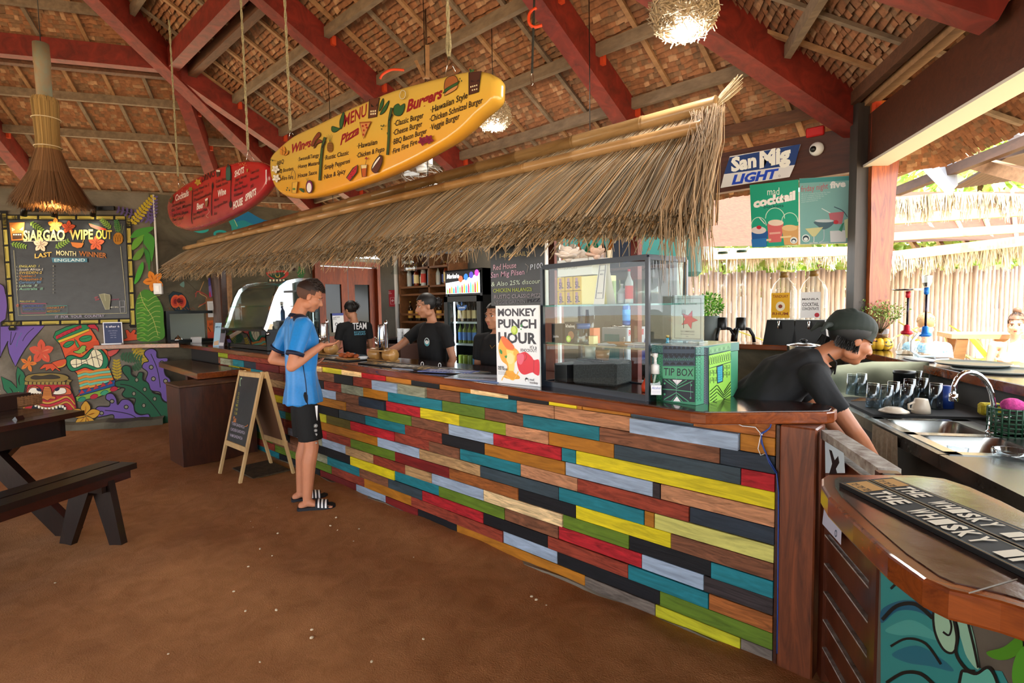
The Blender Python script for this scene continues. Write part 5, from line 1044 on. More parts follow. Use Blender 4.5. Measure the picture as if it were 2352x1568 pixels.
def man_hair(t,H,hR,s):
    mb=MB(); mb.C('2a1c15'); skullcap(mb,H,hR,s,1,0,.062,.03,.010)
    def fn(r):
        th=r.uniform(0,1.25); a=r.uniform(0,6.28); p=sh_pt(th,a,.008); g=.020*(1-th/1.4); return [p,(p[0]*1.0,p[1]+.008,p[2]+g),(p[0]*.98,p[1]+.018,p[2]+g*1.1)]
    strands(mb,H,hR,2600,fn,('2e1f17','38271d','221712'),.0018); mb.build('hair',hairm,t,local=True)
    mb=MB(); mb.C('6b4a3a'); skullcap(mb,H,hR,s,1.01,0,.055,-.055,.0045); mb.build('faded_sides',mat('fade','5a3d30',.8),t,local=True)
fm=lambda a:(math.cos(a),math.sin(a))
# man in blue shirt
rx,ry=-4.045,1.92; MRZ=math.atan2(-.25,.97)   # rotation so that local +y points along (.25,.97)
JM=dict(head=(.0,.085,1.652),hR=Rm(-.16,-.42),neck=(0,-.005,1.50),waist=(0,0,1.08),chest=(0,.01,1.32),pelvis=(0,0,.93),hem=(0,0,.825),shR=(.195,-.01,1.435),shL=(-.195,-.02,1.435),
 elR=(.255,-.115,1.135),wrR=(.20,.115,1.275),hdR=(-.28,.93,.02),hnR=(-.3,.1,1),curlR=.22,thR=-1, elL=(-.285,-.16,1.15),wrL=(-.16,.06,1.10),hdL=(.3,1,.1),hnL=(0,0,1),curlL=.35,
 hpR=(.095,0,.90),knR=(.115,.03,.485),anR=(.12,-.02,.085),hpL=(-.095,0,.90),knL=(-.105,.03,.485),anL=(-.12,-.02,.085),toeR=(.30,.95,0),toeL=(.18,.98,0),lookdown=1,lip='b06a5c')
blue=mat('blue_jersey','0f7fcb',.42,grain=(1,1,1,70),var=.10,sheen=.2); navy=mat('navy_trim','101a34',.6)
man=person('young man in a blue sports shirt, black shorts and sandals standing at the bar',(rx,ry,0),MRZ,JM,dict(name='shirt',mat=blue,wrinkle=1,hw=.188,hd=.15,sleeve=.72),dict(name='shorts',mat=mat('shorts_black','0a0b0d',.8,grain=(1,1,1,30),var=.3),len=.86),'c78462',man_hair,1.0)
SH=bpy.data.objects[man['shirt_obj']]
mb=MB()
for S_,k in (('R',0),('L',0)):
    a,b=Vector(JM['sh'+S_]),Vector(JM['el'+S_]); e=a.lerp(b,.70); d=(b-a).normalized(); etube(mb,[e-d*.012,e+d*.014],[.0665,.0655],[.0665,.0655],(0,1,0),24)
mb.build('sleeve_cuff',navy,man,local=True,kind='stuff')
mb=MB(); nb=Vector(JM['neck']); etube(mb,[nb+Vector((0,-.004,-.016)),nb+Vector((0,.003,.012))],[.078,.066],[.074,.062],(1,0,0),28,False); mb.build('collar',navy,man,local=True)
mb=MB(); etube(mb,[Vector((.075,-.015,1.500)),Vector((.165,-.015,1.475))],[.045,.06],[.020,.026],(0,1,0),14); mb.build('shoulder_yoke',navy,man,local=True)
mb=MB(); mb.tube([(.172,-.02,1.14),(.171,-.005,1.0),(.176,.0,.86),(.176,.0,.83)],.0035,5); mb.build('side_piping',navy,man,local=True)
PW=MB(); wh=mat('print_white','f0f0f0',.5)
PW.add([(.172,.055,.815),(.173,.075,.815),(.176,.067,.70),(.175,.062,.70)],[(0,1,2,3)])
for z_,r_ in ((.665,.016),(.63,.013),(.597,.011),(.565,.008),(.532,.007)): PW.lathe([(.001,.177),(r_,.177)],(0,0,0),14,Matrix(((0,0,1),(1,0,0),(0,1,0)))); 
v0=len(PW.v)-5*28
for j,(z_,r_) in enumerate(((.665,.016),(.63,.013),(.597,.011),(.565,.008),(.532,.007))):
    for q in range(28): i=v0+j*28+q; v=PW.v[i]; PW.v[i]=(.196,v[1]+.048,v[2]+z_)
PW.build('logo_dots',wh,man,local=True,kind='stuff')
for S_,sx in (('R',1),('L',-1)):
    an=Vector(JM['an'+S_]); td=Vector(JM['toe'+S_]).normalized(); xd_=Vector((td.y,-td.x,0)); fl_=[]
    out=[(-.075,-.03),(-.06,-.044),(.02,-.046),(.12,-.055),(.18,-.045),(.205,-.01),(.205,.015),(.18,.045),(.12,.053),(.02,.042),(-.06,.042),(-.075,.025)]
    poly=[(an+td*a+xd_*b)[:2] for a,b in out]; mb=MB(); mb.prism(poly[::-1],.004,.030,.004); sl=mb.build('sandal_sole',mat('sole','10141f',.6),man,local=True)
    mb=MB(); arc=[]
    for q in range(13):
        t_=math.pi*q/12; w=.058*math.cos(t_); h=.030+.048*math.sin(t_)**.8; arc.append((w,h))
    vs=[]
    for a_ in (.06,.15): vs+=[an+td*a_+xd_*w+Vector((0,0,h-(.014 if a_>.1 else 0)-an.z)) for w,h in arc]
    vs=[v+Vector((0,0,0)) for v in vs]; mb.add(vs,[(q,q+1,14+q,13+q) for q in range(12)]); mb.build('sandal_strap',mat('sole','10141f',.6),man,local=True)
    for k in range(3):
        a0=.072+.026*k; mb=MB(); vs=[]
        for a_ in (a0,a0+.013): vs+=[an+td*(a_+.006)+xd_*w*1.03+Vector((0,0,h+.0015-(a_-.06)/.09*.014-an.z)) for w,h in arc]
        mb.add(vs,[(q,q+1,14+q,13+q) for q in range(12)]); mb.build('stripe',wh,man,local=True)
mb=MB(); mb.box((-.12+.0,.255,1.29),(.07,.15,.008)); 
# bar staff
def bun_hair(col='120e0d',bun=(0,-.115,.015),br=.045,curly=False):
    def f(t,H,hR,s):
        mb=MB(); mb.C(col); skullcap(mb,H,hR,s,.955,0,.068,-.062,.007); mb.ball(H(*bun),(br*s,br*s*.8,br*s),12,9,hR)
        def fn(r): th=r.uniform(.1,1.9); a=r.uniform(0,6.28); p=sh_pt(th,a,.004); q=Vector(p).lerp(Vector(bun),.3); n_=Vector((q.x,q.y+.012,q.z-.035)).normalized(); return [p,tuple(q*1.0+n_*.012)]
        strands(mb,H,hR,500,fn,(col,'1e1714','2a201c'),.0014)
        if curly:
            def fn2(r): v=Vector((r.gauss(0,1),r.gauss(0,1),r.gauss(0,1))).normalized(); c=Vector(bun)+v*br*1.0; return [tuple(c),tuple(c+Vector((r.uniform(-.02,.02),r.uniform(-.02,.02),r.uniform(-.02,.02))))]
            strands(mb,H,hR,500,fn2,(col,'1e1714','2a201c'),.0018)
        mb.build('hair',hairm,t,local=True)
    return f
def face(v): v=Vector(v).normalized(); return math.atan2(-v.x,v.y)
TC=Vector((.787,-.616,0)); LF=Vector((-.732,-.681,0)); FW=Vector((-.681,.732,0))
tee=dict(name='tshirt',mat=blk,hw=.16,hd=.12,sleeve=.6)
def base(h,**k):
    q=h/1.76; J=dict(head=(0,.03,1.655*q),hR=Rm(0,0),neck=(0,0,1.495*q),waist=(0,0,1.08*q),chest=(0,.01,1.32*q),pelvis=(0,0,.93*q),hem=(0,0,.84*q),shR=(.165,-.01,1.425*q),shL=(-.165,-.01,1.425*q),elR=(.2,-.03,1.12*q),elL=(-.2,-.03,1.12*q),wrR=(.19,.12,.95*q),wrL=(-.19,.12,.95*q),
     hpR=(.09,0,.90*q),knR=(.10,.02,.485*q),anR=(.10,-.02,.085),hpL=(-.09,0,.90*q),knL=(-.10,.02,.485*q),anL=(-.10,-.02,.085)); J.update(k); return J
trou=dict(name='trousers',mat=blk,len=1.0,long=1)
p=aty(812,700,3.5); fa=(FW*.82+LF*.57)
w1=person('barwoman with a dark bun in a black TEAM shirt, seen from behind',(p.x,p.y,0),face(fa),base(1.64,head=(-.02,.05,1.535),hR=Rm(.35,-.3),neck=(0,.0,1.395),elR=(.21,.04,1.08),wrR=(.16,.2,1.05),elL=(-.21,.04,1.08),wrL=(-.16,.2,1.05),thR=-1),tee,trou,'b07a5c',bun_hair(bun=(.0,-.10,.02),br=.05,curly=True),.93,None,True,vox=.007)
P=Paint(frame((.02,-.128,1.30),(1,0,-.0),(0,0,1)),(0,-1,0)); P.step=.0002
P.text('TEAM',(-.085,-.0),(.085,-.0),.085,'e6e6e6',.006); P.text('MAD MONKEY',(-.07,.04),(.07,.04),.018,'5aa0b8'); P.text('SIARGAO',(-.07,.07),(.07,.07),.026,'5aa0b8')
mb=P.mb; mb.v=[(x,y-.006,z) for x,y,z in mb.v]; mb.build('back_print',mat('print_0.6','ffffff',.6,attr=True),w1,local=True)
p=aty(985,700,3.12); fa=(TC*.72+LF*.72)
w2_=person('barwoman in a black shirt with round logo reaching left across the counter',(p.x+.04,p.y,0),face(fa),base(1.66,head=(.02,.05,1.565),hR=Rm(-.42,-.2),neck=(0,.0,1.415),shR=(.165,.01,1.345),shL=(-.165,-.01,1.345),elR=(.25,.20,1.19),wrR=(.30,.42,1.09),elL=(-.23,-.04,1.08),wrL=(-.2,.08,.9),gaze=-1,lookdown=0,hdR=(.2,1,-.2),hnR=(0,0,-1)),tee,trou,'b27c5e',bun_hair(bun=(0,-.118,.01),br=.045,curly=True),.94,None,True,vox=.0062)
P=Paint(frame((-.075,.128,1.24),(-1,0,0),(0,0,1)),(0,1,0)); P.step=.0003; P.k=14
P.ell(0,0,.036,.038,'e8ecec'); P.ell(0,.002,.033,.035,'2f9aa8'); P.ell(0,-.006,.026,.026,'f0f0ee'); P.ell(0,-.014,.022,.018,'17181c'); P.ell(0,0,.018,.015,'f0efec'); P.ell(-.007,-.002,.003,.003,'17181c'); P.ell(.007,-.002,.003,.003,'17181c'); P.line([(-.006,.008),(0,.01),(.006,.008)],'17181c',.002)
P.build('round_logo',w2_,.6,local=True)
p=aty(1132,715,3.12); fa=(TC*.88+LF*.48)
w3=person('barwoman in a black shirt and necklace standing behind the white poster',(p.x+.05,p.y,0),face(fa),base(1.58,head=(.0,.05,1.47),hR=Rm(-.30,-.02),neck=(0,.0,1.335),shR=(.16,0,1.275),shL=(-.16,0,1.275),gaze=-1,wrR=(.12,.15,.9),wrL=(-.12,.15,.9)),tee,trou,'b47e60',bun_hair(bun=(0,-.12,-.02),br=.035),.93,None,True,vox=.0062)
mb=MB(); mb.tube([(.05,.06,1.30),(.03,.10,1.25),(0,.125,1.215),(-.03,.10,1.25),(-.05,.06,1.30)],.0015,4); mb.build('necklace',mat('gold','c9a040',.3,.9),w3,local=True)
for w_,sx in ((w2_,-.071),(w3,-.071)): pass
# dishwasher, bending over the sink
def cap_hair(t,H,hR,s):
    mb=MB(); mb.C('101010'); skullcap(mb,H,hR,s,1.02,0,.045,-.055,.010); strands(mb,H,hR,500,lambda r:(lambda x,y:[(x,y,-.02),(x*1.02,y+r.uniform(-.01,.01),-.05-r.random()*.02)])(*[(r.choice((-1,1))*.072),r.uniform(-.10,.01)]),('0f0e0d','1c1815'),.0022); mb.build('hair',hairm,t,local=True)
    mb=MB(); c=H(0,-.02,.055); mb.ball(c,(.086*s,.112*s,.078*s),22,14,hR@Matrix.Rotation(.12,3,'X')); mb.ball(H(0,-.10,.035),(.05*s,.035*s,.04*s),12,8,hR)
    for k in range(3): mb.ball(H(.0,-.05-.02*k,.105-.012*k),(.05*s,.03*s,.03*s),12,8,hR)
    o=remesh(mb,'cap',mat('cap_black','15201a',.75),t,.005,3,local=True)
    mb=MB(); etube(mb,[H(0,-.012,.012),H(0,-.012,.052)],[.079*s,.082*s],[.101*s,.105*s],hR@Vector((1,0,0)),28,False); mb.build('cap_band',mat('cap_band','2c3330',.8),t,local=True)
    for a_ in (-.02,.02): mb=MB(); mb.tube([H(a_,-.11,.03),H(a_*2,-.15,.01),H(a_*2.4,-.165,-.03)],[.01,.014,.004],8); mb.build('cap_tie',mat('cap_band','2c3330',.8),t,local=True)
p=atr(1955,775,1.0)
hd_=Vector((p.x,p.y,0)); fdir=Vector((.40,.92,0)); fdir=(NR*.62+ (FW*-.0)+Vector((.732,.681,0))*.38).normalized()
# figure frame: root under the hips
sc=2.72/1227
root=Vector((p.x,p.y,0))-fdir*.50
Lf=lambda px,py,off: None
Jw=dict(head=(.0,.50,p.z-.005),hR=Rm(.08,-.40),neck=(0,.36,1.265),waist=(0,.03,1.02),chest=(0,.20,1.175),pelvis=(0,-.05,.88),hem=(0,-.09,.82),shR=(.17,.27,1.21),shL=(-.17,.29,1.21),elR=(.21,.42,.98),wrR=(.15,.56,.80),elL=(-.20,.45,.98),wrL=(-.12,.58,.82),hdR=(-.1,.6,-.8),hdL=(.1,.6,-.8),hnR=(-1,0,0),hnL=(1,0,0),
  hpR=(.09,-.06,.86),knR=(.10,-.02,.46),anR=(.10,-.06,.085),hpL=(-.09,-.06,.86),knL=(-.10,-.02,.46),anL=(-.10,-.06,.085),lookdown=1,lip='9a564a')
w4=person('dishwasher in a black shirt and dark cap bending down over the steel sink',(root.x,root.y,0),face(fdir),Jw,dict(name='tshirt',mat=blk,hw=.17,hd=.13,sleeve=.66,wrinkle=1),trou,'a86c4c',cap_hair,1.0,None,True,vox=.0055)
mb=MB(); mb.tube([(.05,.38,1.30),(.04,.42,1.26),(.0,.43,1.20)],.004,5); mb.build('lanyard',mat('lanyard','1a1a1a',.7),w4,local=True)
# two guests outside
pg=atd(2130,742,6.0); gd=(FW*.9+Vector((.732,.681,0))*.44)
sj=dict(base(1.7)); dz=pg.z-1.62
def sit(J,dz):
    for k,v in J.items():
        if isinstance(v,tuple) and len(v)==3 and k not in('hdR','hdL','hnR','hnL','toeR','toeL','calf'): J[k]=(v[0],v[1],v[2]+dz)
    h=J['pelvis'][2]
    J['knR']=(.13,.44,h-.04); J['knL']=(-.13,.44,h-.04); J['anR']=(.13,.46,h-.46); J['anL']=(-.13,.46,h-.46); J['hpR']=(.09,0,h-.03); J['hpL']=(-.09,0,h-.03); J['hem']=(0,0,h-.02); return J
sj=sit(sj,dz-.03); sj['hR']=Rm(0,-.35); sj['head']=(0,.06,pg.z-.01)
haw=mat('hawaiian_shirt','2f8fc4',.7,grain=(1,1,1,16,1.5),col2='d8ecef'); 
def short_hair(c1,c2,c3):
    def f(t,H,hR,s):
        mb=MB(); mb.C(c1); skullcap(mb,H,hR,s,1,0,.05,-.06,.010); strands(mb,H,hR,700,lambda r:(lambda th,a:[sh_pt(th,a,.008),sh_pt(th+.12,a+r.uniform(-.1,.1),.014)])(r.uniform(0,1.7),r.uniform(0,6.28)),(c1,c2,c3),.0016); mb.build('hair',hairm,t,local=True)
    return f
g1=person('fair-haired guest in a blue floral shirt sitting outside with his back turned',(pg.x,pg.y,0),face(gd),sj,dict(name='floral_shirt',mat=haw,hw=.17,hd=.13,sleeve=.7),dict(name='shorts',mat=blk,len=.7),'d8a080',short_hair('a5825a','8a6a44','c09a6a'),1.0,None,vox=.008)
pg=atd(2333,745,5.6); sj=sit(dict(base(1.62)),pg.z-1.535); sj['head']=(0,.05,pg.z); sj['hR']=Rm(-.2,-.1); gd=(TC*.75+LF*.66)
g2=person('guest with a hair bun in a white bikini top sitting at the outdoor table',(pg.x,pg.y,0),face(gd),sj,None,dict(name='shorts',mat=mat('shorts_light','c9c4bc',.8),len=.5),'e0a888',bun_hair('6a4a34',(0,-.03,.15),.04),.95,None,True,vox=.007)
mb=MB(); ch=Vector(sj['chest'])
for sx in(-1,1): mb.ball(ch+Vector((sx*.065,.075,-.02)),(.062,.055,.055),12,8)
etube(mb,[ch+Vector((0,0,-.06)),ch+Vector((0,0,-.035))],[.150,.152],[.112,.114],(1,0,0),24); o=remesh(mb,'bikini_top',mat('white_cloth','eef0f0',.8),g2,.007,2,local=True)
mb=MB()
for sx in(-1,1): mb.tube([ch+Vector((sx*.065,.12,.03)),Vector(sj['neck'])+Vector((sx*.05,.05,.0)),Vector(sj['neck'])+Vector((sx*.03,-.04,.02))],.005,5)
mb.build('strap',mat('white_cloth','eef0f0',.8),g2,local=True)
# ---------------------------------------------------------------- things on and behind the bar
CT=1.099; ORD=['leftmost','second','third','fourth','fifth','sixth','seventh','eighth','ninth','tenth','eleventh','rightmost']
def one(name,m,label,cat,fn,group=None,loc=None):
    mb=MB(); fn(mb); return mb.build(name,m,None,label,cat,group)
ATT=mat('painted','ffffff',.45,attr=True)
# curved pastry case
X0,X1=-7.15,-5.985; prof=[(2.44,1.335),(2.47,1.40),(2.53,1.58),(2.575,1.70),(2.63,1.80),(2.72,1.865),(2.84,1.895),(3.08,1.905)]
pc=thing('display_cabinet','curved glass pastry display cabinet with chrome edges standing left of the man','display cabinet',((X0+X1)/2,2.75,CT))
def sweep(mb,pr,x0,x1): 
    n=len(pr); mb.add([(x,y,z) for x in(x0,x1) for y,z in pr],[(i,i+1,n+i+1,n+i) for i in range(n-1)])
mb=MB(); mb.smooth=True; sweep(mb,prof,X0+.02,X1-.02); mb.build('curved_glass',glass('frost_glass','dfe8e2',1.6,.12),pc)
for x in (X0,X1):
    mb=MB(); vs=[]; 
    for y,z in prof: vs+=[(x-.025,y-.012,z+.012),(x+.025,y-.012,z+.012),(x+.025,y+.02,z-.02),(x-.025,y+.02,z-.02)]
    n=len(prof); mb.add(vs,[(4*i+k,4*i+(k+1)%4,4*i+4+(k+1)%4,4*i+4+k) for i in range(n-1) for k in range(4)]+[(3,2,1,0),tuple(4*n-4+k for k in range(4))]); mb.build('chrome_edge',CHROME,pc)
mb=MB(); mb.add([(X1,y,z) for y,z in prof]+[(X1,3.08,1.33)],[tuple(range(len(prof)+1))]); mb.build('side_glass',glass('mirror_glass','e8f4f0',4.0),pc)
mb=MB(); mb.add([(X0,y,z) for y,z in prof]+[(X0,3.08,1.33)],[tuple(range(len(prof)+1))]); mb.build('side_glass',GL,pc)
mb=MB(); mb.box(((X0+X1)/2,2.76,CT+.03),(X1-X0-.06,.56,.05)); mb.box(((X0+X1)/2,2.755,1.325),(X1-X0,.63,.025)); mb.box(((X0+X1)/2,3.09,1.50),(X1-X0,.02,.80)); mb.build('base',BLACK,pc)
mb=MB(); mb.quad((X0,2.46,1.15),(X1,2.46,1.15),(X1,2.44,1.315),(X0,2.44,1.315)); mb.build('lower_glass',glass('dark_glass','3a3a3a',2.5),pc)
mb=MB(); 
for x in (X0,X1): mb.box((x,2.76,1.21),(.02,.6,.21)); mb.box((x-.012,2.43,1.30),(.05,.05,.05))
mb.build('side_panel',BLACK,pc)
mb=MB(); mb.box(((X0+X1)/2,2.8,1.6),(X1-X0-.06,.4,.012)); mb.build('shelf',GLT,pc)
mb=MB(); mb.ball((X1+.03,2.47,1.29),.02); mb.build('knob',CHROME,pc)
r7=random.Random(21)
for i in range(7):
    x=X0+.25+.13*i; one('bread_roll',mat('bun','c08a3a',.6),ORD[i]*(i<6)+'rightmost'*(i==6)+' small glazed pastry behind the lower glass of the pastry cabinet','pastry',lambda mb:mb.ball((x,2.62+.04*(i%2),1.15),(.05,.035,.028),12,8),'pastries in the lower cabinet')
# paper leaflets near the case
for i,(px,py,w,h,c,lab) in enumerate(((496,793,.13,.30,'8fb4cc','tall pale blue leaflet propped beside the pastry cabinet'),(508,795,.10,.25,'5a5560','dark grey menu card propped beside the pastry cabinet'))):
    b=aty(px,py,2.42-.03*i); t=thing('leaflet',lab,'leaflet',(b.x,b.y,CT),rz=.25); mb=MB(); mb.add([(-w/2,0,0),(w/2,0,0),(w/2,.05,h),(-w/2,.05,h),(-w/2,.003,0),(w/2,.003,0),(w/2,.053,h),(-w/2,.053,h)],[(0,1,2,3),(7,6,5,4),(0,4,5,1),(1,5,6,2),(2,6,7,3),(3,7,4,0)]); mb.build('card',mat('card_'+c,c,.5),t,local=True)
    P=Paint(frame((0,-.002,0),(1,0,0),(0,.16,1)),(0,-1,.16)); 
    if i==0: P.poly([(-.05,-.06),(.05,-.08),(.05,-.02),(-.05,-.01)],'b89a7a'); P.text('SUNSET SURF',(-.05,-.24),(.05,-.24),.02,'2a4a6a')
    else: P.text('MENU',(-.03,-.2),(.03,-.2),.02,'e0e0e0'); P.poly([(-.045,-.02),(.045,-.02),(.045,-.06),(-.045,-.06)],'b8b8c0')
    P.build('print',t,.6,local=True)
b=aty(448,788,2.5)
for k in range(4):
    mb=MB(); mb.box((b.x+.035*k,2.5,CT+.045),(.004,.11,.09),R=Matrix.Rotation(.25,3,'Y')); mb.build('paper_card',PAPER,None,ORD[k]*(k<3)+'rightmost'*(k==3)+' small white card standing at the left end of the counter','card','row of white cards on the counter')
# bar mats
def barmat(name,label,x0,x1,y0,y1,z,text,rz=0,n=2):
    t=thing(name,label,'bar mat',((x0+x1)/2,(y0+y1)/2,z)); mb=MB(); mb.box(((x0+x1)/2,(y0+y1)/2,z+.004),(x1-x0,y1-y0,.008),ch=.002); mb.build('rubber',mat('rubber','0d0d0e',.7),t)
    P=Paint(lambda x,y:Vector((x,y,z+.0085)),(0,0,1)); L_=x1-x0; w=.22; k=int(L_/w)
    P.line([(x0+.01,y0+.01),(x1-.01,y0+.01),(x1-.01,y1-.01),(x0+.01,y1-.01)],'b08a4a',.004,sm=False,closed=True)
    for i in range(k):
        a=x0+.03+i*(L_-.06)/k; P.text(text[i%len(text)],(a,y0+.03),(a+(L_-.06)/k*.9,y0+.03),(y1-y0)*.55,'d8d2c4' if i%3 else 'b8924e',.03,up=(0,1))
    P.build('lettering',t,.7); return t
barmat('bar_mat','long black rubber bar mat with white lettering in front of the barwomen',-3.9,-2.55,2.33,2.53,CT,['THE','WHISKY','IF','YOU'])
barmat('bar_mat','long black rubber bar mat with white lettering beside the man',-5.6,-4.1,2.36,2.56,CT,['THE','WHISKY','IF','YOU'])
# shakers and bamboo caddies
def shaker(x,y,z,lab,h=.30):
    t=thing('cocktail_shaker',lab,'shaker',(x,y,z)); mb=MB(); mb.lathe([(.001,0),(.032,0),(.045,.16),(.0455,.165),(.044,.166)],(0,0,0),24); mb.build('lower_tin',CHROME,t,local=True)
    mb=MB(); mb.lathe([(.044,.162),(.046,.17),(.033,h-.01),(.031,h),(.001,h)],(0,0,0),24); mb.build('upper_tin',STEEL,t,local=True)
def caddy(px,py,lab,lab2,labs,Yc):
    b=aty(px,py,Yc); x,y=b.x,Yc; t=thing('bamboo_caddy',lab,'bar caddy',(x,y,CT)); bm=mat('bamboo_honey','b8884a',.35,grain=(2,12,12,1.5),var=.2,coat=.3)
    for s_,nm_ in ((-1,'end_roll'),(1,'end_roll')):
        mb=MB(); mb.lathe([(.001,-.055),(.050,-.055),(.052,-.045),(.052,.045),(.050,.055),(.001,.055)],(x+s_*.11,y,CT+.054),20,Matrix.Rotation(math.pi/2,3,'Y')); mb.build(nm_,bm,t)
    mb=MB(); mb.box((x,y,CT+.006),(.30,.13,.012)); mb.box((x,y-.055,CT+.09),(.24,.012,.012)); mb.box((x,y+.055,CT+.09),(.24,.012,.012)); mb.build('frame',bm,t)
    shaker(x+.0,y,CT+.013,lab2)
    mb=MB(); mb.lathe([(.001,0),(.013,0),(.016,.01),(.014,.2),(.016,.205),(.016,.225),(.010,.24),(.001,.242)],(x+.075,y-.01,CT+.108),14); mb.build('muddler',CHROME,None,labs[0],'bar tool')
    for k in range(3): mb=MB(); mb.tube([(x-.055-.016*k,y-.01,CT+.10),(x-.06-.018*k,y-.012,CT+.185+.01*k)],.005,6); mb.build('bar_spoon',CHROME,None,labs[1],'bar tool',labs[2])
caddy(880,828,'honey bamboo caddy with round ends in the middle of the counter','steel cocktail shaker in the middle bamboo caddy',('steel muddler beside the middle cocktail shaker','small steel bar tool standing in the middle caddy','bar tools in the middle caddy'),2.60)
caddy(748,806,'honey bamboo caddy with a shaker beyond the man','steel cocktail shaker just beyond the man',('steel muddler beside the shaker nearest the man','small steel bar tool standing in the caddy nearest the man','bar tools in the caddy nearest the man'),2.66)
# food board
b=aty(800,822,2.48); fx,fy=b.x,b.y
one('serving_board',mat('board_wood','a8702f',.4,grain=(2,12,12,1.5)),'oval wooden serving board with fried snacks on the counter','board',lambda mb:mb.lathe([(.001,0),(.14,0),(.165,.02),(.155,.022),(.13,.008),(.001,.008)],(fx,fy,CT),26,sy=.55))
fd=mat('fried','b0541c',.5,grain=(1,1,1,40),var=.5,bump=.5)
for i in range(7):
    x=fx-.11+.035*i; y=fy+.02*(-1)**i; mb=MB(); mb.ball((x,y,CT+.032+.006*(i%3)),(.03,.022,.022),10,7,Matrix.Rotation(i*1.1,3,'Z')); mb.build('fried_snack',fd,None,ORD[i]*(i<6)+'rightmost'*(i==6)+' golden fried snack on the oval wooden board','food','fried snacks on the board')
mb=MB(); mb.lathe([(.001,0),(.03,0),(.042,.028),(.038,.028),(.027,.006),(.001,.006)],(fx+.145,fy+.06,CT+.001),20); mb.build('sauce_bowl',WHITE,None,'small white dip bowl beside the fried snacks','bowl')
# leaflets / menus lying on the counter
def sheet(name,lab,px,py,w,d,rz,cols,k=0,Y=2.3,th=.004):
    b=atz(px,py,CT); t=thing(name,lab,'menu',(b.x,b.y,CT+k*.006),rz=rz); mb=MB(); mb.box((0,0,th/2),(w,d,th)); mb.build('cover',mat('cover_'+cols[0],cols[0],.25),t,local=True)
    P=Paint(lambda x,y:Vector((x,y,th+.0003)),(0,0,1)); P.poly([(-w*.42,-d*.1),(w*.42,-d*.1),(w*.42,d*.32),(-w*.42,d*.32)],cols[1]); P.text('MENU',(-w*.3,-d*.36),(w*.2,-d*.36),d*.12,cols[2],up=(0,1))
    for q in range(4): P.line([(-w*.35,-d*.02+q*d*.07),(w*.3,-d*.02+q*d*.07)],'d8dce0',.003,sm=False)
    P.build('print',t,.4,local=True); return t
sheet('menu_leaflet','pale blue menu leaflet lying beside the elbow of the man',757,818,.30,.20,.5,('7fa8c8','5a88b0','f0f4f8'))
sheet('menu_leaflet','small blue and white leaflet lying beyond the fried snacks',790,812,.2,.12,.2,('5a9ac0','c8dce8','ffffff'))
mr=sheet('menu_binder','grey ring-bound menu lying open in front of the barwoman',975,846,.46,.22,.15,('8f95a6','a0a8b8','5a8aa0'))
for s_ in(-.13,.05): mb=MB(); mb.tube([(s_,.112+.014*math.cos(t),.014+.018*math.sin(t)) for t in np.linspace(0,6.28,14,endpoint=False)],.0025,5,closed=True); mb.build('ring',WHITE,mr,local=True)
sheet('menu_leaflet','blue laminated leaflet lying across the middle bar mat',1030,855,.42,.14,.32,('5666a8','6f80c0','c8d0f0'),1)
sheet('menu_leaflet','grey laminated menu on the counter left of the white poster',1098,868,.36,.22,.30,('8c8fa0','9aa8b8','4a9aa8'),1)
sheet('menu_leaflet','blue-edged menu leaflet under the grey menu by the poster',1118,870,.34,.2,.1,('6a86b8','a8b8d0','e0e8f0'),0)
# standing poster
pL,pR=Vector((-2.205,2.235,CT)),Vector((-1.897,2.262,CT)); pd=(pR-pL).normalized(); pw=(pR-pL).length; ang=math.atan2(pd.y,pd.x)
ph=atr(1143,702,0) if 0 else None
hh=(aty(1146,702,2.235).z-CT)*1.0
po=thing('poster_board','white Monkey Punch Hour poster board standing on the counter','poster',(pL+pR)/2,rz=ang); mb=MB(); mb.box((0,.006,hh/2),(pw,.010,hh)); mb.build('foam_board',WHITE,po,local=True)
u=pw/100; P=Paint(frame((-pw/2,0,hh),(1,0,0),(0,0,1)),(0,-1,0),tr=(1/u*1.0,0,0)); HH=hh/u
K_='17172b'
P.poly([(0,0),(100,0),(100,HH),(0,HH)],'e9edf2')
sy_=HH/193.
def Y_(v): return v*sy_
P.text('MONKEY',(5,Y_(25)),(94,Y_(25)),18*sy_,K_,.038); P.text('PUNCH',(5,Y_(54)),(94,Y_(54)),21*sy_,K_,.038); P.text('HOUR',(5,Y_(91)),(94,Y_(91)),26*sy_,K_,.038)
P.text("it's a",(79,Y_(103)),(94,Y_(103)),6,K_,.02); P.text('KNOCKOUT!',(58,Y_(111)),(94,Y_(111)),5.5,K_,.02)
P.ell(44,Y_(60),8,Y_(11),'a8c832'); P.ell(43,Y_(59),5,Y_(8),'cfe06a'); P.poly([(57,Y_(50)),(63,Y_(43)),(62,Y_(53))],'1f8a3c'); P.poly([(57,Y_(57)),(61,Y_(55)),(61,Y_(60))],'1f8a3c')
P.poly([(5,Y_(105)),(12,Y_(80)),(20,Y_(77)),(40,Y_(100)),(52,Y_(110)),(55,Y_(125)),(44,Y_(140)),(40,Y_(160)),(52,Y_(178)),(18,Y_(178)),(26,Y_(150)),(12,Y_(135))],'e8a832',True)
P.poly([(12,Y_(82)),(20,Y_(76)),(42,Y_(98)),(40,Y_(108)),(24,Y_(104))],'e86a2a',True); P.poly([(24,Y_(108)),(46,Y_(112)),(42,Y_(160)),(30,Y_(160))],'f4d878'); P.ell(33,Y_(130),9,Y_(14),'f8e09a'); P.poly([(18,Y_(178)),(30,Y_(165)),(52,Y_(170)),(52,Y_(179))],'e8a02a',True)
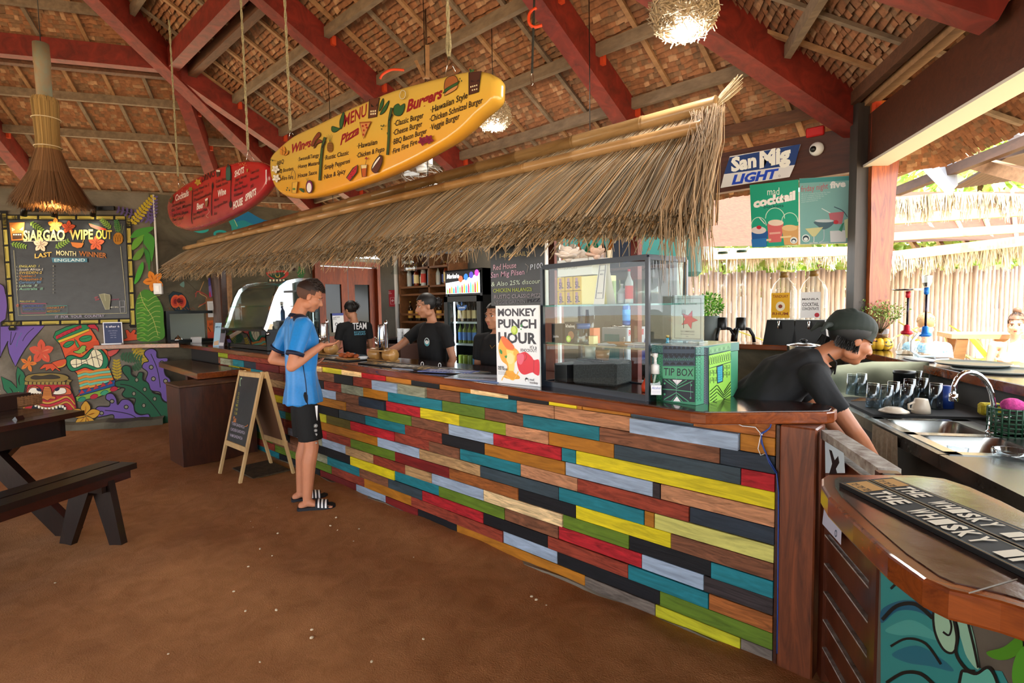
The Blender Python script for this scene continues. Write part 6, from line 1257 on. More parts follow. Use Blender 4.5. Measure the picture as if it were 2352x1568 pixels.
P.poly([(8,Y_(108)),(14,Y_(112)),(14,Y_(120)),(9,Y_(117))],'1f8a3c',True); P.poly([(20,Y_(125)),(26,Y_(123)),(24,Y_(130))],'1f8a3c',True); P.ell(47,Y_(116),6,Y_(7),'f0b040'); P.line([(12,Y_(186)),(20,Y_(174)),(40,Y_(182)),(52,Y_(160))],'f0b848',2)
P.poly([(49,Y_(130)),(50,Y_(118)),(58,Y_(115)),(62,Y_(113)),(70,Y_(112)),(82,Y_(122)),(88,Y_(130)),(99,Y_(130)),(99,Y_(164)),(90,Y_(164)),(84,Y_(160)),(66,Y_(167)),(55,Y_(160)),(50,Y_(145))],'d8203a',True)
P.poly([(50,Y_(122)),(62,Y_(116)),(66,Y_(126)),(60,Y_(142)),(52,Y_(140))],'e2607a',True); P.line([(68,Y_(114)),(72,Y_(124)),(66,Y_(134))],'a0142a',1.2); P.line([(88,Y_(130)),(87,Y_(162))],'a0142a',1)
P.text('PHP150',(4,Y_(155)),(18,Y_(155)),4,K_,.03); P.text('FOR 1 HOUR!',(4,Y_(160)),(27,Y_(160)),4,K_,.03)
for q in range(3): P.text('terms and conditions',(4,Y_(165+q*3)),(24,Y_(165+q*3)),1.6,'6a6a7a')
P.ell(71,Y_(179),4,Y_(5),K_); P.ell(71.4,Y_(180),3,Y_(4),'e9edf2'); P.poly([(67,Y_(178)),(70,Y_(173)),(75,Y_(176)),(72,Y_(178))],K_); P.text('mad',(78,Y_(180)),(88,Y_(180)),4.5,K_); P.text('monkey',(78,Y_(187)),(96,Y_(187)),4.5,K_)
P.build('print',po,.35,local=True)
mb=MB(); mb.add([(-.08,.012,hh*.5),(.08,.012,hh*.5),(.08,.12,0),(-.08,.12,0)],[(0,1,2,3)]); mb.build('easel_flap',PAPER,po,local=True)
# hanging chalkboard
hb=thing('hanging_chalkboard','black hanging chalkboard with happy hour prices above the white poster','chalkboard',aty(1190,700,2.62)); b0,b1=aty(1127,703,2.62),aty(1252,700,2.62)
mb=MB(); mb.box(((b0.x+b1.x)/2,2.635,(b0.z+b0.z+.62)/2),(b1.x-b0.x,.02,.62),ch=.002); mb.build('board',_M['board_black'],hb)
mb=MB(); 
for x in(b0.x+.03,b1.x-.03): mb.tube([(x,2.635,b0.z+.6),(x,2.70,2.33)],.003,5)
mb.build('cord',ropem,hb)
mb=MB(); mb.box((b1.x+.004,2.635,b0.z+.31),(.008,.026,.62)); mb.build('edge_trim',WHITE,hb)
P=Paint(lambda x,y: aty(x,y,2.623),(0,-1,0),(4.61,1020,560))
for t,a,b,h,c in (('HAPPY HOUR',(520,40),(1050,10),50,'a09a90'),('1-6PM DAILY',(590,150),(905,118),48,'b8a878'),('Red House',(520,280),(765,250),62,'d0a8b8'),('San Mig Pilsen',(495,360),(850,322),60,'d0a8c0'),('P100',(912,275),(1045,250),58,'c8d0e0'),('& Also 25% discount.',(500,450),(1060,412),50,'c8d8c8'),('CHICKEN HALANG2i',(520,515),(930,498),42,'b8c860'),('RUSTIC CLASSIC PIZZA',(530,580),(1065,562),42,'a8a0a8'),('VEGGIE GARDEN',(530,640),(860,625),38,'8a8890')): P.text(t,a,b,h,c,.004,.05)
P.line([(860,210),(892,235),(878,305)],'b0a8a0',3,sm=False); P.text('PIZZA',(880,620),(1055,608),36,'4a4a52')
P.build('chalk_lettering',hb,.85)
# hanging wine glasses
wgm=glass('wine_glass','f2f8f8',1.6)
rk=thing('glass_rack','wooden stemware rack hidden under the awning thatch','rack',(-3.4,2.72,2.0)); mb=MB()
for x in np.linspace(-3.85,-2.95,7): mb.box((x,2.80,2.02),(.03,.5,.02))
mb.build('rails',WOOD,rk); mb=MB(); 
for x in(-3.88,-2.92): mb.box((x,2.8,2.13),(.04,.04,.22))
mb.build('hangers',WOOD,rk)
def wglass(px,py,Yc,kind,lab):
    b=aty(px,py,Yc); t=thing('wine_glass' if kind else 'martini_glass',lab,'glass',(b.x,b.y,b.z),group=None); mb=MB()
    pr=[(.056,0),(.054,.002),(.030,.045),(.006,.085),(.0045,.10),(.0045,.155),(.035,.165),(.036,.168)] if not kind else [(.047,0),(.052,.03),(.045,.06),(.02,.08),(.0045,.09),(.0045,.155),(.032,.165),(.033,.168)]
    mb.lathe(pr,(0,0,0),22); mb.v=[v for v in mb.v]; mb.f=[f for f in mb.f if len(f)==4]; mb.c=mb.c[:len(mb.f)]; mb.m=mb.m[:len(mb.f)]; mb.s=[True]*len(mb.f)
    mb.build('bowl_and_stem',wgm,t,local=True)
for i,(px,py,Yc,k,lab) in enumerate(((912,630,2.62,0,'martini glass hanging furthest left under the awning'),(943,623,2.66,1,'round wine glass hanging second from the left'),(937,608,2.80,1,'round wine glass hanging behind the second from the left'),(968,610,2.74,0,'martini glass hanging third from the left under the awning'),(993,607,2.72,0,'martini glass hanging above the head of the reaching barwoman'),(1028,604,2.72,0,'martini glass hanging just left of the drinks fridge header'),(1063,602,2.70,0,'martini glass hanging furthest right under the awning'))): wglass(px,py,Yc,k,lab)
ORD=['leftmost','second','third','fourth','fifth','sixth','seventh','eighth','ninth','tenth','eleventh','rightmost']
# fridge
FX0,FX1,FY,FZ=-4.63,-4.04,3.9,1.955
fr=thing('drinks_fridge','tall black upright drinks fridge with a lit glass door behind the barwomen','fridge',((FX0+FX1)/2,FY+.3,0))
mb=MB(); t_=.035; mb.box(((FX0+FX1)/2,FY+.59,FZ/2),(FX1-FX0,.03,FZ)); 
for x in (FX0+t_/2,FX1-t_/2): mb.box((x,FY+.3,FZ/2),(t_,.6,FZ))
mb.box(((FX0+FX1)/2,FY+.3,.1),(FX1-FX0,.6,.2)); mb.box(((FX0+FX1)/2,FY+.3,FZ-.14),(FX1-FX0,.58,.28)); mb.build('cabinet',mat('fridge_black','0a0a0b',.2),fr)
mb=MB(); mb.box(((FX0+FX1)/2,FY+.575,.95),(FX1-FX0-.08,.01,1.45)); mb.build('lining',mat('fridge_white','e0f0f4',.3),fr)
fz0,fz1=.2,FZ-.29
mb=MB(); 
for x in (FX0+.03,FX1-.03): mb.box((x,FY-.012,(fz0+fz1)/2),(.06,.035,fz1-fz0))
for z in (fz0+.03,fz1-.03): mb.box(((FX0+FX1)/2,FY-.012,z),(FX1-FX0,.035,.06))
mb.build('door_frame',BLACK,fr); mb=MB(); mb.quad((FX0+.05,FY-.01,fz0+.05),(FX1-.05,FY-.01,fz0+.05),(FX1-.05,FY-.01,fz1-.05),(FX0+.05,FY-.01,fz1-.05)); mb.build('door_glass',GL,fr)
mb=MB(); mb.box((FX0+.085,FY+.05,.95),(.012,.012,1.35)); mb.build('light_tube',mat('tube_light','e8fbff',.5,emit=9),fr)
mb=MB(); mb.box((FX1-.085,FY+.05,.95),(.012,.012,1.35)); mb.build('light_tube',mat('tube_light','e8fbff',.5,emit=9),fr)
P=Paint(frame((FX0+.02,FY-.012,FZ-.02),(1,0,0),(0,0,1)),(0,-1,0)); w=FX1-FX0-.04
P.poly([(0,0),(w,0),(w,.24),(0,.24)],'0c0c10'); P.poly([(0,.12),(w*.5,.10),(w,.03),(w,.24),(0,.24)],'dfeef0'); P.text('Markel',(.02,.07),(.19,.07),.05,'f4f4f4',.03,.2); P.ell(.21,.055,.018,.02,'f4f4f4')
for i,c in enumerate(('e05a3c','2a6ac8','4a3aa0','a83aa0')): P.ell(.25+.085*i,.085-.018*i,.033,.036,c)
for i in range(15): c=('7fb04a','d0402c','e0a030','2f9aa8','c03a5a','50b0c0')[i%6]; x=.02+i*w/16; h=.05+.06*(i/15)+.01*(i%3); P.poly([(x,.235),(x+.024,.235),(x+.024,.235-h*.7),(x+.016,.235-h),(x+.008,.235-h),(x,.235-h*.7)],c)
P.build('lit_header',fr,.4,emit=1.3)
P=Paint(frame(((FX0+FX1)/2-.02,FY-.0105,fz1-.10),(1,0,0),(0,0,1)),(0,-1,0)); P.poly([(-.08,0),(-.05,-.01),(0,.01),(.08,-.005),(.06,.04),(0,.055),(-.06,.04)],'2a5a9a',True); P.ell(0,-.02,.015,.022,'2a5a9a'); P.text('summit',(-.05,.03),(.05,.03),.02,'e8f0f4'); P.build('door_sticker',fr,.4)
def bottle(name,lab,x,y,z,h,r,col,lcol,cat='bottle',group=None,cap='b09040',neck=.3,glassy=True,shoulder=.62,capm=None):
    t=thing(name,lab,cat,(x,y,z),group=group); mb=MB(); mb.lathe([(.001,0),(r*.95,0),(r,.006),(r,h*shoulder),(r*.5,h*(shoulder+.14)),(r*neck,h*(shoulder+.2)),(r*neck,h*.96)],(0,0,0),14); mb.build('glass_body',mat('bg_'+col,col,.08,spec=.8,trans=.35) if glassy else mat('bp_'+col,col,.35),t,local=True)
    mb=MB(); mb.lathe([(r*neck*1.15,h*.93),(r*neck*1.15,h),(.001,h)],(0,0,0),12); mb.build('cap',mat('cap_'+cap,cap,.35,.3),t,local=True)
    if lcol: mb=MB(); mb.lathe([(r*1.015,h*.14),(r*1.015,h*(shoulder-.1))],(0,0,0),14); mb.f=[f for f in mb.f if len(f)==4]; mb.c=mb.c[:len(mb.f)]; mb.m=mb.m[:len(mb.f)]; mb.s=mb.s[:len(mb.f)]; mb.build('label',mat('lb_'+lcol,lcol,.6),t,local=True)
    return t
def can(x,y,z,c,lab,group): mb=MB(); mb.C(c); mb.lathe([(.026,0),(.031,.008),(.031,.105),(.026,.115),(.001,.113)],(x,y,z),16); mb.build('drink_can',ATT,None,lab,'can',group)
SHZ=[.50,.80,1.10,1.40]
shz=[aty(1070,y,FY+.1).z for y in (839,788,738)]
shz=[shz[0]-.30]+shz
for z in shz: mb=MB(); mb.box(((FX0+FX1)/2,FY+.28,z-.012),(FX1-FX0-.08,.44,.02)); mb.build('shelf',mat('shelf_grey','a8b4b8',.4),fr)
for row,(z,spec) in enumerate(((shz[3],'beer'),(shz[2],'lite'),(shz[1],'can1'),(shz[0],'can2'))):
    for i in range(6):
        for d in range(1):
            x=FX0+.10+.078*i; y=FY+.12; o_=ORD[i] if i<5 else 'rightmost'
            if spec=='beer': bottle('beer_bottle',('dark beer bottle, ' if i<4 else 'clear soda bottle, ')+o_+' on the top shelf of the drinks fridge',x,y,z,.24,.028,'2a1a10' if i<4 else 'b8c8c8','c0a878' if i<4 else '9ab0b8',group='top shelf bottles in the fridge' if i<4 else 'clear bottles in the fridge',cap='222222')
            elif spec=='lite': bottle('beer_bottle',('blue-labelled beer bottle, ' if i<4 else 'pink-labelled bottle, ')+o_+' on the second shelf of the drinks fridge',x,y,z,.235,.028,'7a8a3a' if i<4 else 'c8a080','3f6aa8' if i<4 else 'b86a6a',group='second shelf blue label bottles' if i<4 else 'second shelf pink label bottles',cap='c8ccd0')
            elif spec=='can1': can(x,y,z,('8a9a3a','8a9a3a','7a8a4a','5a9ad0','5a9ad0','c8c8d0')[i],'%s drink can, '%('green','green','green','blue','blue','pale')[i]+o_+' on the third shelf of the fridge','%s cans in the fridge'%('green','green','green','blue','blue','pale')[i])
            else: can(x,y,z,'a82030','red drink can, '+o_+' on the lowest visible shelf of the fridge','red cans in the fridge')
# bottle shelf left of the fridge
sx0,sx1,sy=-5.95,-4.95,4.22; bw2=mat('shelf_wood','6b4426',.5,grain=(2,12,12,1.5),var=.35)
sf=thing('bottle_shelf','tall open wooden bottle shelf left of the drinks fridge','shelf',((sx0+sx1)/2,sy+.15,0)); zs=[aty(975,y,sy).z for y in (763,724,672,656)]
zs=[.9]+[aty(975,y,sy).z for y in (738,727,674,658)]; zs=[.55,zs[1],zs[3],2.35]
zz=[aty(985,y,sy).z for y in (740,722,675,657)]
for x in (sx0,(sx0+sx1)/2+.12,sx1): mb=MB(); mb.box((x,sy+.15,1.2),(.03,.3,2.4)); mb.build('upright',bw2,sf)
for z in zz+[.5,2.05]: mb=MB(); mb.box(((sx0+sx1)/2,sy+.15,z),(sx1-sx0,.3,.025)); mb.build('shelf_board',bw2,sf)
mb=MB(); mb.box(((sx0+sx1)/2,sy+.31,1.2),(sx1-sx0,.02,2.4)); mb.build('back_panel',mat('back_wood','4a3020',.6,grain=(2,12,12,1.5)),sf)
cols=[('c8d4d4','a8a8a0'),('2a5a3c','d8d0b0'),('c09040','e0d8c0'),('101418','3a4a8a'),('d8dcdc','c03a2c'),('1a3a2a','e8e8e0'),('8a3a1c','d8c890'),('b8c8d0','6a8ab0')]
r8=random.Random(5)
for lv,(z,n) in enumerate(((zz[3]+.013,12),(zz[0]+.013,9))):
    for i in range(n):
        x=sx0+.06+i*(sx1-sx0-.1)/n; c,l=cols[(i*3+lv)%8]; bottle('spirit_bottle',{'c8d4d4':'clear','2a5a3c':'green','c09040':'amber','101418':'black','d8dcdc':'clear red-labelled','1a3a2a':'dark green','8a3a1c':'brown','b8c8d0':'pale blue'}[c]*(lv==0)+'small dark'*(lv==1)+' spirit bottle, '+ORD[i]*(i<n-1)+'rightmost'*(i==n-1)+' on the '+('upper' if lv==0 else 'lower')+' board of the bottle shelf',x,sy+.12+.04*(i%2),z,r8.uniform(.24,.31) if lv==0 else .26,r8.uniform(.028,.036),c if lv==0 else '3a2a1c',l if lv==0 else 'd09a3c',group='spirits on the upper board' if lv==0 else 'spirits on the lower board')
# back doors
dr=thing('door_1',None,None,(XB,(dY0+dY1)/2,0),kind='structure'); dr['label']='pair of varnished brown doors with dark glass panes behind the bar'
dm=mat('door_wood','8e3d18',.5,grain=(12,12,1.4,1.5,1.5),col2='5e2410')
ym=(dY0+dY1)/2
for a,b in ((dY0+.05,ym-.01),(ym+.01,dY1-.05)):
    c=(a+b)/2; w=b-a; 
    for y in (a+.06,b-.06): mb=MB(); mb.box((XB-.02,y,dZ/2),(.045,.12,dZ-.04)); mb.build('stile',dm,dr)
    for z,h in ((dZ-.17,.30),(.55,1.06)): mb=MB(); mb.box((XB-.02,c,z),(.045,w-.24,h)); mb.build('rail',dm,dr)
    mb=MB(); mb.box((XB-.03,c,(1.08+dZ-.32)/2),(.01,w-.24,dZ-.32-1.08)); mb.build('pane',mat('pane_dark','14191b',.12,spec=.35),dr)
for y in (dY0,dY1): mb=MB(); mb.box((XB+.0,y,dZ/2),(.18,.10,dZ)); mb.build('jamb',dm,dr)
mb=MB(); mb.box((XB,ym,dZ+.04),(.18,dY1-dY0+.1,.08)); mb.build('lintel',dm,dr)
P=Paint(lambda x,y: atx(x,y,XB+.006),nX,(5.11,700,560)); P.poly([(320,815),(452,810),(465,1030),(335,1038)],'c8ccd4'); P.poly([(320,815),(452,810),(453,838),(321,842)],'2a3a8a'); P.text('Staff Area',(332,875),(410,862),16,'20202a',.02); P.text('Please',(332,892),(375,885),14,'20202a'); 
for x in (372,420): P.ell(x,942,17,20,'20202a'); P.ell(x,942,9,12,'c8ccd4')
P.ell(375,990,20,24,'8a8a90'); P.ell(375,990,16,20,'c8ccd4'); P.build('notices',dr,.6)
P=Paint(lambda x,y: aty(x,y,4.555),(0,-1,0),(5.11,700,560)); P.poly([(985,540),(1063,540),(1068,735),(990,735)],'a01c2c'); P.line([(1005,630),(1052,628),(1055,705),(1008,707)],'e0d0d0',4,sm=False,closed=True); P.text('+',(1012,690),(1048,688),50,'e0d0d0'); P.text('Fire',(985,570),(1010,568),14,'e0d0d0'); P.text('Blanket',(985,588),(1020,586),14,'e0d0d0'); P.poly([(1110,560),(1165,585),(1150,720),(1100,700)],'c8c8c4'); P.build('wall_notices',wr,.6)
mb=MB(); q=aty(912,700,4.58); mb.tube([(q.x,4.58,1.0),(q.x,4.58,2.56)],.03,10); mb.build('drain_pipe',WHITE,None,'white vertical pipe on the back wall right of the brown doors','pipe')
# carved masks in a column right of the doors
for i,y in enumerate((625,640,657,673,690,707)):
    p=atx(872+ (i%2),y,XB+.03); one('wall_mask',mat('mask','4a2c18',.6,grain=(20,20,20,1),var=.5),['topmost','second','third','fourth','fifth','lowest'][i]+' small carved wooden wall charm in the column right of the doors','wall charm',lambda mb:mb.ball(p,(.015,.035,.05),10,8),'carved charms right of the doors')
p=atx(729,622,XB+.03); one('wall_mask',_M['mask'],'oval carved wooden mask on the wall left of the brown doors','wall mask',lambda mb:mb.ball(p,(.02,.05,.12),12,10))
P=Paint(lambda x,y: atx(x,y,XB+.002),nX,(5.227,340,560)); P.poly([(1420,340),(1650,320),(1680,380),(1560,440),(1500,430)],'a8322c',True); P.poly([(1450,360),(1620,340),(1640,380),(1560,420),(1490,405)],'22402c',True); P.line([(1530,370),(1540,395),(1575,395),(1580,370)],'c8a040',8); P.poly([(1440,420),(1680,420),(1690,470),(1440,470)],'23301e')
for i in range(5): P.poly([(1455+i*40,425),(1480+i*40,425),(1478+i*40,450),(1458+i*40,450)],'d8d0b8')
fern(P,(1830,420),(1840,290),5,80,'2a6a34',18); P.ell(1750,300,22,26,'2a1a1a'); P.build('tiki_painting',wb,.8)
# small prep counter with cup stacks
one('prep_counter',mat('prep','5a4038',.6),'low brown prep counter between the doors and the bottle shelf','counter',lambda mb:mb.box(((aty(879,735,3.9).x+aty(934,735,3.9).x)/2,4.0,.55),(aty(934,735,3.9).x-aty(879,735,3.9).x,.4,1.10),ch=.005))
q=aty(921,745,3.95)
for k,dx in enumerate((-.06,.07)):
    mb=MB(); 
    for j in range(9): mb.lathe([(.038-.001,1.10+.02*j),(.044,1.10+.02*j+.03)],(q.x+dx,3.98,0.001),14,smooth=True)
    mb.build('cup_stack',mat('cup_white','e0e4e8',.4),None,('left' if k==0 else 'right')+' stack of white plastic cups on the prep counter','cup stack')
mb=MB(); mb.lathe([(.001,0),(.08,0),(.12,.05),(.125,.055),(.115,.06),(.05,.075),(.001,.075)],(q.x-.22,3.98,1.10),22); mb.build('wok',BLACK,None,'black lidded wok on the prep counter under the white pipe','pan')

t=thing('tube_light','white fluorescent tube light on the wall above the brown doors','lamp',(XB+.08,ym,2.46)); mb=MB(); mb.box((XB+.05,ym,2.50),(.06,1.3,.05)); mb.build('fitting',WHITE,t); mb=MB(); mb.tube([(XB+.10,ym-.6,2.46),(XB+.10,ym+.6,2.46)],.016,8); mb.build('tube',mat('tube_glow','f4faff',.5,emit=14),t)
def add_fill_lamp(x,y,z,e,c=(1,.93,.82),r=.12):
    L=bpy.data.lights.new('fill_lamp','POINT'); L.energy=e; L.color=c; L.shadow_soft_size=r; o=bpy.data.objects.new('fill_lamp_light',L); COL.objects.link(o); o.location=(x,y,z)
for i,(x,y) in enumerate(((-6.3,3.5),(-4.2,3.35),(-2.4,3.5))):  # unseen bulbs with point lights, added to brighten the space behind the bar
    t=thing('added_fill_bulb',('left','middle','right')[i]+' small added fill bulb hung unseen behind the awning thatch','lamp',(x,y,2.40)); mb=MB(); mb.ball((x,y,2.40),.04); mb.build('bulb',mat('fill_bulb_glow','fff0d8',.5,emit=12),t); mb=MB(); mb.tube([(x,y,2.43),(x,y,6.3-.495*y)],.004,5); mb.build('cord',BLACK,t); add_fill_lamp(x,y,2.33,(12,24,26)[i])
# ---------------------------------------------------------------- glass case on the right of the bar
A_=atz(1488,921,CT); B_=atz(1249,884,CT); d1=(B_-A_).normalized(); d2=Vector((-d1.y,d1.x,0)); d2=d2 if d2.y>0 else -d2
gh=at(1483,591,d2,A_).z-CT; wL=(B_-A_).length; dp=at(1557,596,d1,A_); dep=(dp-A_).dot(d2); dep=min(max(dep,.3),.62)
g=lambda a,b,z: A_+d1*a+d2*b+Vector((0,0,z))
gang=math.atan2(d1.y,d1.x)
gc=thing('glass_display_case','black framed glass display case with two shelves on the right of the bar','display case',g(wL/2,dep/2,0))
fm_=mat('frame_blue_black','1c2430',.3)
for a,b in ((0,0),(wL,0),(0,dep),(wL,dep)): mb=MB(); mb.beam(g(a,b,0),g(a,b,gh),.018,.018,up=(0,1,0)); mb.build('frame_post',fm_,gc)
for z in (.012,gh):
    for p,q in (((0,0),(wL,0)),((wL,0),(wL,dep)),((wL,dep),(0,dep)),((0,dep),(0,0))): mb=MB(); mb.beam(g(*p,z),g(*q,z),.016,.022 if z>.1 else .03); mb.build('frame_rail',fm_,gc)
for nm_,p,q in (('front_glass',(0,0),(wL,0)),('side_glass',(0,0),(0,dep)),('side_glass',(wL,0),(wL,dep)),('back_glass',(0,dep),(wL,dep))):
    mb=MB(); mb.quad(g(*p,.02),g(*q,.02),g(*q,gh-.01),g(*p,gh-.01)); mb.build(nm_,glass('case_glass','f4faf8',.7),gc)
z1,z2=at(1484,699,d2,A_).z-CT,at(1484,803,d2,A_).z-CT
for z in (z1,z2,gh+.012):
    mb=MB(); mb.add([g(a,b,zz_) for zz_ in (z-.004,z+.004) for a,b in ((.01,.01),(wL-.01,.01),(wL-.01,dep-.01),(.01,dep-.01))],[(3,2,1,0),(4,5,6,7),(0,1,5,4),(1,2,6,5),(2,3,7,6),(3,0,4,7)]); mb.build('glass_shelf' if z<gh else 'top_panel',GLT if z<gh else fm_,gc)
mb=MB(); mb.add([g(a,b,.022) for a,b in ((.01,.01),(wL-.01,.01),(wL-.01,dep-.01),(.01,dep-.01))],[(0,1,2,3)]); mb.build('floor_panel',mat('case_floor','14161a',.15),gc)
S1,S2=z1+.0045,z2+.0045
def gbox(name,lab,cat,a,b,z,w,d,h,col,rot=0,group=None,txt=None,rough=.5):
    c=g(a,b,z); t=thing(name,lab,cat,c,rz=gang+math.pi+rot,group=group); mb=MB(); mb.box((0,0,h/2),(w,d,h),ch=.0015); mb.build('carton',mat('ct_'+col,col,rough),t,local=True)
    if txt:
        P=Paint(frame((-w/2,-d/2-.0004,h),(1,0,0),(0,0,1)),(0,-1,0)); 
        for s_,x,y,hh,c_ in txt:
            if s_ is None: P.poly([(x[0]*w,x[1]*h),(x[2]*w,x[1]*h),(x[2]*w,x[3]*h),(x[0]*w,x[3]*h)],c_)
            elif s_=='o': P.ell(x*w,y*h,hh*h,hh*h,c_)
            else: P.text(s_,(x*w,y*h),((x+len(s_)*hh*.55*h/w)*w,y*h),hh*h,c_,.01)
        P.build('print',t,.5,local=True)
    return t
# upper level
gbox('carton','wide white carton on the top glass shelf above the yellow packs','box',wL-.20,.12,S1+.155,.26,.14,.09,'e8ecea',txt=[('SUPPLIES',.2,.6,.25,'c0c8c4')])
for i in range(3):
    for k in range(2): gbox('pack',('left','middle','right')[i]+(' lower',' upper')[k]+' yellow striped pack on the top glass shelf','pack',wL-.09-.062*i,.12,S1+.077*k,.056,.13,.075,'d8b83a',group='yellow striped packs',txt=[(None,(.3,.1,.62,.9),0,0,'b08aa0'),('5L',.25,.8,.45,'3a2a4a')])
gbox('pack','large yellow foil bag on the top glass shelf beside the table sign','pack',wL-.31,.12,S1,.14,.12,.15,'e8dc7a',rough=.2)
c=g(wL-.40,.06,S1); t=thing('table_tent','white folded table sign with a phone drawing inside the glass case','sign',c,rz=gang+math.pi-.1); mb=MB(); h=.235; mb.add([(-.04,-.035,0),(.04,-.035,0),(.028,0,h),(-.028,0,h),(-.04,.045,0),(.04,.045,0)],[(0,1,2,3),(5,4,3,2)]); mb.build('card',PAPER,t,local=True)
P=Paint(frame((0,-.0355,0),(1,0,0),(0,.035,h)),(0,-h,.035)); P.step=.0003
P.line([(-.022,-.20),(.020,-.20),(.026,-.03),(-.028,-.03)],'4a5260',.005,sm=False,closed=True); P.text('SCAN TO ORDER',(-.016,-.17),(.016,-.17),.006,'5a6270'); P.text('MENU',(-.012,-.15),(.012,-.15),.008,'5a6270'); P.text('PLEASE PAY HERE',(-.018,-.055),(.018,-.055),.006,'5a6270'); P.build('print',t,.5,local=True)
for i,(a,c_,l,hh,lab) in enumerate(((wL-.50,'b8c4c8','a0a8b0',.10,'small clear jar on the top glass shelf beside the table sign'),(wL-.545,'c8d0d4','c04a4a',.17,'clear bottle with a red cap on the top glass shelf'),)): q=g(a,.08,S1); bottle('bottle',lab,q.x,q.y,q.z,hh,.02,c_,l,cap='c03a4a' if i else 'c8ccd0')
q=g(.13,.12,S1)
for i in range(4): q=g(.07+.075*i,.12+.03*(i%2),S1); mb=MB(); mb.lathe([(.026,0),(.033,.002),(.036,.12),(.034,.12),(.030,.006)],q,18); mb.build('tumbler',GL,None,('rightmost','third','second','leftmost')[i]+' clear tumbler on the top glass shelf','glass','tumblers on the top glass shelf')
# middle level
gbox('carton','plain black carton on the middle glass shelf beside the poster','box',wL-.075,.08,S2,.085,.09,.105,'15181e',txt=[('jujuba',.15,.72,.13,'c8ccd8')])
gbox('carton','black carton with a kiwi picture on the middle glass shelf','box',wL-.165,.08,S2,.075,.07,.115,'17191c',txt=[('khaleej',.12,.25,.16,'e8e8e8'),('o',.65,.62,.2,'8a6040'),('o',.4,.8,.16,'9ac83a'),('o',.4,.8,.1,'d8e88a')])
q=g(wL-.245,.07,S2); mb=MB(); mb.lathe([(.001,0),(.034,0),(.036,.01),(.036,.078),(.03,.085)],q,18); tj=thing('glass_jar','clear jar with a blue lid on the middle glass shelf','jar',q); mb.build('jar_body',GL,tj); mb=MB(); mb.lathe([(.037,.08),(.037,.108),(.001,.109)],q,18); mb.build('lid',mat('lid_blue','2a5a9a',.4),tj)
q=g(wL-.20,.15,S2); mb=MB(); mb.lathe([(.03,0),(.04,.15)],q,18); mb.build('plastic_cup',glass('cup_tint','d8dce8',1.2),None,'tall clear cup holding markers behind the blue-lidded jar','cup')
for i,c_ in enumerate(('1a1a20','1a1a20','8a3a3a','1a1a20')): 
    p=q+d1*(-.02+.014*i)+Vector((0,0,.01)); mb=MB(); mb.tube([p,p+Vector((.012*(i-1.5),.0,.17))],.007,8); mb.build('marker_pen',mat('pen_'+c_,c_,.4),None,'%s marker pen standing in the tall clear cup'%('black' if c_!='8a3a3a' else 'dark red'),'pen','black marker pens' if c_!='8a3a3a' else None)
gbox('carton','small orange and cream box on the middle glass shelf right of the jar','box',wL-.30,.10,S2,.03,.05,.085,'d07a50'); gbox('note_pad','little cream sticky note pad on the middle glass shelf','note pad',wL-.325,.06,S2,.035,.035,.045,'d8d098')
for i,(a,rt,c_) in enumerate(((wL-.42,.2,'b8bcc8'),(wL-.52,-.1,'c8ccd4'),(.10,.15,'a8acc0'),(.12,-.1,'d0d4dc'))):
    gbox('paper_sheet',('left grey paper sheet lying on the middle glass shelf','second grey paper sheet lying on the middle glass shelf','lilac paper stack at the right end of the middle glass shelf','white paper on top of the lilac stack in the glass case')[i],'paper',a,.12,S2+(.008 if i==3 else 0),.15,.10,.006,c_,rt)
for i in range(5): p=g(.19+.012*i,.07+.01*(i%3),S2+.004+.003*i); mb=MB(); mb.tube([p-d1*.05+d2*.01*i,p+d1*.05-d2*.008*i],.004,6); mb.build('wooden_stick',WOODT,None,'wooden stick in the loose bundle on the middle glass shelf','stick','loose wooden sticks in the glass case')
# lower level
bk2=thing('woven_box','charcoal woven storage box at the bottom of the glass case','box',g(wL-.28,.18,.023),rz=gang+math.pi+.25); mb=MB(); mb.box((0,0,.062),(.26,.20,.124),ch=.01); mb.build('woven_body',mat('weave_black','34373a',.6,grain=(60,60,60,2),var=.7,bump=.8),bk2,local=True)
gbox('carton','small black drawer box at the left bottom of the glass case','box',wL-.085,.12,.023,.10,.14,.10,'111318')
for i,(a,r_,h_,c_,lab) in enumerate(((wL-.20,.032,.09,'c0ccc8','frosted plastic tub standing on the woven box'),(wL-.29,.040,.055,'b08a6a','round tub with a green sticker standing on the woven box'))):
    q=g(a,.17,.149); mb=MB(); mb.lathe([(.001,0),(r_*.85,0),(r_,h_),(r_*.95,h_),(r_*.8,.005)],q,18); mb.build('plastic_tub',mat('tub_'+c_,c_,.3,trans=.3),None,lab,'tub')
p=g(wL-.25,.10,.152); mb=MB(); mb.tube([p-d1*.10,p+d1*.10+d2*.02],.006,8); mb.build('pen',BLACK,None,'black pen lying on the woven box in the glass case','pen')
q=g(.08,.13,.023); t=thing('spray_bottle','orange based spray bottle at the right bottom of the glass case','bottle',q); mb=MB(); mb.lathe([(.001,0),(.045,0),(.045,.03),(.018,.085)],q,16); mb.build('base',mat('orange_plastic','d8401c',.4),t); mb=MB(); mb.lathe([(.018,.08),(.016,.16),(.02,.20),(.001,.202)],q,12); mb.build('neck',mat('bottle_grey','7a6a64',.4),t)
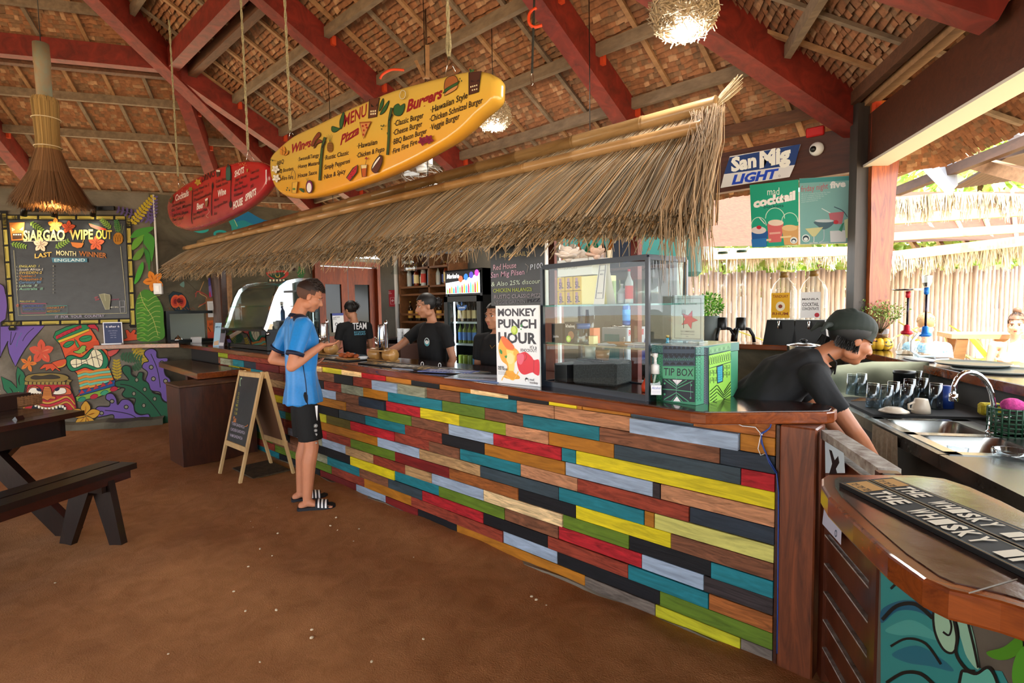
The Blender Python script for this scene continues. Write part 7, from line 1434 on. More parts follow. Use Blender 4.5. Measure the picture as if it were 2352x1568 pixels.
# shells on top
def shell_flower(a,b,n,r,lab,c_,sd):
    q=g(a,b,gh+.017); t=thing('seashell',lab,'shell',q); rr=random.Random(sd); mb=MB()
    for i in range(n):
        an=rr.uniform(0,6.28); e=rr.uniform(.1,1.3); v=Vector((math.cos(an)*math.cos(e),math.sin(an)*math.cos(e),math.sin(e))); Rq=v.to_track_quat('Z','Y').to_matrix(); mb.ball(q+v*r*.6+Vector((0,0,r*.35)),(r*.42,r*.14,r*.5),9,6,Rq)
    mb.ball(q+Vector((0,0,r*.35)),r*.35,8,6); mb.build('shell_body',mat('shell_'+c_,c_,.5),t)
shell_flower(wL-.16,.05,20,.075,'large white spiny shell cluster on top of the glass case','e6dcd2',1); shell_flower(wL-.21,.09,9,.05,'small white shell behind the large shell cluster','d8ccc0',2); shell_flower(wL-.36,.05,12,.055,'pink and cream conch shell on top of the glass case','e0c0ac',3)
# shelf of bottles behind, posts
zb_=aty(1350,600,4.45).z; one('wall_shelf',WOOD,'dark wall shelf holding liqueur bottles behind the glass case','shelf',lambda mb:mb.box((-3.0,4.48,zb_-.1),(1.5,.26,.03)))
for i,(px,c_,l,hh,lab) in enumerate(((1297,'c8a040','d8c880',.26,'yellow liqueur bottle at the left end of the wall shelf'),(1312,'15181c','888888',.25,'black liqueur bottle second on the wall shelf'),(1330,'b8501c','d8a060',.30,'orange liqueur bottle third on the wall shelf'),(1352,'0f6a4a','d0e0c0',.32,'tall green bottle left of the twin green bottle'),(1368,'0f7a52','e0e8d0',.33,'green bottle with a pale label on the wall shelf'),(1385,'401a1c','b0a0a0',.30,'dark red bottle on the wall shelf'),(1404,'a05a1c','e8dcc0',.33,'amber bottle with a cream label on the wall shelf'))): q=aty(px,600,4.46); bottle('liqueur_bottle',lab,q.x,4.46,zb_-.084,hh,.036,c_,l)
for i,px in enumerate((1422,1442)): q=aty(px,600,4.46); gb=MB(); gb.box((q.x,4.46,zb_-.084+.17),(.09,.08,.34)); gb.build('gift_box',mat('navy_box','16263c',.4),None,('left' if i==0 else 'right')+' tall navy bottle box on the wall shelf','box')
one('teal_panel',mat('teal_paint','4fa8a8',.7),'pale teal painted panel on the wall above the bottle shelf','panel',lambda mb:mb.box((-3.05,4.605,2.2),(1.7,.02,.5)))
for px,w_,m_,lab in ((1270,.10,dm,'glossy orange-brown timber post beside the hanging chalkboard'),(1461,.05,WOODR,'slim reddish post rising behind the glass case')):
    q=aty(px,560,2.98); one('timber_post',m_,lab,'post',lambda mb:mb.box((q.x,2.98,1.27),(w_,w_,2.54)))
q=aty(1284,560,2.92); one('white_strip',WHITE,'thin white conduit on the orange-brown timber post','conduit',lambda mb:mb.box((q.x-.0,2.915,1.7),(.02,.02,1.6)))
# back counter with mini fridge
bc=thing('back_counter','dark low back counter behind the glass case','counter',(-2.9,3.95,0)); mb=MB(); mb.box((-2.75,4.3,.46),(1.9,.5,.92)); mb.build('carcass',mat('dark_cab','1a1614',.6),bc); mb=MB(); mb.box((-2.75,4.28,.935),(1.95,.56,.03)); mb.build('worktop',cwood,bc)
q0,q1=aty(1382,830,4.05),aty(1438,830,4.05); mz=.951; mh=aty(1400,752,4.05).z-mz; mw=q1.x-q0.x
mf=thing('mini_fridge','small grey countertop drinks fridge with a blue and silver side','mini fridge',((q0.x+q1.x)/2,4.2,mz))
mb=MB(); mb.box(((q0.x+q1.x)/2,4.26,mz+mh/2),(mw,.36,mh),ch=.01); mb.build('cabinet',mat('fridge_grey','6a7078',.35),mf); mb=MB(); mb.box(((q0.x+q1.x)/2,4.07,mz+mh/2),(mw,.03,mh),ch=.004); mb.build('door',mat('fridge_grey2','7c8288',.3),mf)
mb=MB(); mb.box(((q0.x+q1.x)/2-.02,4.053,mz+mh/2),(mw*.6,.006,mh*.7)); mb.build('door_glass',mat('teal_screen','3a6a70',.1),mf); mb=MB(); mb.box((q1.x-.015,4.045,mz+mh/2),(.015,.02,mh*.6)); mb.build('handle',STEEL,mf)
P=Paint(frame((q1.x+.002,4.07,mz+mh),(0,1,0),(0,0,1)),(1,0,0)); P.poly([(0,0),(.36,0),(.36,mh),(0,mh)],'c0c4cc'); P.poly([(.16,mh),(.36,0),(.36,mh)],'1a2c7a'); P.ell(.13,mh*.42,.07,.09,'e8c020'); P.ell(.13,mh*.75,.07,.07,'e8c020'); P.text('Red Bull',(.02,mh*.18),(.28,mh*.18),mh*.13,'c01c3a',.03); P.build('side_print',mf,.4)
q=Vector(((q0.x+q1.x)/2+.03,4.2,mz+mh)); hk=thing('shot_tray','round metal tray with a bright blue bottle standing on the mini fridge','tray',q); mb=MB(); mb.lathe([(.001,0),(.13,0),(.135,.015),(.12,.02),(.001,.02)],q,22); mb.build('tray',STEEL,hk); bottle('blue_bottle','bright blue bottle on the round tray above the mini fridge',q.x+.01,q.y,q.z+.021,.26,.035,'1a6ad0','3a9ae8')
for i,dx in enumerate((-.10,.18,.30)): bottle('cyan_bottle',('cyan','cyan','clear cyan')[i]+' bottle behind the glass case, '+('leftmost','middle','rightmost')[i]+' of three',q.x+.15+dx,4.35,.951,.32,.04,'3ab0d8','58c8e8')
one('till_box',BLACK,'flat black cash till on the back counter under the papers','till',lambda mb:mb.box((-2.2,4.2,1.0),(.4,.4,.10),ch=.01))
# sanitizer
q=atz(1498,921,CT)+d2*.0; sn=thing('sanitizer_pump','clear pump bottle of alcohol gel in front of the tip box','pump bottle',(q.x,q.y+.03,CT)); q=Vector((q.x,q.y+.03,CT))
mb=MB(); mb.lathe([(.001,0),(.036,0),(.042,.006),(.043,.085),(.036,.11),(.018,.122),(.018,.13)],q,24); mb.build('bottle_body',glass('pump_glass','e4efe8',1.8),sn)
mb=MB(); mb.lathe([(.001,.004),(.036,.004),(.039,.01),(.039,.085),(.001,.086)],q,20); mb.build('gel',glass('gel','d4e2d8',.3),sn)
mb=MB(); mb.lathe([(.019,.125),(.019,.165),(.014,.17),(.007,.172),(.007,.20),(.013,.205),(.013,.22),(.001,.222)],q,16); h_=d1; mb.tube([q+Vector((0,0,.212)),q+h_*.03+Vector((0,0,.213)),q+h_*.045+Vector((0,0,.203))],.006,8); mb.build('pump_head',WHITE,sn); mb=MB(); mb.tube([q+Vector((0,0,.12)),q+Vector((-.02,-.005,.01))],.005,6); mb.build('dip_tube',WHITE,sn)
fwp=Vector((.56,-.83,0)); fv=Vector((-fwp.y,fwp.x,0)); P=Paint(frame(q+fwp*.0445+Vector((0,0,.055)),fv,(0,0,1)),fwp); P.poly([(-.024,-.022),(.022,-.022),(.022,.022),(-.024,.022)],'e0e0e6'); P.text('Alcohol',(-.021,-.004),(.019,-.004),.013,'2a5aa8',.01,.2); [P.line([(-.02,.004+.005*i),(.018,.004+.005*i)],'a0a0b0',.0012,sm=False) for i in range(3)]; P.build('label',sn,.5)
# tip box
tA,tB=atz(1598,931,CT),atz(1499,917,CT); tC=atz(1680,905,CT); td1=(tB-tA).normalized(); tw=(tB-tA).length; td2=Vector((-td1.y,td1.x,0)); td2=td2 if td2.y>0 else -td2; tdp=(tC-tA).dot(td2); th_=at(1598,797,Vector((ES[1],EN[1],0)),tA).z-CT
tb=thing('tip_box','green patterned wooden tip box standing at the right end of the bar','box',(tA+tB)/2+td2*tdp/2)
gb=lambda a,b,z:tA+td1*a+td2*b+Vector((0,0,z))
def hexa(mb,a0,a1,b0,b1,z0,z1_): mb.add([gb(a,b,z) for z in(z0,z1_) for a,b in((a0,b0),(a1,b0),(a1,b1),(a0,b1))],[(0,1,2,3),(7,6,5,4),(4,5,1,0),(5,6,2,1),(6,7,3,2),(7,4,0,3)])
mb=MB(); hexa(mb,0,tw,0,tdp,0,th_*.84); mb.build('carcass',mat('tip_green','3f8a68',.5),tb); mb=MB(); hexa(mb,-.003,tw+.003,-.003,tdp+.003,th_*.85,th_); mb.build('lid',mat('tip_lid','4a7a74',.5),tb)
mb=MB(); hexa(mb,.002,tw-.002,.002,tdp-.002,th_,th_+.002); mb.build('lid_top',mat('tip_top','b8b4a8',.15,coat=.6),tb)
D_='1c2430'; G_='4a9a74'
P=Paint(lambda x,y: at(x,y,td2,tA-td2*.0045),-td2,(5.273,1480,770)); P.step=.00025
P.poly([(222,120),(615,140),(615,370),(225,370)],'3a4a5c'); P.poly([(90,115),(150,118),(150,540),(100,530)],'3c6a6a'); P.poly([(725,145),(775,150),(775,840),(720,820)],'3c5060')
for r_,(y,n,up_) in enumerate(((160,7,1),(225,7,0),(245,6,0),(350,5,1))):
    for i in range(n): x=235+i*(375/n); w=375/n; P.poly([(x,y+ (8 if up_ else -8)),(x+w*.2,y-18*(1 if up_ else -1)),(x+w*.5,y-28*(1 if up_ else -1)),(x+w*.8,y-18*(1 if up_ else -1)),(x+w,y+(8 if up_ else -8))],D_,up=False)
    P.k+=1
P.line([(230,268),(612,285)],D_,5,sm=False); P.line([(230,308),(612,325)],D_,5,sm=False)
for i in range(14): P.line([(232+i*27,300),(245+i*27,272),(258+i*27,304)],G_,4,sm=False,up=False)
P.k+=1
P.poly([(225,372),(608,385),(608,535),(228,518)],G_); P.text('TIP BOX',(240,482),(598,495),95,D_,.008,.05)
P.poly([(222,522),(612,538),(615,808),(225,785)],D_)
P.poly([(345,535),(465,540),(400,600)],'e8e8ee'); P.line([(365,545),(400,590),(445,548)],D_,2.5,sm=False); P.poly([(355,795),(400,735),(445,800)],'e8e8ee')
for a in ([(250,535),(400,640),(590,550)],[(300,535),(400,612),(520,540)],[(225,648),(395,660),(600,685)],[(245,775),(395,690),(545,800)],[(340,790),(400,720),(470,800)]): P.line(a,G_,10,sm=False)
P.line([(395,500),(395,730)],'8a9ab0',3,sm=False); P.line([(568,560),(572,750)],'8a9ab0',3,sm=False)
for x,y in ((255,580),(255,710),(578,600),(570,755)): P.ell(x,y,11,13,G_)
for x0_ in (150,625):
    for r_ in range(22):
        y=130+r_*31+(0 if x0_<200 else 12); 
        if y>790: continue
        for c_ in range(2): x=x0_+(c_*38)+(0 if r_%2 else 8); P.line([(x,y),(x+18,y),(x+27,y+15),(x+18,y+31)],D_,3.5,sm=False,up=False)
P.k+=1
for i in range(20): P.line([(100,125+i*21),(145,140+i*21)],'9ab8c8',3,sm=False,up=False)
for i in range(32): P.line([(732,155+i*21),(765,165+i*21),(732,176+i*21)],'9aa8b8',3,sm=False,up=False)
P.line([(90,203),(222,215),(620,238),(778,243)],D_,5,sm=False); P.build('front_pattern',tb,.5)
P=Paint(lambda x,y: at(x,y,td1,tA-td1*.0045),-td1,(5.273,1480,770)); P.step=.00025; G2='8ac04a'
P.poly([(782,245),(1045,185),(1045,745),(785,850)],G2); P.poly([(782,145),(1045,88),(1045,172),(782,228)],'6a9a6a')
P.line([(782,238),(1045,178)],D_,6,sm=False); P.line([(785,400),(1045,320)],D_,8,sm=False)
for i in range(10): x=795+i*26; y=262-i*6; P.line([(x-10,y+90),(x,y+20),(x+6,y),(x+14,y+15),(x+16,y+88)],D_,3.5,sm=False,up=False); P.ell(x+3,y+90,4,5,D_,up=False)
for i in range(9): x=800+i*27; y=215-i*6; P.line([(x-12,y),(x,y-42),(x+12,y-5)],'a8c8a8' if i%2 else D_,3.5,sm=False,up=False)
P.k+=1
for ox,oy in ((795,430),(795,520),(955,370),(955,450)):
    for q_ in (0,1): dx=q_*42; P.line([(ox+dx,oy+60),(ox+dx,oy-5),(ox+dx+32,oy-12),(ox+dx+32,oy+30),(ox+dx+15,oy+33),(ox+dx+15,oy+12)],D_,5,sm=False,up=False)
P.k+=1; P.poly([(872,375),(948,352),(948,560),(878,585)],D_); P.poly([(880,385),(940,365),(940,550),(885,570)],'3a9ab0')
for i in range(6): P.line([(885,400+i*28),(900,390+i*28),(912,402+i*27),(925,385+i*27),(938,392+i*27)],D_,4,sm=False,up=False)
P.k+=1
for c0,dx in ((875,1),(965,-1)):
    for k in range(5): 
        P.line([(790+0,680+k*38),(875,600+k*42)],D_,7,sm=False,up=False); P.line([(880,600+k*45),(960,720+k*22)],D_,7,sm=False,up=False) if k<3 else None; P.line([(960,680-k*-22),(1040,560+k*38)],D_,7,sm=False,up=False)
P.k+=1; P.build('side_pattern',tb,.5)
# acrylic award sign on the tip box
zt_=CT+th_+.003; p0=at(1541,785,td2,gb(0,tdp*.55,0)); p1=at(1616,787,td2,gb(0,tdp*.55,0)); aw_=(p1-p0).length; ah=at(1578,677,td2,gb(0,tdp*.55,0)).z-zt_
ac=thing('acrylic_sign','clear acrylic award sign with a red star standing on the tip box','sign',((p0.x+p1.x)/2,(p0.y+p1.y)/2,zt_),rz=math.atan2(-td1.y,-td1.x)); mb=MB(); mb.box((0,.003,ah/2),(aw_,.003,ah)); mb.box((0,0,.004),(aw_,.08,.008)); mb.build('acrylic',glass('acryl','eef2f2',1.0),ac,local=True)
mb=MB(); mb.box((0,.0055,ah/2),(aw_*.95,.0012,ah*.96)); mb.build('paper',mat('sign_paper','c8ccca',.8),ac,local=True)
P=Paint(frame((-aw_/2,.0045,ah),(1,0,0),(0,0,1)),(0,-1,0)); u=aw_; P.line([(.1*u,.1*u),(.9*u,.1*u),(.9*u,ah-.1*u),(.1*u,ah-.1*u)],'8a8e90',.004*u/.15,sm=False,closed=True)
P.text('Mad Monkey Kitchen',(.22*u,.27*u),(.78*u,.27*u),.055*u,'5a5e60',.01); cx0,cy0=.55*u,.68*u; st=[(cx0+(.27 if i%2==0 else .12)*u*math.cos(-1.2+i*math.pi/5),cy0+(.27 if i%2==0 else .12)*u*math.sin(-1.2+i*math.pi/5)) for i in range(10)]; P.out(st,'d0405a','7a4a50',.01*u)
for i in range(4): P.line([(.33*u+.035*u*i,.40*u),(.33*u+.035*u*i,.52*u)],'3a3e40',.012*u,sm=False)
P.line([(.33*u,.52*u),(.38*u,.57*u),(.435*u,.52*u)],'3a3e40',.012*u); P.line([(.38*u,.56*u),(.385*u,.92*u)],'3a3e40',.02*u,sm=False); P.text('RECOMMENDED',(.30*u,1.03*u),(.72*u,1.03*u),.05*u,'7a7e80',.01); P.text('RESTAURANT GURU',(.30*u,1.1*u),(.72*u,1.1*u),.035*u,'7a7e80'); P.text('2021',(.46*u,1.16*u),(.54*u,1.16*u),.035*u,'7a7e80'); P.build('print',ac,.7,local=True)
# ---------------------------------------------------------------- outer bar
ob=thing('outer_bar','concrete outer bar with a varnished wooden top along the open sides','bar counter',(-2,6,0)); OZ=1.10
cx=V60.x; 
mb=MB(); mb.box(((-2.9-1.0)/2,6.12,.52),(1.95,.3,1.04)); mb.build('concrete_body',conc2,ob)
mb=MB(); mb.box(((-2.9-.95)/2,6.1,1.07),(2.0,.42,.055),ch=.008); mb.build('top_board',cedge,ob)
a0=NR*1.97; k0=(Vector((-1.0,6,0))).dot(TR)
def rr(t,c,z): v=TR*t+NR*c; return Vector((v.x,v.y,z))
def rbox(mb,t0,t1,c0,c1,z0,z1_): mb.add([rr(t,c,z) for z in(z0,z1_) for t,c in((t0,c0),(t1,c0),(t1,c1),(t0,c1))],[(3,2,1,0),(4,5,6,7),(0,1,5,4),(1,2,6,5),(2,3,7,6),(3,0,4,7)])
mb=MB(); rbox(mb,k0-.3,k0+6.5,1.97,2.27,0,1.05); mb.build('concrete_body',mat('conc_side','4a4a48',.8,grain=(1,1,1.5,2),var=.3,bump=.2),ob)
mb=MB(); rbox(mb,k0-.3,k0+6.5,1.94,2.36,1.045,OZ); mb.build('top_board',cwood,ob); mb=MB(); rbox(mb,k0-.3,k0+6.5,1.932,1.942,1.046,OZ-.002); mb.build('edge_strip',cedge,ob)
# sink counter
tf=atz(1945,925,.9).dot(TR); sk=[atz(x,y,.905) for x,y in ((2005,957),(2196,954),(2177,1042))]
n0=max(1.30,min(sk[0].dot(NR),sk[2].dot(NR))); n1=1.86; t0=sk[1].dot(TR)-.05; t1=t0+.95
s0_,s2_=sk[0],sk[2]; t0=sk[0].dot(TR); t1=atz(2177,1042,.905).dot(TR); n0=(sk[0].dot(NR)+sk[2].dot(NR))/2; n1=min(1.93,sk[1].dot(NR))
CF=1.24
sc_=thing('sink_counter','long dark concrete sink counter inside the bar','counter',rr(t0,1.6,0)); cst=mat('wet_concrete','3c3d3c',.25,grain=(1,1,1,5),var=.35,bump=.1)
mb=MB(); 
for q in ((k0-.2,t0+.01,CF,1.97),(t1-.01,k0+6.5,CF,1.97),(t0,t1,CF,n0+.01),(t0,t1,n1-.01,1.97)): rbox(mb,*q,.84,.90)
mb.build('worktop',cst,sc_,kind='stuff'); mb=MB(); rbox(mb,k0-.2,k0+6.5,CF+.06,CF+.09,0,.84); mb.build('front_panel',mat('dark_cab','1a1614',.6),sc_)
si=thing('double_sink','stainless steel double basin sink set in the concrete counter','sink',rr((t0+t1)/2,(n0+n1)/2,.9)); sst=mat('sink_steel','a8aaa8',.22,1)
m_=.035; tm=(t0+t1)/2
def basin(ta,tb_,ca,cb):
    mb=MB(); vs=[];N_=28; rings=((0,.903,.06),(.0,.899,.06),(.012,.86,.07),(.03,.77,.08),(.05,.75,.07))
    def rrect(i,ta,tb_,ca,cb,r):
        out=[]
        for (cx_,cy_,a0) in ((tb_-r,cb-r,0),(ta+r,cb-r,90),(ta+r,ca+r,180),(tb_-r,ca+r,270)):
            for k in range(7): a=math.radians(a0+k*15); out.append((cx_+r*math.cos(a),cy_+r*math.sin(a)))
        return out
    for ins,z,r in rings: vs+=[rr(t,c,z) for t,c in rrect(0,ta+ins,tb_-ins,ca+ins,cb-ins,r)]
    mb.smooth=True; mb.add(vs,[(i*N_+k,i*N_+(k+1)%N_,(i+1)*N_+(k+1)%N_,(i+1)*N_+k) for i in range(4) for k in range(N_)]+[tuple(4*N_+k for k in range(N_))]); mb.build('basin',sst,si)
basin(t0+m_,tm-.015,n0+m_,n1-m_-.04); basin(tm+.015,t1-m_,n0+m_,n1-m_-.04)
mb=MB(); 
for q in ((t0,t0+m_+.012,n0,n1),(t1-m_-.012,t1,n0,n1),(tm-.027,tm+.027,n0,n1),(t0,t1,n0,n0+m_+.012),(t0,t1,n1-m_-.052,n1)): rbox(mb,*q,.9,.9035)
mb.build('rim',sst,si,kind='stuff')
q=atz(2280,996,.904); fb=rr(q.dot(TR),min(q.dot(NR),n1-.04),.904); fo=-NR*.9-TR*.45; fo.normalize(); fz=Vector((0,0,1)); F=thing('faucet','chrome gooseneck faucet arching over the sink','faucet',fb)
mb=MB(); mb.lathe([(.001,0),(.028,0),(.028,.012),(.02,.02),(.018,.08),(.012,.09)],fb,18); pts=[fb+fz*.07]
q2=at(2190,904,Vector((ES[1],EN[1],0)),fb); e=(q2-fb); eh=Vector((e.x,e.y,0)); 
for k in range(13): a=math.pi*k/12; pts.append(fb+eh*(.5-.5*math.cos(a))+fz*(.09+.15*math.sin(a)**.8+ (e.z-.09)*(k/12)))
mb.tube(pts,.011,10); mb.tube([pts[-1],pts[-1]+Vector((0,0,-.035))],.017,12); mb.build('spout',CHROME,F); mb=MB(); mb.tube([fb+fz*.06,fb+fz*.10+NR*.04+TR*.06],.006,8); mb.build('lever',CHROME,F)
# drying mat and glassware
mA=rr(atz(1960,905,.9).dot(TR),1.42,.9); mb=MB(); rbox(mb,t0-.62,t0-.03,1.30,1.93,.9005,.912); mb.build('drying_mat',mat('rubber','0d0d0e',.7),None,'black rubber drying mat beside the sink','mat')
wt=glass('tumbler_glass','dfe6ea',1.7)
def tumb(px,py,h,r,lab,m=wt,gr=None,name='tumbler'):
    q=atz(px,py,.913); mb=MB(); mb.smooth=True; mb.lathe([(r*1.0,0),(r*.80,h),(.001,h)],q,20); mb.lathe([(r*.93,.0),(r*.74,h-.012),(.001,h-.012)],q,20); mb.build(name,m,None,lab,'glass',gr)
for i,(px,py,h,lab) in enumerate(((2004,935,.145,'upturned glass nearest the steel sheet on the drying mat'),(2036,938,.14,'upturned glass second from the left in the front row'),(2051,930,.145,'upturned glass behind the second front one'),(2082,939,.145,'upturned glass in the middle of the front row'),(2088,925,.15,'upturned glass behind the middle front glass'),(2117,920,.145,'upturned glass behind the beige mug'),(2106,905,.16,'tall upturned glass at the back of the drying mat'),(2148,938,.15,'upturned glass beside the blue cup'),(1978,908,.15,'upturned glass against the steel sheet'),(1957,905,.14,'upturned glass furthest left under the face of the dishwasher'))): tumb(px,py,h,.038,lab)
tumb(2171,936,.13,.042,'translucent blue cup at the right end of the drying mat',mat('blue_cup','2a4a9a',.3,trans=.3))
q=atz(2075,912,.913); mb=MB(); mb.lathe([(.001,0),(.055,0),(.058,.15),(.062,.155),(.062,.175),(.001,.178)],q,20); mb.build('canister',BLACK,None,'black lidded canister behind the upturned glasses','canister')
q=atz(2115,948,.913); mg=thing('mug','beige coffee mug standing upside down in front of the glasses','mug',q); beige=mat('beige_ceramic','c8bba8',.3)
mb=MB(); mb.lathe([(.045,0),(.043,.03),(.032,.075),(.03,.08),(.001,.08)],q,22); mb.build('body',beige,mg); mb=MB(); lf=-Vector((ES[0],EN[0],0)); mb.tube([q+lf*.042+fz*.02,q+lf*.068+fz*.025,q+lf*.07+fz*.05,q+lf*.038+fz*.062],.006,8); mb.build('handle',beige,mg)
for k in range(2): q=atz(2053,945,.913+.016*k); mb=MB(); mb.lathe([(.075-.006*k,0),(.07,.006),(.045,.018),(.04,.022),(.001,.022)],q,26); mb.build('saucer',beige,None,('lower' if k==0 else 'upper')+' beige saucer of the upturned pair on the drying mat','saucer')
for i in range(4): p=atz(1955+6*i,920-2*i,.914); mb=MB(); mb.tube([p,p+NR*.12+TR*.02*(i-1)],.003,5); mb.build('chopstick',WOODT,None,'thin wooden stick lying at the far end of the drying mat','stick','wooden sticks on the drying mat')
# green basket with sponges, ashtray, cup in the sink
q=atz(2316,1000,.9); q=rr(q.dot(TR),min(q.dot(NR),1.86),.9); gbk=thing('plastic_basket','dark green lattice plastic basket by the faucet','basket',q); mb=MB()
for z in np.linspace(.004,.13,7): mb.tube([q+Vector((.075*math.cos(t),.075*math.sin(t),z)) for t in np.linspace(0,6.28,20,endpoint=False)],.005,5,closed=True)
for t in np.linspace(0,6.28,20,endpoint=False): mb.tube([q+Vector((.075*math.cos(t),.075*math.sin(t),0)),q+Vector((.077*math.cos(t),.077*math.sin(t),.135))],.0045,5)
mb.lathe([(.001,.002),(.07,.002)],q,16); mb.build('lattice',mat('green_plastic','16452c',.4),gbk,kind='stuff')
one('sponge',mat('sponge_pink','d84a9a',.9,grain=(1,1,1,60),var=.4,bump=.8),'pink scouring sponge in the green basket','sponge',lambda mb:(mb.ball(q+Vector((.01,0,.145)),(.045,.04,.035),12,8),mb.ball(q+Vector((.05,.02,.14)),(.03,.025,.025),10,7)))
one('sponge',mat('sponge_yellow','b8a828',.9,grain=(1,1,1,60),var=.4,bump=.5),'yellow sponge leaning behind the faucet','sponge',lambda mb:mb.box(q-TR*.14+Vector((0,0,.10)),(.09,.05,.06),rz=.5,ch=.01))
mb=MB(); mb.tube([q+NR*.09+Vector((.025*math.cos(t)*TR.x,.025*math.cos(t)*TR.y,.19+.025*math.sin(t))) for t in np.linspace(0,6.28,14,endpoint=False)],.004,5,closed=True); mb.build('basket_hook',_M['green_plastic'],gbk)
q=atz(2322,1052,.9); ak=thing('ashtray','clear round glass ashtray on the near end of the sink counter','ashtray',q); mb=MB(); mb.smooth=True; mb.lathe([(.001,0),(.055,0),(.06,.008),(.062,.035),(.052,.035),(.045,.012),(.001,.010)],q,28); mb.build('glass_dish',glass('ash_glass','e8eef0',3),ak)
q=rr(tm+.12,n0+.16,.755); mb=MB(); mb.lathe([(.03,0),(.04,.12)],q,18); mb.build('tumbler',wt,None,'clear plastic cup standing in the near sink basin','glass'); q=rr(t0+.25,n0+.2,.755); mb=MB(); mb.lathe([(.04,0),(.042,.05)],q,18); mb.build('tumbler',wt,None,'short clear glass lying in the far sink basin','glass')
# cleaning cloth over the front edge
c0,c1=atr(2003,1001,CF-.012),atr(2060,1035,CF-.012); ta,tb_=c0.dot(TR),c1.dot(TR); mb=MB(); mb.smooth=True; nx_,nz=16,10; vs=[]
for j in range(nz+1):
    for i in range(nx_+1): t=ta+(tb_-ta)*i/nx_; vs.append(rr(t,CF-.012-.008*math.sin(i*1.9)*j/nz,.895-.17*j/nz-.01*random.random()*(j==nz)))
mb.add(vs,[(j*(nx_+1)+i,j*(nx_+1)+i+1,(j+1)*(nx_+1)+i+1,(j+1)*(nx_+1)+i) for j in range(nz) for i in range(nx_)]); mb.build('cleaning_cloth',mat('cloth_beige','9a8f7c',.95,grain=(1,1,1,40),var=.3),None,'beige rag hanging over the front edge of the sink counter','cloth')
# steel sheet
pa=atz(2028,903,.9); ts=pa.dot(TR)-.02; mb=MB(); zt=at(2028,812,TR,pa).z; mb.add([rr(ts,1.965,.90),rr(ts,1.30,.90),rr(ts,1.40,1.09),rr(ts,1.62,1.12),rr(ts,1.965,1.12),rr(ts+.004,1.965,.90),rr(ts+.004,1.30,.90),rr(ts+.004,1.40,1.09),rr(ts+.004,1.62,1.12),rr(ts+.004,1.965,1.12)],[(0,1,2,3,4),(9,8,7,6,5),(0,5,6,1),(3,8,9,4),(2,7,8,3)]); mb.build('steel_sheet',mat('brushed_steel','b8b89a',.3,1,grain=(1,1,1,3),var=.2),None,'stainless steel splash sheet behind the upturned glasses','metal sheet')
# objects on the outer bar top
H6=OZ
def dispenser(px,lab,lc,txt,lcol):
    q=aty(px,784,6.08); b=Vector((q.x,6.08,1.098)); t=thing('drink_dispenser',lab,'dispenser',b); mb=MB(); vs=[]
    for z,w,d in ((0,.165,.12),(.0,.165,.12),(.26,.13,.10)): vs+=[b+Vector((x*w,y*d,z)) for x,y in ((-1,-1),(1,-1),(1,1),(-1,1))]
    mb.add(vs[4:],[(3,2,1,0),(4,5,6,7),(0,1,5,4),(1,2,6,5),(2,3,7,6),(3,0,4,7)]); mb.build('stand',BLACK,t)
    mb=MB(); mb.lathe([(.001,.262),(.125,.262),(.13,.28),(.13,.56),(.10,.63),(.045,.69),(.04,.71)],b,20,sy=.75); mb.build('upturned_bottle',glass('jug_glass','f4f8f8',1.3),t); mb=MB(); mb.lathe([(.042,.70),(.042,.755),(.001,.757)],b,14); mb.build('cap',mat('cap_brown','7a5a20',.4),t)
    mb=MB(); mb.tube([b+Vector((0,-.10,.24)),b+Vector((0,-.15,.24)),b+Vector((0,-.15,.17))],.012,8); mb.build('tap',CHROME,t)
    P=Paint(frame(b+Vector((0,-.102,.54)),(1,0,0),(0,0,1)),(0,-1,0)); P.poly([(-.09,0),(.09,0),(.09,.26),(-.09,.26)],lc); 
    for s_,y,h_ in txt: P.text(s_,(-.075,y),(.075,y),h_,lcol,.02)
    if lc!='eeeeee': P.ell(0,.14,.045,.05,'e8dcc0'); P.ell(0,.14,.02,.02,lcol)
    else: P.ell(.06,.23,.022,.022,'c02a3a')
    P.build('label',t,.5)
dispenser(1798,'drink dispenser with a yellow labelled bottle on a black stand','e0aa1c',(('TANDUAY',.05,.03),('RHUM',.23,.03)),'8a3a1c'); dispenser(1866,'drink dispenser with a white labelled bottle on a black stand','eeeeee',(('MANILA',.08,.02),('COCKTAIL',.14,.035),('CONCENTRATE',.18,.028)),'3a3a3a')
for px,lab in ((1658,'left beer tower of two with a clear tube on black legs'),(1701,'right beer tower of two with a clear tube on black legs')):
    q=aty(px,784,6.08); b=Vector((q.x,6.08,1.098)); t=thing('beer_tower',lab,'beer tower',b); mb=MB(); mb.lathe([(.052,.14),(.056,.15),(.056,.28),(.001,.285)],b,18); mb.build('collar',BLACK,t)
    for k in range(3): a=k*2.09+.5; u_=Vector((math.cos(a),math.sin(a),0)); mb=MB(); mb.tube([b+u_*.03+fz*.16,b+u_*.09+fz*.15,b+u_*.13+fz*.08,b+u_*.14+fz*.004],.02,8); mb.build('leg',BLACK,t)
    mb=MB(); mb.lathe([(.05,.285),(.05,1.00)],b,20); mb.build('tube',glass('tower_tube','fafcfc',1.5),t); mb=MB(); mb.lathe([(.054,1.0),(.054,1.02),(.001,1.022)],b,18); mb.build('lid',mat('lid_green','2a4a3a',.4),t)
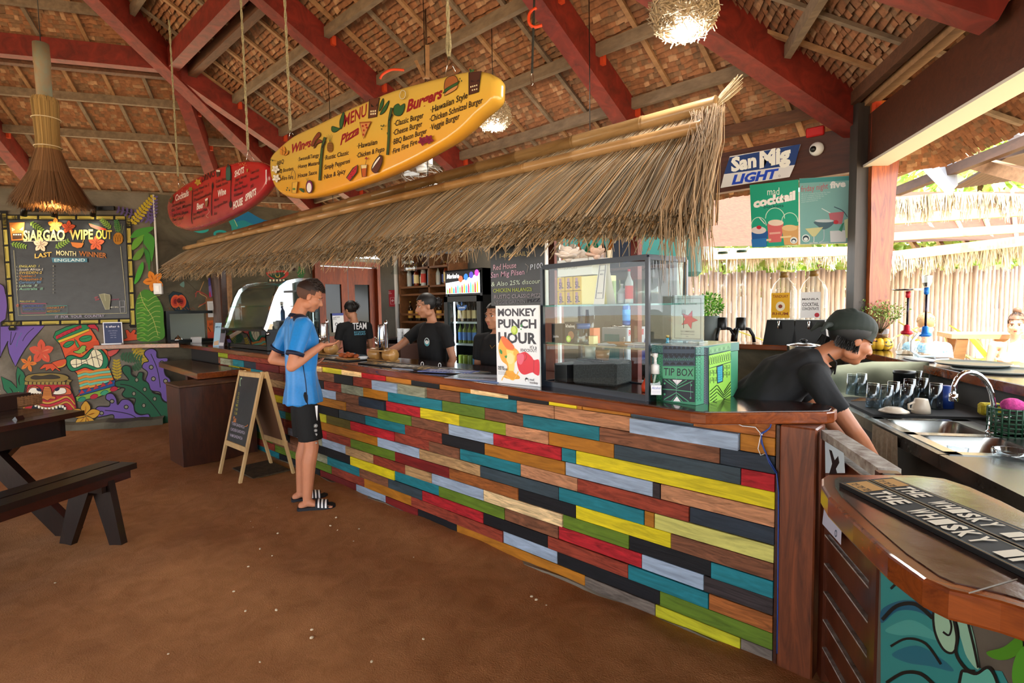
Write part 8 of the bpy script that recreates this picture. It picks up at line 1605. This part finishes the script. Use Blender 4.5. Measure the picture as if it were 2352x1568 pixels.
def foliage(mb,c,R,n,size,cols,sd,flat=1.0):
    r=random.Random(sd)
    for i in range(n):
        v=Vector((r.gauss(0,1),r.gauss(0,1),r.gauss(0,1))); v.normalize(); p=Vector(c)+Vector((v.x*R[0],v.y*R[1],v.z*R[2]))*(r.random()**.4); d=(v+Vector((r.gauss(0,.5),r.gauss(0,.5),r.gauss(0,.5)))).normalized(); w=d.cross(Vector((r.gauss(0,1),r.gauss(0,1),r.gauss(0,1)))).normalized(); s=size*r.uniform(.6,1.3)
        mb.col=hx(r.choice(cols)); mb.add([p,p+d*s*.5+w*s*.28,p+d*s,p+d*s*.5-w*s*.28],[(0,1,2,3)])
leafm=mat('leaf','ffffff',.6,attr=True)
q=aty(1628,784,6.05); b=Vector((q.x,6.05,1.098)); pl=thing('potted_herb','bushy green herb in a grey pot left of the beer towers','plant',b); mb=MB(); mb.lathe([(.001,0),(.09,0),(.115,.30),(.10,.30),(.001,.28)],b,20); mb.build('pot',mat('pot_grey','6a7270',.6),pl); mb=MB(); foliage(mb,b+fz*.42,(.15,.15,.14),900,.035,('5a9a2a','7ab83a','9ad04a','3f7a20'),3); mb.build('foliage',leafm,pl,kind='stuff')
q=atz(2018,790,OZ); b=rr(q.dot(TR),2.15,OZ); b=at(2020,790,NR,NR*2.15); b.z=OZ; pl=thing('potted_herb','wispy herb in a glass jar set in a yellow pumpkin bowl','plant',b)
mb=MB(); 
for k in range(9): a=k*.698; mb.ball(b+Vector((.065*math.cos(a),.065*math.sin(a),.055)),(.042,.042,.055),10,8)
mb.build('pumpkin_bowl',mat('pumpkin','d8a82a',.35),pl); mb=MB(); mb.lathe([(.06,.09),(.07,.19)],b,18); mb.build('jar',glass('jar_tint','a8a89a',1.2),pl)
P=Paint(frame(b+Vector((.62,-.62,0)).normalized()*.112+fz*.07,Vector((.7,.7,0)),(0,0,1)),Vector((.7,-.7,0))); P.poly([(-.035,-.01),(-.01,-.015),(-.02,.008)],'15100a'); P.poly([(.035,-.01),(.01,-.015),(.02,.008)],'15100a'); P.line([(-.035,.018),(-.01,.028),(.01,.028),(.035,.018)],'15100a',.008); P.build('painted_face',pl,.5)
mb=MB(); r9=random.Random(8)
for i in range(46):
    a=r9.uniform(0,6.28); e=r9.uniform(.02,.13); top_=b+Vector((math.cos(a)*e*1.4,math.sin(a)*e*1.4,r9.uniform(.28,.40))); mb.col=hx('5a4a30'); mb.tube([b+fz*.15,b.lerp(top_,.6)+Vector((0,0,.04)),top_],.0018,4,caps=False); foliage(mb,top_,(.03,.03,.05),16,.022,('6a8a3a','4f7a2a','8aa04a','a8b86a'),i)
mb.build('foliage',leafm,pl,kind='stuff')
def hookah(px,pyb,pyt,c_,lab,tray,foil):
    b=at(px,pyb,NR,NR*2.15); b.z=OZ; H_=at(px,pyt,Vector((ES[1],EN[1],0)),b).z-OZ; t=thing('hookah',lab,'hookah',b)
    mb=MB(); mb.smooth=True; mb.lathe([(.001,0),(.065,0),(.075,.03),(.06,.08),(.028,.14),(.025,.17)],b,22); mb.build('glass_base',glass('hk_glass','e8eeee',2.0),t)
    mb=MB(); mb.lathe([(.03,.165),(.042,.17),(.042,.19),(.024,.20),(.022,.235),(.012,.245)],b,16); mb.build('collar',mat('hk_'+c_,c_,.3,.3),t); mb=MB(); mb.tube([b+fz*.24,b+fz*(H_-.06)],.008,10); mb.build('stem',mat('hk_stem','2a2430',.2,.8),t)
    mb=MB(); mb.lathe([(.012,H_-.07),(.018,H_-.06),(.018,H_-.02),(.010,H_-.015)],b,14); mb.build('upper_collar',mat('hk_'+c_,c_,.3,.3),t)
    if tray: mb=MB(); mb.lathe([(.001,H_-.012),(.09,H_-.012),(.115,H_),(.11,H_+.003),(.001,H_-.004)],b,26); mb.build('ash_tray',STEEL,t)
    if foil: mb=MB(); mb.lathe([(.018,H_-.01),(.03,H_+.02),(.033,H_+.07),(.02,H_+.075),(.001,H_+.07)],b,9,smooth=False); mb.build('foil_bowl',mat('foil','c8ccd0',.25,1),t)
    return b,t
hookah(2082,800,664,'b01c2c','hookah with a red collar and a round steel ash tray',1,0); b,t=hookah(2124,803,655,'1c6ac0','hookah with a blue collar and a foil covered bowl',0,1)
lv=Vector((ES[0],EN[0],0)); mb=MB(); mb.tube([b+fz*.18,b-lv*.05+fz*.19,b-lv*.10+fz*.13,b-lv*.10+fz*.06,b-lv*.04+fz*.015,b+lv*.1+fz*.012-NR*.05,b+lv*.25+fz*.012-NR*.06],.011,8); mb.build('hose',mat('hose_white','dfe4e6',.5),t)
for (px,py,r_,z_,lab) in ((2270,852,.22,0,'lower large round grey serving tray on the outer bar'),(2225,842,.20,.014,'upper round grey serving tray lying on the lower one')):
    q=atz(px,py,OZ); q=rr(q.dot(TR),2.16,OZ+z_); one('serving_tray',mat('tray_grey','5a605c',.3),lab,'tray',lambda mb:mb.lathe([(.001,0),(r_-.02,0),(r_,.012),(r_-.004,.014),(r_-.025,.005),(.001,.005)],q,36))
q=at(2110,812,NR,NR*2.05); q.z=OZ; one('flat_dish',mat('dish_white','d8dce0',.3),'long white flat dish below the two hookahs','dish',lambda mb:mb.lathe([(.001,0),(.10,0),(.12,.01),(.001,.004)],q,26,Matrix.Rotation(-1.05,3,'Z'),sx=1.7,sy=.6))
q=aty(1868,800,5.7); st_=thing('stock_pot','lidded steel stock pot behind the back of the dishwasher','pot',(q.x-.06,5.6,0)); b=Vector((q.x-.06,5.6,.9)); one('side_stand',mat('dark_cab','1a1614',.6),'dark stand carrying the steel stock pot','stand',lambda mb:mb.box((b.x,5.6,.45),(.4,.4,.9))); mb=MB(); mb.lathe([(.001,.001),(.14,.001),(.14,.22),(.145,.225),(.145,.235),(.06,.255),(.001,.26)],b,28); mb.build('pot_body',STEEL,st_); mb=MB(); mb.ball(b+fz*.275,(.035,.02,.015)); mb.build('lid_knob',BLACK,st_)
# ---------------------------------------------------------------- gate, foreground counter
GN_=.731; ga=atr(1888,990,GN_); gt0=ga.dot(TR); gt1=atr(2010,1400,GN_).dot(TR)
gw=mat('gate_wood','5a2a18',.35,grain=(8,8,2,1.5,1.5),col2='331509',coat=.3); gt=thing('slatted_gate','dark red-brown slatted timber gate between the bar end and the near counter','gate',rr((gt0+gt1)/2,GN_+.03,0))
mb=MB(); rbox(mb,gt0-.0,gt0+.05,GN_,GN_+.045,.02,1.02); mb.build('stile',gw,gt); mb=MB(); rbox(mb,gt1-.05,gt1,GN_,GN_+.045,.02,1.02); mb.build('stile',gw,gt); mb=MB(); rbox(mb,gt0,gt1+.0,GN_-.004,GN_+.06,1.0,1.035); mb.build('worn_top_rail',mat('worn_lit_paint','6a5a50',.6,grain=(12,12,12,2),col2='b8b4ac'),gt)
for i in range(8):
    z=.06+.116*i; mb=MB(); d_=rr(gt0+.05,0,0); p0=rr(gt0+.03,GN_+.022,z+.048); p1=rr(gt1-.03,GN_+.022,z+.048); mb.beam(p0,p1,.022,.098); mb.build('slat',gw,gt)
    mb=MB(); mb.beam(p0+Vector((0,0,.053)),p1+Vector((0,0,.053)),.040,.006); mb.build('lit_slat_cap',mat('worn_lit_paint','6a5a50',.6),gt)  # caps coloured paler than the slats to show their tops catching light
P=Paint(lambda x,y: atr(x,y,GN_-.006),-NR,(2.537,1750,950)); P.poly([(368,160),(478,228),(485,345),(370,345)],'c8dce8'); P.poly([(392,208),(408,215),(425,270),(445,245),(452,285),(432,320),(440,350),(415,350),(392,350),(410,290)],'14141a'); P.poly([(370,490),(468,560),(462,765),(352,640)],'c0c4d8'); P.text('out',(372,520),(412,548),34,'14141a',.03,up=(0,-1)); P.ell(432,697,7,22,'2a4a6a'); P.ell(432,697,4,13,'c0c4d8'); P.build('notices',gt,.5)
fz1=1.10
fp=[(1886,1096),(1886,1112),(1902,1138),(1960,1195),(2040,1268),(2120,1325),(2180,1352),(2235,1364),(2300,1380),(2352,1396)]
bp_=[(1900,1087),(2000,1087),(2100,1088),(2170,1096),(2230,1115),(2300,1146),(2352,1172)]
fr_=[atz(x,y,fz1) for x,y in fp]; bk_=[atz(x,y,fz1) for x,y in bp_]; ex=(fr_[-1]-fr_[-3]).normalized(); exb=(bk_[-1]-bk_[-3]).normalized()
poly=[(v.x,v.y) for v in fr_]+[((fr_[-1]+ex*.35).x,(fr_[-1]+ex*.35).y),((bk_[-1]+exb*.5).x,(bk_[-1]+exb*.5).y)]+[(v.x,v.y) for v in bk_[::-1]]
fc=thing('near_counter','near end of the varnished bar counter with rounded corner at the lower right','countertop',(fr_[0].x,fr_[0].y,fz1-.05)); mb=MB(); mb.prism(poly,fz1-.052,fz1-.002,.006); mb.build('edge_board',cedge,fc)
mb=MB(); mb.prism(inset2(poly,.03),fz1-.0025,fz1,0); mb.build('top_veneer',mat('counter_wet','2a1712',.12,grain=(3,3,3,9),col2='5a4a44',bump=.08,coat=.8),fc)
P=Paint(lambda x,y: atz(x,y,fz1+.0002),(0,0,1),(2.537,1750,950)); P.step=.0001; P.line([(1205,1045),(1490,962)],'8a857c',9,sm=False); P.build('paint_line',fc,.6)
# bar mats on it
for k,(c_,lab) in enumerate(((((1928,1108),(1990,1101),(2352,1262),(2352,1314)),'black rubber bar mat with cream lettering, nearest the front edge'),(((1993,1101),(2050,1096),(2352,1215),(2352,1259)),'black rubber bar mat with cream lettering behind the first one'))):
    q=[atz(x,y,fz1+.010) for x,y in c_]; q[2]=q[1]+(q[2]-q[1])*1.25; q[3]=q[0]+(q[3]-q[0])*1.25; t=thing('bar_mat',lab,'bar mat',(q[0]+q[2])/2); mb=MB(); mb.add([v-Vector((0,0,.0095)) for v in q]+q,[(0,1,2,3),(7,6,5,4),(0,4,5,1),(1,5,6,2),(2,6,7,3),(3,7,4,0)]); mb.build('rubber',mat('rubber','0d0d0e',.7),t)
    O_=q[0]; U_=(q[3]-q[0]); V_=(q[1]-q[0]); L_=U_.length; W_=V_.length
    P=Paint(lambda x,y: O_+U_*x+V_*y+Vector((0,0,.0003)),(0,0,1)); P.step=.00012
    for m0,w_,cc in ((.035,.02,'b08a4a'),(.075,.012,'8a9a94')): P.line([(m0*.3,m0),(1-.01,m0)],cc,w_*.8,sm=False); P.line([(m0*.3,1-m0),(1-.01,1-m0)],cc,w_*.8,sm=False)
    P.poly([(.02,.12),(.13,.12),(.13,.88),(.02,.88)],'b08444')
    for i in range(3): P.text('TOP',(.03+.035*i,.2),(.055+.035*i,.2),.25,'0d0d0e',.03,up=(0,1)); 
    tx='THE WHISKY IF YOU' ; n=len(tx)
    for i,ch_ in enumerate(tx):
        if ch_==' ': continue
        x=.14+.84*i/n; P.text(ch_,(x,.20),(x+.84/n*.82,.20),.60,'d8d0bc',.04,up=(.012,1))
    P.build('lettering',t,.7)
# painted panel below
PN=.705; pt0=atr(2019,1350,PN).dot(TR); pnl=thing('painted_panel','counter front panel painted with a teal wave and koru curls','panel',rr(pt0+.6,PN,0)); mb=MB(); rbox(mb,pt0,pt0+1.9,PN,PN+.03,0,1.045); mb.build('board',mat('panel_grey','5c564c',.8,grain=(1,1,1,4),var=.3),pnl)
mb=MB(); rbox(mb,pt0-.03,pt0-.001,PN-.008,PN+.05,0,1.045); mb.build('edge_post',gw,pnl)
P=Paint(lambda x,y: atr(x,y,PN-.001),-NR,(2.537,1750,950)); P.step=.0002
P.poly([(693,860),(790,940),(990,1060),(1110,1170),(1210,1190),(1250,1480),(1400,1500),(1500,1700),(693,1700)],'2f8a8a')
P.poly([(700,1140),(800,1090),(900,1090),(1010,1130),(1060,1250),(1000,1200),(900,1150),(790,1150),(700,1220)],'1a5a78',True); P.poly([(720,1260),(850,1200),(960,1240),(1040,1320),(900,1290),(800,1290)],'4aa09a',True); P.poly([(760,1400),(900,1350),(1040,1420),(1120,1500),(980,1470),(850,1450)],'1f6a80',True)
P.poly([(1110,1160),(1210,1200),(1270,1480),(1200,1420),(1160,1300)],'8fc0a8',True)
P.out([(1010,1130),(1080,1140),(1130,1200),(1150,1300),(1120,1390),(1060,1370),(1010,1260)],'9ac4a8','0f1216',14,True); P.line([(1095,1180),(1110,1240),(1095,1290),(1060,1270)],'0f1216',12)
P.line([(755,1020),(790,990),(840,1000)],'0f1216',14); P.line([(705,1200),(790,1120),(900,1110),(1000,1190)],'0f1216',22); P.line([(755,1355),(850,1310),(960,1340),(1050,1460)],'0f1216',14); P.line([(730,1568),(830,1510),(930,1515),(1010,1580)],'0f1216',20)
P.line([(1120,1170),(1145,1300),(1140,1400),(1200,1490),(1250,1500)],'0f1216',18); P.line([(1205,1200),(1240,1340),(1270,1480)],'0f1216',14)
P.out([(1170,1520),(1200,1500),(1260,1515),(1330,1480),(1380,1560),(1400,1700),(1170,1700)],'5ab0a0','0f1216',18,True)
P.poly([(1320,1390),(1420,1360),(1500,1300),(1527,1310),(1527,1380),(1450,1430),(1370,1430)],'4a8a20',True); P.poly([(1470,1520),(1500,1400),(1580,1350),(1600,1568),(1500,1600)],'4f9a2a',True)
P.build('wave_painting',pnl,.5)
# ---------------------------------------------------------------- signs on the eave beam
BY=5.945
sg=thing('beer_sign','blue and white slanted beer sign on the eave beam','sign',aty(1745,380,BY)); q=[aty(x,y,BY-.02) for x,y in ((1676,359),(1838,331),(1815,399),(1655,431))]; mb=MB(); mb.add(q+[v+Vector((0,.02,0)) for v in q],[(3,2,1,0),(4,5,6,7),(0,1,5,4),(1,2,6,5),(2,3,7,6),(3,0,4,7)]); mb.build('metal_plate',WHITE,sg)
P=Paint(lambda x,y: aty(x,y,BY-.0205),(0,-1,0),(2.8,1600,300)); P.step=.0003
P.poly([(212,172),(668,86),(632,220),(176,280)],'163a78'); P.poly([(176,280),(632,220),(598,298),(156,368)],'dfe2e6')
P.text('San',(222,262),(385,228),88,'f4f6f0',.05); P.text('Mig',(405,236),(605,190),100,'f4f6f0',.055); P.text('LIGHT',(225,345),(530,300),58,'1a48c8',.05,.25); P.ell(533,291,6,7,'6a6a8a'); P.ell(533,291,4,5,'dfe2e6'); P.build('print',sg,.4)
pb=thing('hanging_poster','green cocktail buckets poster hanging under the eave beam','poster',aty(1780,490,BY-.02)); q=[aty(x,y,BY-.03) for x,y in ((1722,425),(1834,412),(1834,562),(1728,568))]; mb=MB(); mb.add(q+[v+Vector((0,.004,0)) for v in q],[(3,2,1,0),(4,5,6,7),(0,1,5,4),(1,2,6,5),(2,3,7,6),(3,0,4,7)]); mb.build('sheet',mat('poster_green','18a888',.5),pb)
P=Paint(lambda x,y: aty(x,y,BY-.0305),(0,-1,0),(2.8,1600,300)); P.step=.0003
P.text('mad',(455,415),(532,412),50,'e8f4f0',.0); P.text('cocktail',(365,495),(635,440),55,'ffffff',.06); P.text('buckets',(432,500),(560,490),22,'0f5a5a')
for cx_,cy_,r_ in ((400,610,48),(505,565,62),(600,585,52)): P.line([(cx_+r_*math.cos(a),cy_-r_*1.1*math.sin(a)) for a in np.linspace(0,3.14,9)],'c8ecd8',5)
P.poly([(353,655),(460,645),(450,748),(358,750)],'1c5aa0'); P.poly([(455,600),(560,590),(545,715),(465,720)],'d86a6a'); P.poly([(548,620),(655,610),(655,735),(565,735)],'dba868'); P.ell(400,640,48,24,'e8dcd8'); P.ell(402,622,16,12,'c8283c'); P.ell(510,592,50,20,'f0dcc8'); P.ell(600,625,50,20,'e8c890'); P.line([(405,560),(440,600)],'e8e8e8',6,sm=False); P.poly([(410,700),(480,695),(480,708),(410,714)],'e8d0a0'); P.poly([(470,655),(540,650),(540,662),(470,668)],'e8b0a0'); P.poly([(540,680),(610,674),(610,686),(540,692)],'f0d8a0'); P.ell(626,705,24,22,'e8f0f0'); P.ell(626,707,16,14,'1a3a4a'); P.ell(626,711,11,9,'e8f0f0'); P.poly([(353,700),(450,690),(450,748),(358,750)],'2a7ac0'); P.build('print',pb,.5)
pb=thing('hanging_poster','pale teal friday night five poster hanging beside the post','poster',aty(1897,485,BY-.02)); q=[aty(x,y,BY-.03) for x,y in ((1836,410),(1958,403),(1958,558),(1838,561))]; mb=MB(); mb.add(q+[v+Vector((0,.004,0)) for v in q],[(3,2,1,0),(4,5,6,7),(0,1,5,4),(1,2,6,5),(2,3,7,6),(3,0,4,7)]); mb.build('sheet',mat('poster_teal','7fb8b8',.5),pb)
P=Paint(lambda x,y: aty(x,y,BY-.0305),(0,-1,0),(2.8,1600,300)); P.step=.0003
P.poly([(662,310),(1002,290),(1002,318),(662,338)],'3f9a9a'); P.text('friday night',(672,395),(845,372),40,'c05a6a',.0); P.text('five',(858,370),(960,358),42,'eef4f4',.05)
for i in range(5): P.text('all your cocktail favorites for less',(675,412+i*13),(860-i*20,398+i*13),9,'b8d8d8')
P.poly([(850,530),(950,520),(935,600),(865,600)],'c06a78'); P.line([(885,490),(940,515),(970,555)],'3a5a6a',6); P.line([(805,500),(860,530)],'e0ecec',5,sm=False); P.poly([(760,585),(885,575),(870,610),(820,635),(775,610)],'4a6a7a',True); P.ell(822,580,62,10,'c8d8e0'); P.poly([(698,630),(815,620),(765,680),(745,680)],'d8d8a0'); P.line([(755,680),(752,720),(725,722),(780,720)],'e0eaea',5); P.poly([(858,645),(968,640),(960,715),(862,718)],'d8e0e8'); P.ell(897,588,16,13,'c8283c'); P.line([(820,635),(818,700),(790,720),(850,716)],'b8ccd4',5); P.poly([(950,575),(1000,555),(1000,690),(960,690)],'c8d8a8'); P.poly([(915,640),(935,600),(950,590),(935,650)],'2a8a6a'); P.ell(704,692,26,25,'e8f4f4'); P.ell(704,693,20,19,'1a3a4a'); P.ell(704,698,14,12,'e8f4f4'); P.build('print',pb,.5)
q=aty(1877,343,BY); cm=thing('dome_camera','small white dome security camera on the eave beam','security camera',q); mb=MB(); mb.ball(q-Vector((0,.02,0)),(.065,.05,.065),18,12); mb.build('housing',WHITE,cm); mb=MB(); mb.ball(q-Vector((.02,.06,.005)),(.03,.025,.03),14,10); mb.build('lens',BLACK,cm)
q=aty(1873,303,BY); one('alarm_bell',mat('alarm_red','b81c1c',.4),'small red alarm box above the dome camera','alarm',lambda mb:mb.box(q,(.16,.06,.09),ch=.01))
q=atr(1587,590,0) if 0 else aty(1588,590,4.7); one('wall_speaker',mat('teal_box','4a7a78',.5),'teal grey hanging speaker at the open end of the partition wall','speaker',lambda mb:mb.box((q.x,4.72,2.0),(.14,.16,.42),ch=.04))
one('partition_post',mat('pale_post','b8c4b8',.5),'pale green post at the end of the partition wall','post',lambda mb:mb.box((aty(1566,600,4.6).x,4.62,1.28),(.05,.12,2.56)))
# ---------------------------------------------------------------- outdoors
def dpt(px,py,d,z=None):
    p=atd(px,py,d)
    if z is not None: p.z=z
    return p
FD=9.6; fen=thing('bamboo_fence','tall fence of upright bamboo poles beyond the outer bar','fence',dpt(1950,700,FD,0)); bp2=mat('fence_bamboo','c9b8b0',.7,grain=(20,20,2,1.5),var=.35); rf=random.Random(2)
x=1520
while x<2400:
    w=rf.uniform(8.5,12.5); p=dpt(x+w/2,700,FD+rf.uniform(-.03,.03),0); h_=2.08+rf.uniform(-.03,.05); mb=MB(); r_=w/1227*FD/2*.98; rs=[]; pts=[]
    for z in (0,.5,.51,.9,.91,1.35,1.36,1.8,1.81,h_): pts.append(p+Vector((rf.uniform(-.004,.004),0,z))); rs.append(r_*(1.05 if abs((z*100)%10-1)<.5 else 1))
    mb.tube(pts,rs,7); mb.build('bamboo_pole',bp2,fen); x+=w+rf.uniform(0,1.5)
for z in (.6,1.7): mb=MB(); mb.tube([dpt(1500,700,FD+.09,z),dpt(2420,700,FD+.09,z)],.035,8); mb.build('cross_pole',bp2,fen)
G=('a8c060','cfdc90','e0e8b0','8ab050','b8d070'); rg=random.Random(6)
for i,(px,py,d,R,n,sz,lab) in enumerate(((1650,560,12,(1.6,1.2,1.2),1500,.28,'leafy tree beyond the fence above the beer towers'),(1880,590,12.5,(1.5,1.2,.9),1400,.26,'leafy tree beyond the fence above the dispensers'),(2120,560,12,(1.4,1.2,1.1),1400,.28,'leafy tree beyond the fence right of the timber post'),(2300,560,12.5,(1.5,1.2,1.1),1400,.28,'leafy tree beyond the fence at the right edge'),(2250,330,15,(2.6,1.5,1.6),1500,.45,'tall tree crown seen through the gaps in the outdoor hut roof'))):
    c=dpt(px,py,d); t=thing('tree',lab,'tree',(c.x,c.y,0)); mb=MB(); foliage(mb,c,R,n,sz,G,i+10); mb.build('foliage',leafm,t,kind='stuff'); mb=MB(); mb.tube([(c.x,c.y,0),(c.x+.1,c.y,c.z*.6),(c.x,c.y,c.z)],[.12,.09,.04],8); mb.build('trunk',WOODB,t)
def agave(px,pyb,d,n,L,lab,sd):
    r=random.Random(sd); b=dpt(px,pyb,d,0); t=thing('agave_plant',lab,'plant',b)
    for i in range(n):
        a=6.28*i/n+r.uniform(-.3,.3); u_=Vector((math.cos(a),math.sin(a),0)); l=L*r.uniform(.7,1.1); w=Vector((-u_.y,u_.x,0)); up_=r.uniform(.7,1.3); mb=MB(); pts=[(0,.03),(.3,.06),(.65,.05),(1,.004)]; vs=[]
        for s_,ww in pts: c=b+u_*l*s_*.75+fz*(l*(up_*s_-.45*s_*s_)+.02); vs+=[c-w*ww,c-fz*.02,c+w*ww]
        mb.smooth=True; mb.add(vs,[(3*k+j,3*k+j+1,3*k+j+4,3*k+j+3) for k in range(3) for j in range(2)]); mb.build('leaf',mat('agave_leaf','b8b86a',.5,grain=(2,2,2,2),col2='d8cc70'),t)
for i,a in enumerate(((1690,780,8.6,9,1.2,'pale agave plant at the foot of the fence behind the beer towers'),(1770,770,8.9,8,1.3,'agave plant between the beer towers and the dispensers'),(1910,720,8.4,10,1.7,'large pale agave behind the white labelled dispenser'),(2270,790,7.8,10,1.6,'tall yellow-green agave left of the bikini guest'),(2200,780,8.6,8,1.2,'small agave behind the guest in the floral shirt'),(2330,770,8.3,9,1.5,'yellow-green agave behind the bikini guest'))): agave(*a,i)
# outdoor table
oz_=dpt(2240,772,5.9).z; tb0=dpt(2168,775,6.2); tb1=dpt(2345,775,5.9); otm=mat('outdoor_wood','b08a60',.6,grain=(2,10,10,1.5),var=.3); ot=thing('outdoor_table','pale wooden picnic table between the two outdoor guests','table',(tb0+tb1)/2-fz*oz_)
mb=MB(); mb.beam(Vector((tb0.x,tb0.y,oz_)),Vector((tb1.x,tb1.y,oz_)),.6,.05); mb.build('tabletop',otm,ot); c_=(tb0+tb1)/2; ud=(tb1-tb0).normalized()
for k in(-.22,.22):
    for s_ in(-1,1): mb=MB(); q=Vector((c_.x,c_.y,0))+ud*k; pr_=Vector((-ud.y,ud.x,0)); mb.beam(q+pr_*.35*s_+fz*.0,q-pr_*.2*s_+fz*(oz_-.03),.04,.1,up=tuple(ud)); mb.build('leg',otm,ot)
for (p_,s_,lab) in ((g1,1,'wooden stool under the guest in the floral shirt'),(g2,-1,'wooden stool under the bikini guest')):
    L_=p_.location; zz_=(sj['pelvis'][2]-.10) if s_<0 else pg.z-1.0; hz=[o for o in p_.children if o.name.startswith('shorts')][0]; zs_=min(v.co.z for v in hz.data.vertices if abs(v.co.y)<.12); mb=MB(); mb.box((L_.x,L_.y,zs_/2-.01),(.36,.36,zs_-.02)); mb.build('stool',otm,None,lab,'stool')
# neighbouring hut roof
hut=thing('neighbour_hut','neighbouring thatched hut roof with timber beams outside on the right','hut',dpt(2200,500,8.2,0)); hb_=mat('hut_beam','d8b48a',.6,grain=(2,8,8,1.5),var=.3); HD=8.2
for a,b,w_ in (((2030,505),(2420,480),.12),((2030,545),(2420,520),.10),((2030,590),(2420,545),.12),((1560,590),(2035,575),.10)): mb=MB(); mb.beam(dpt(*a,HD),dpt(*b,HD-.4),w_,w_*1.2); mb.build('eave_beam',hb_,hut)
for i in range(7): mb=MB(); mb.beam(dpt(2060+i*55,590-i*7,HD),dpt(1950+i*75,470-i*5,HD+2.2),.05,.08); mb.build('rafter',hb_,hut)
def fringe(pts,d,ln,n,sd,par):
    mb=MB(); r=random.Random(sd)
    for i in range(n):
        u_=r.random()*(len(pts)-1); k=int(u_); f=u_-k; x=pts[k][0]*(1-f)+pts[k+1][0]*f; y=pts[k][1]*(1-f)+pts[k+1][1]*f; p=dpt(x,y,d+r.uniform(-.12,.12)); l=ln*r.uniform(.4,1.1)*(.6+.5*math.sin(x*.07)**2); kk=r.uniform(.6,1.1); mb.col=(.55*kk,.47*kk,.34*kk); q=p+Vector((r.uniform(-.05,.05),r.uniform(-.05,.05),-l)); w=Vector((.008,.008,0)); mb.add([p-w,p+w,q+w*.3,q-w*.3],[(0,1,2,3)])
    mb.build('thatch_fringe',mat('straw','ffffff',.8,attr=True),par,kind='stuff')
fringe([(1560,568),(1700,570),(1960,566)],HD,.32,1500,1,hut); fringe([(2030,585),(2200,572),(2420,552)],HD,.35,1700,2,hut); fringe([(2030,455),(2200,440),(2420,448)],HD-.8,.35,1300,3,hut)
mb=MB(); mb.add([dpt(1560,568,HD),dpt(2420,548,HD),dpt(2500,440,HD+3.2),dpt(1560,440,HD+3.2)],[(0,1,2,3)]); mb.build('thatch_underside',mat('thatch_far','5a3320',.9),hut)
sr_=thing('slatted_roof','open slatted timber roof outside at the upper right','roof',dpt(2300,400,6,0)); dkb=mat('dark_beam','4a3020',.6,grain=(2,8,8,1.5),var=.3)
for a,b,w_ in (((2060,440),(2420,300),.10),((2130,345),(2420,420),.12),((2300,300),(2420,345),.10),((2190,390),(2420,325),.07),((2040,400),(2420,250),.12)): mb=MB(); mb.beam(dpt(*a,7.2),dpt(*b,5.4),w_,w_*1.1); mb.build('beam',dkb if w_!=.12 else WOODT,sr_)
for i in range(11): mb=MB(); mb.beam(dpt(2190+i*14,432-i*2,7.0),dpt(2330+i*14,352-i*2,6.0),.05,.03); mb.build('slat',dkb,sr_)
mb=MB(); q=[dpt(2085,355,6.6),dpt(2190,345,6.5),dpt(2195,425,6.4),dpt(2175,447,6.4)]; q2=[v+Vector((.02,.02,.0)) for v in q]; mb.add(q+q2,[(0,1,2,3),(7,6,5,4),(0,4,5,1),(1,5,6,2),(2,6,7,3),(3,7,4,0)]); mb.build('tarpaulin',mat('tarp','8a8f9a',.6),None,'grey tarpaulin corner hanging below the slatted roof','tarpaulin')
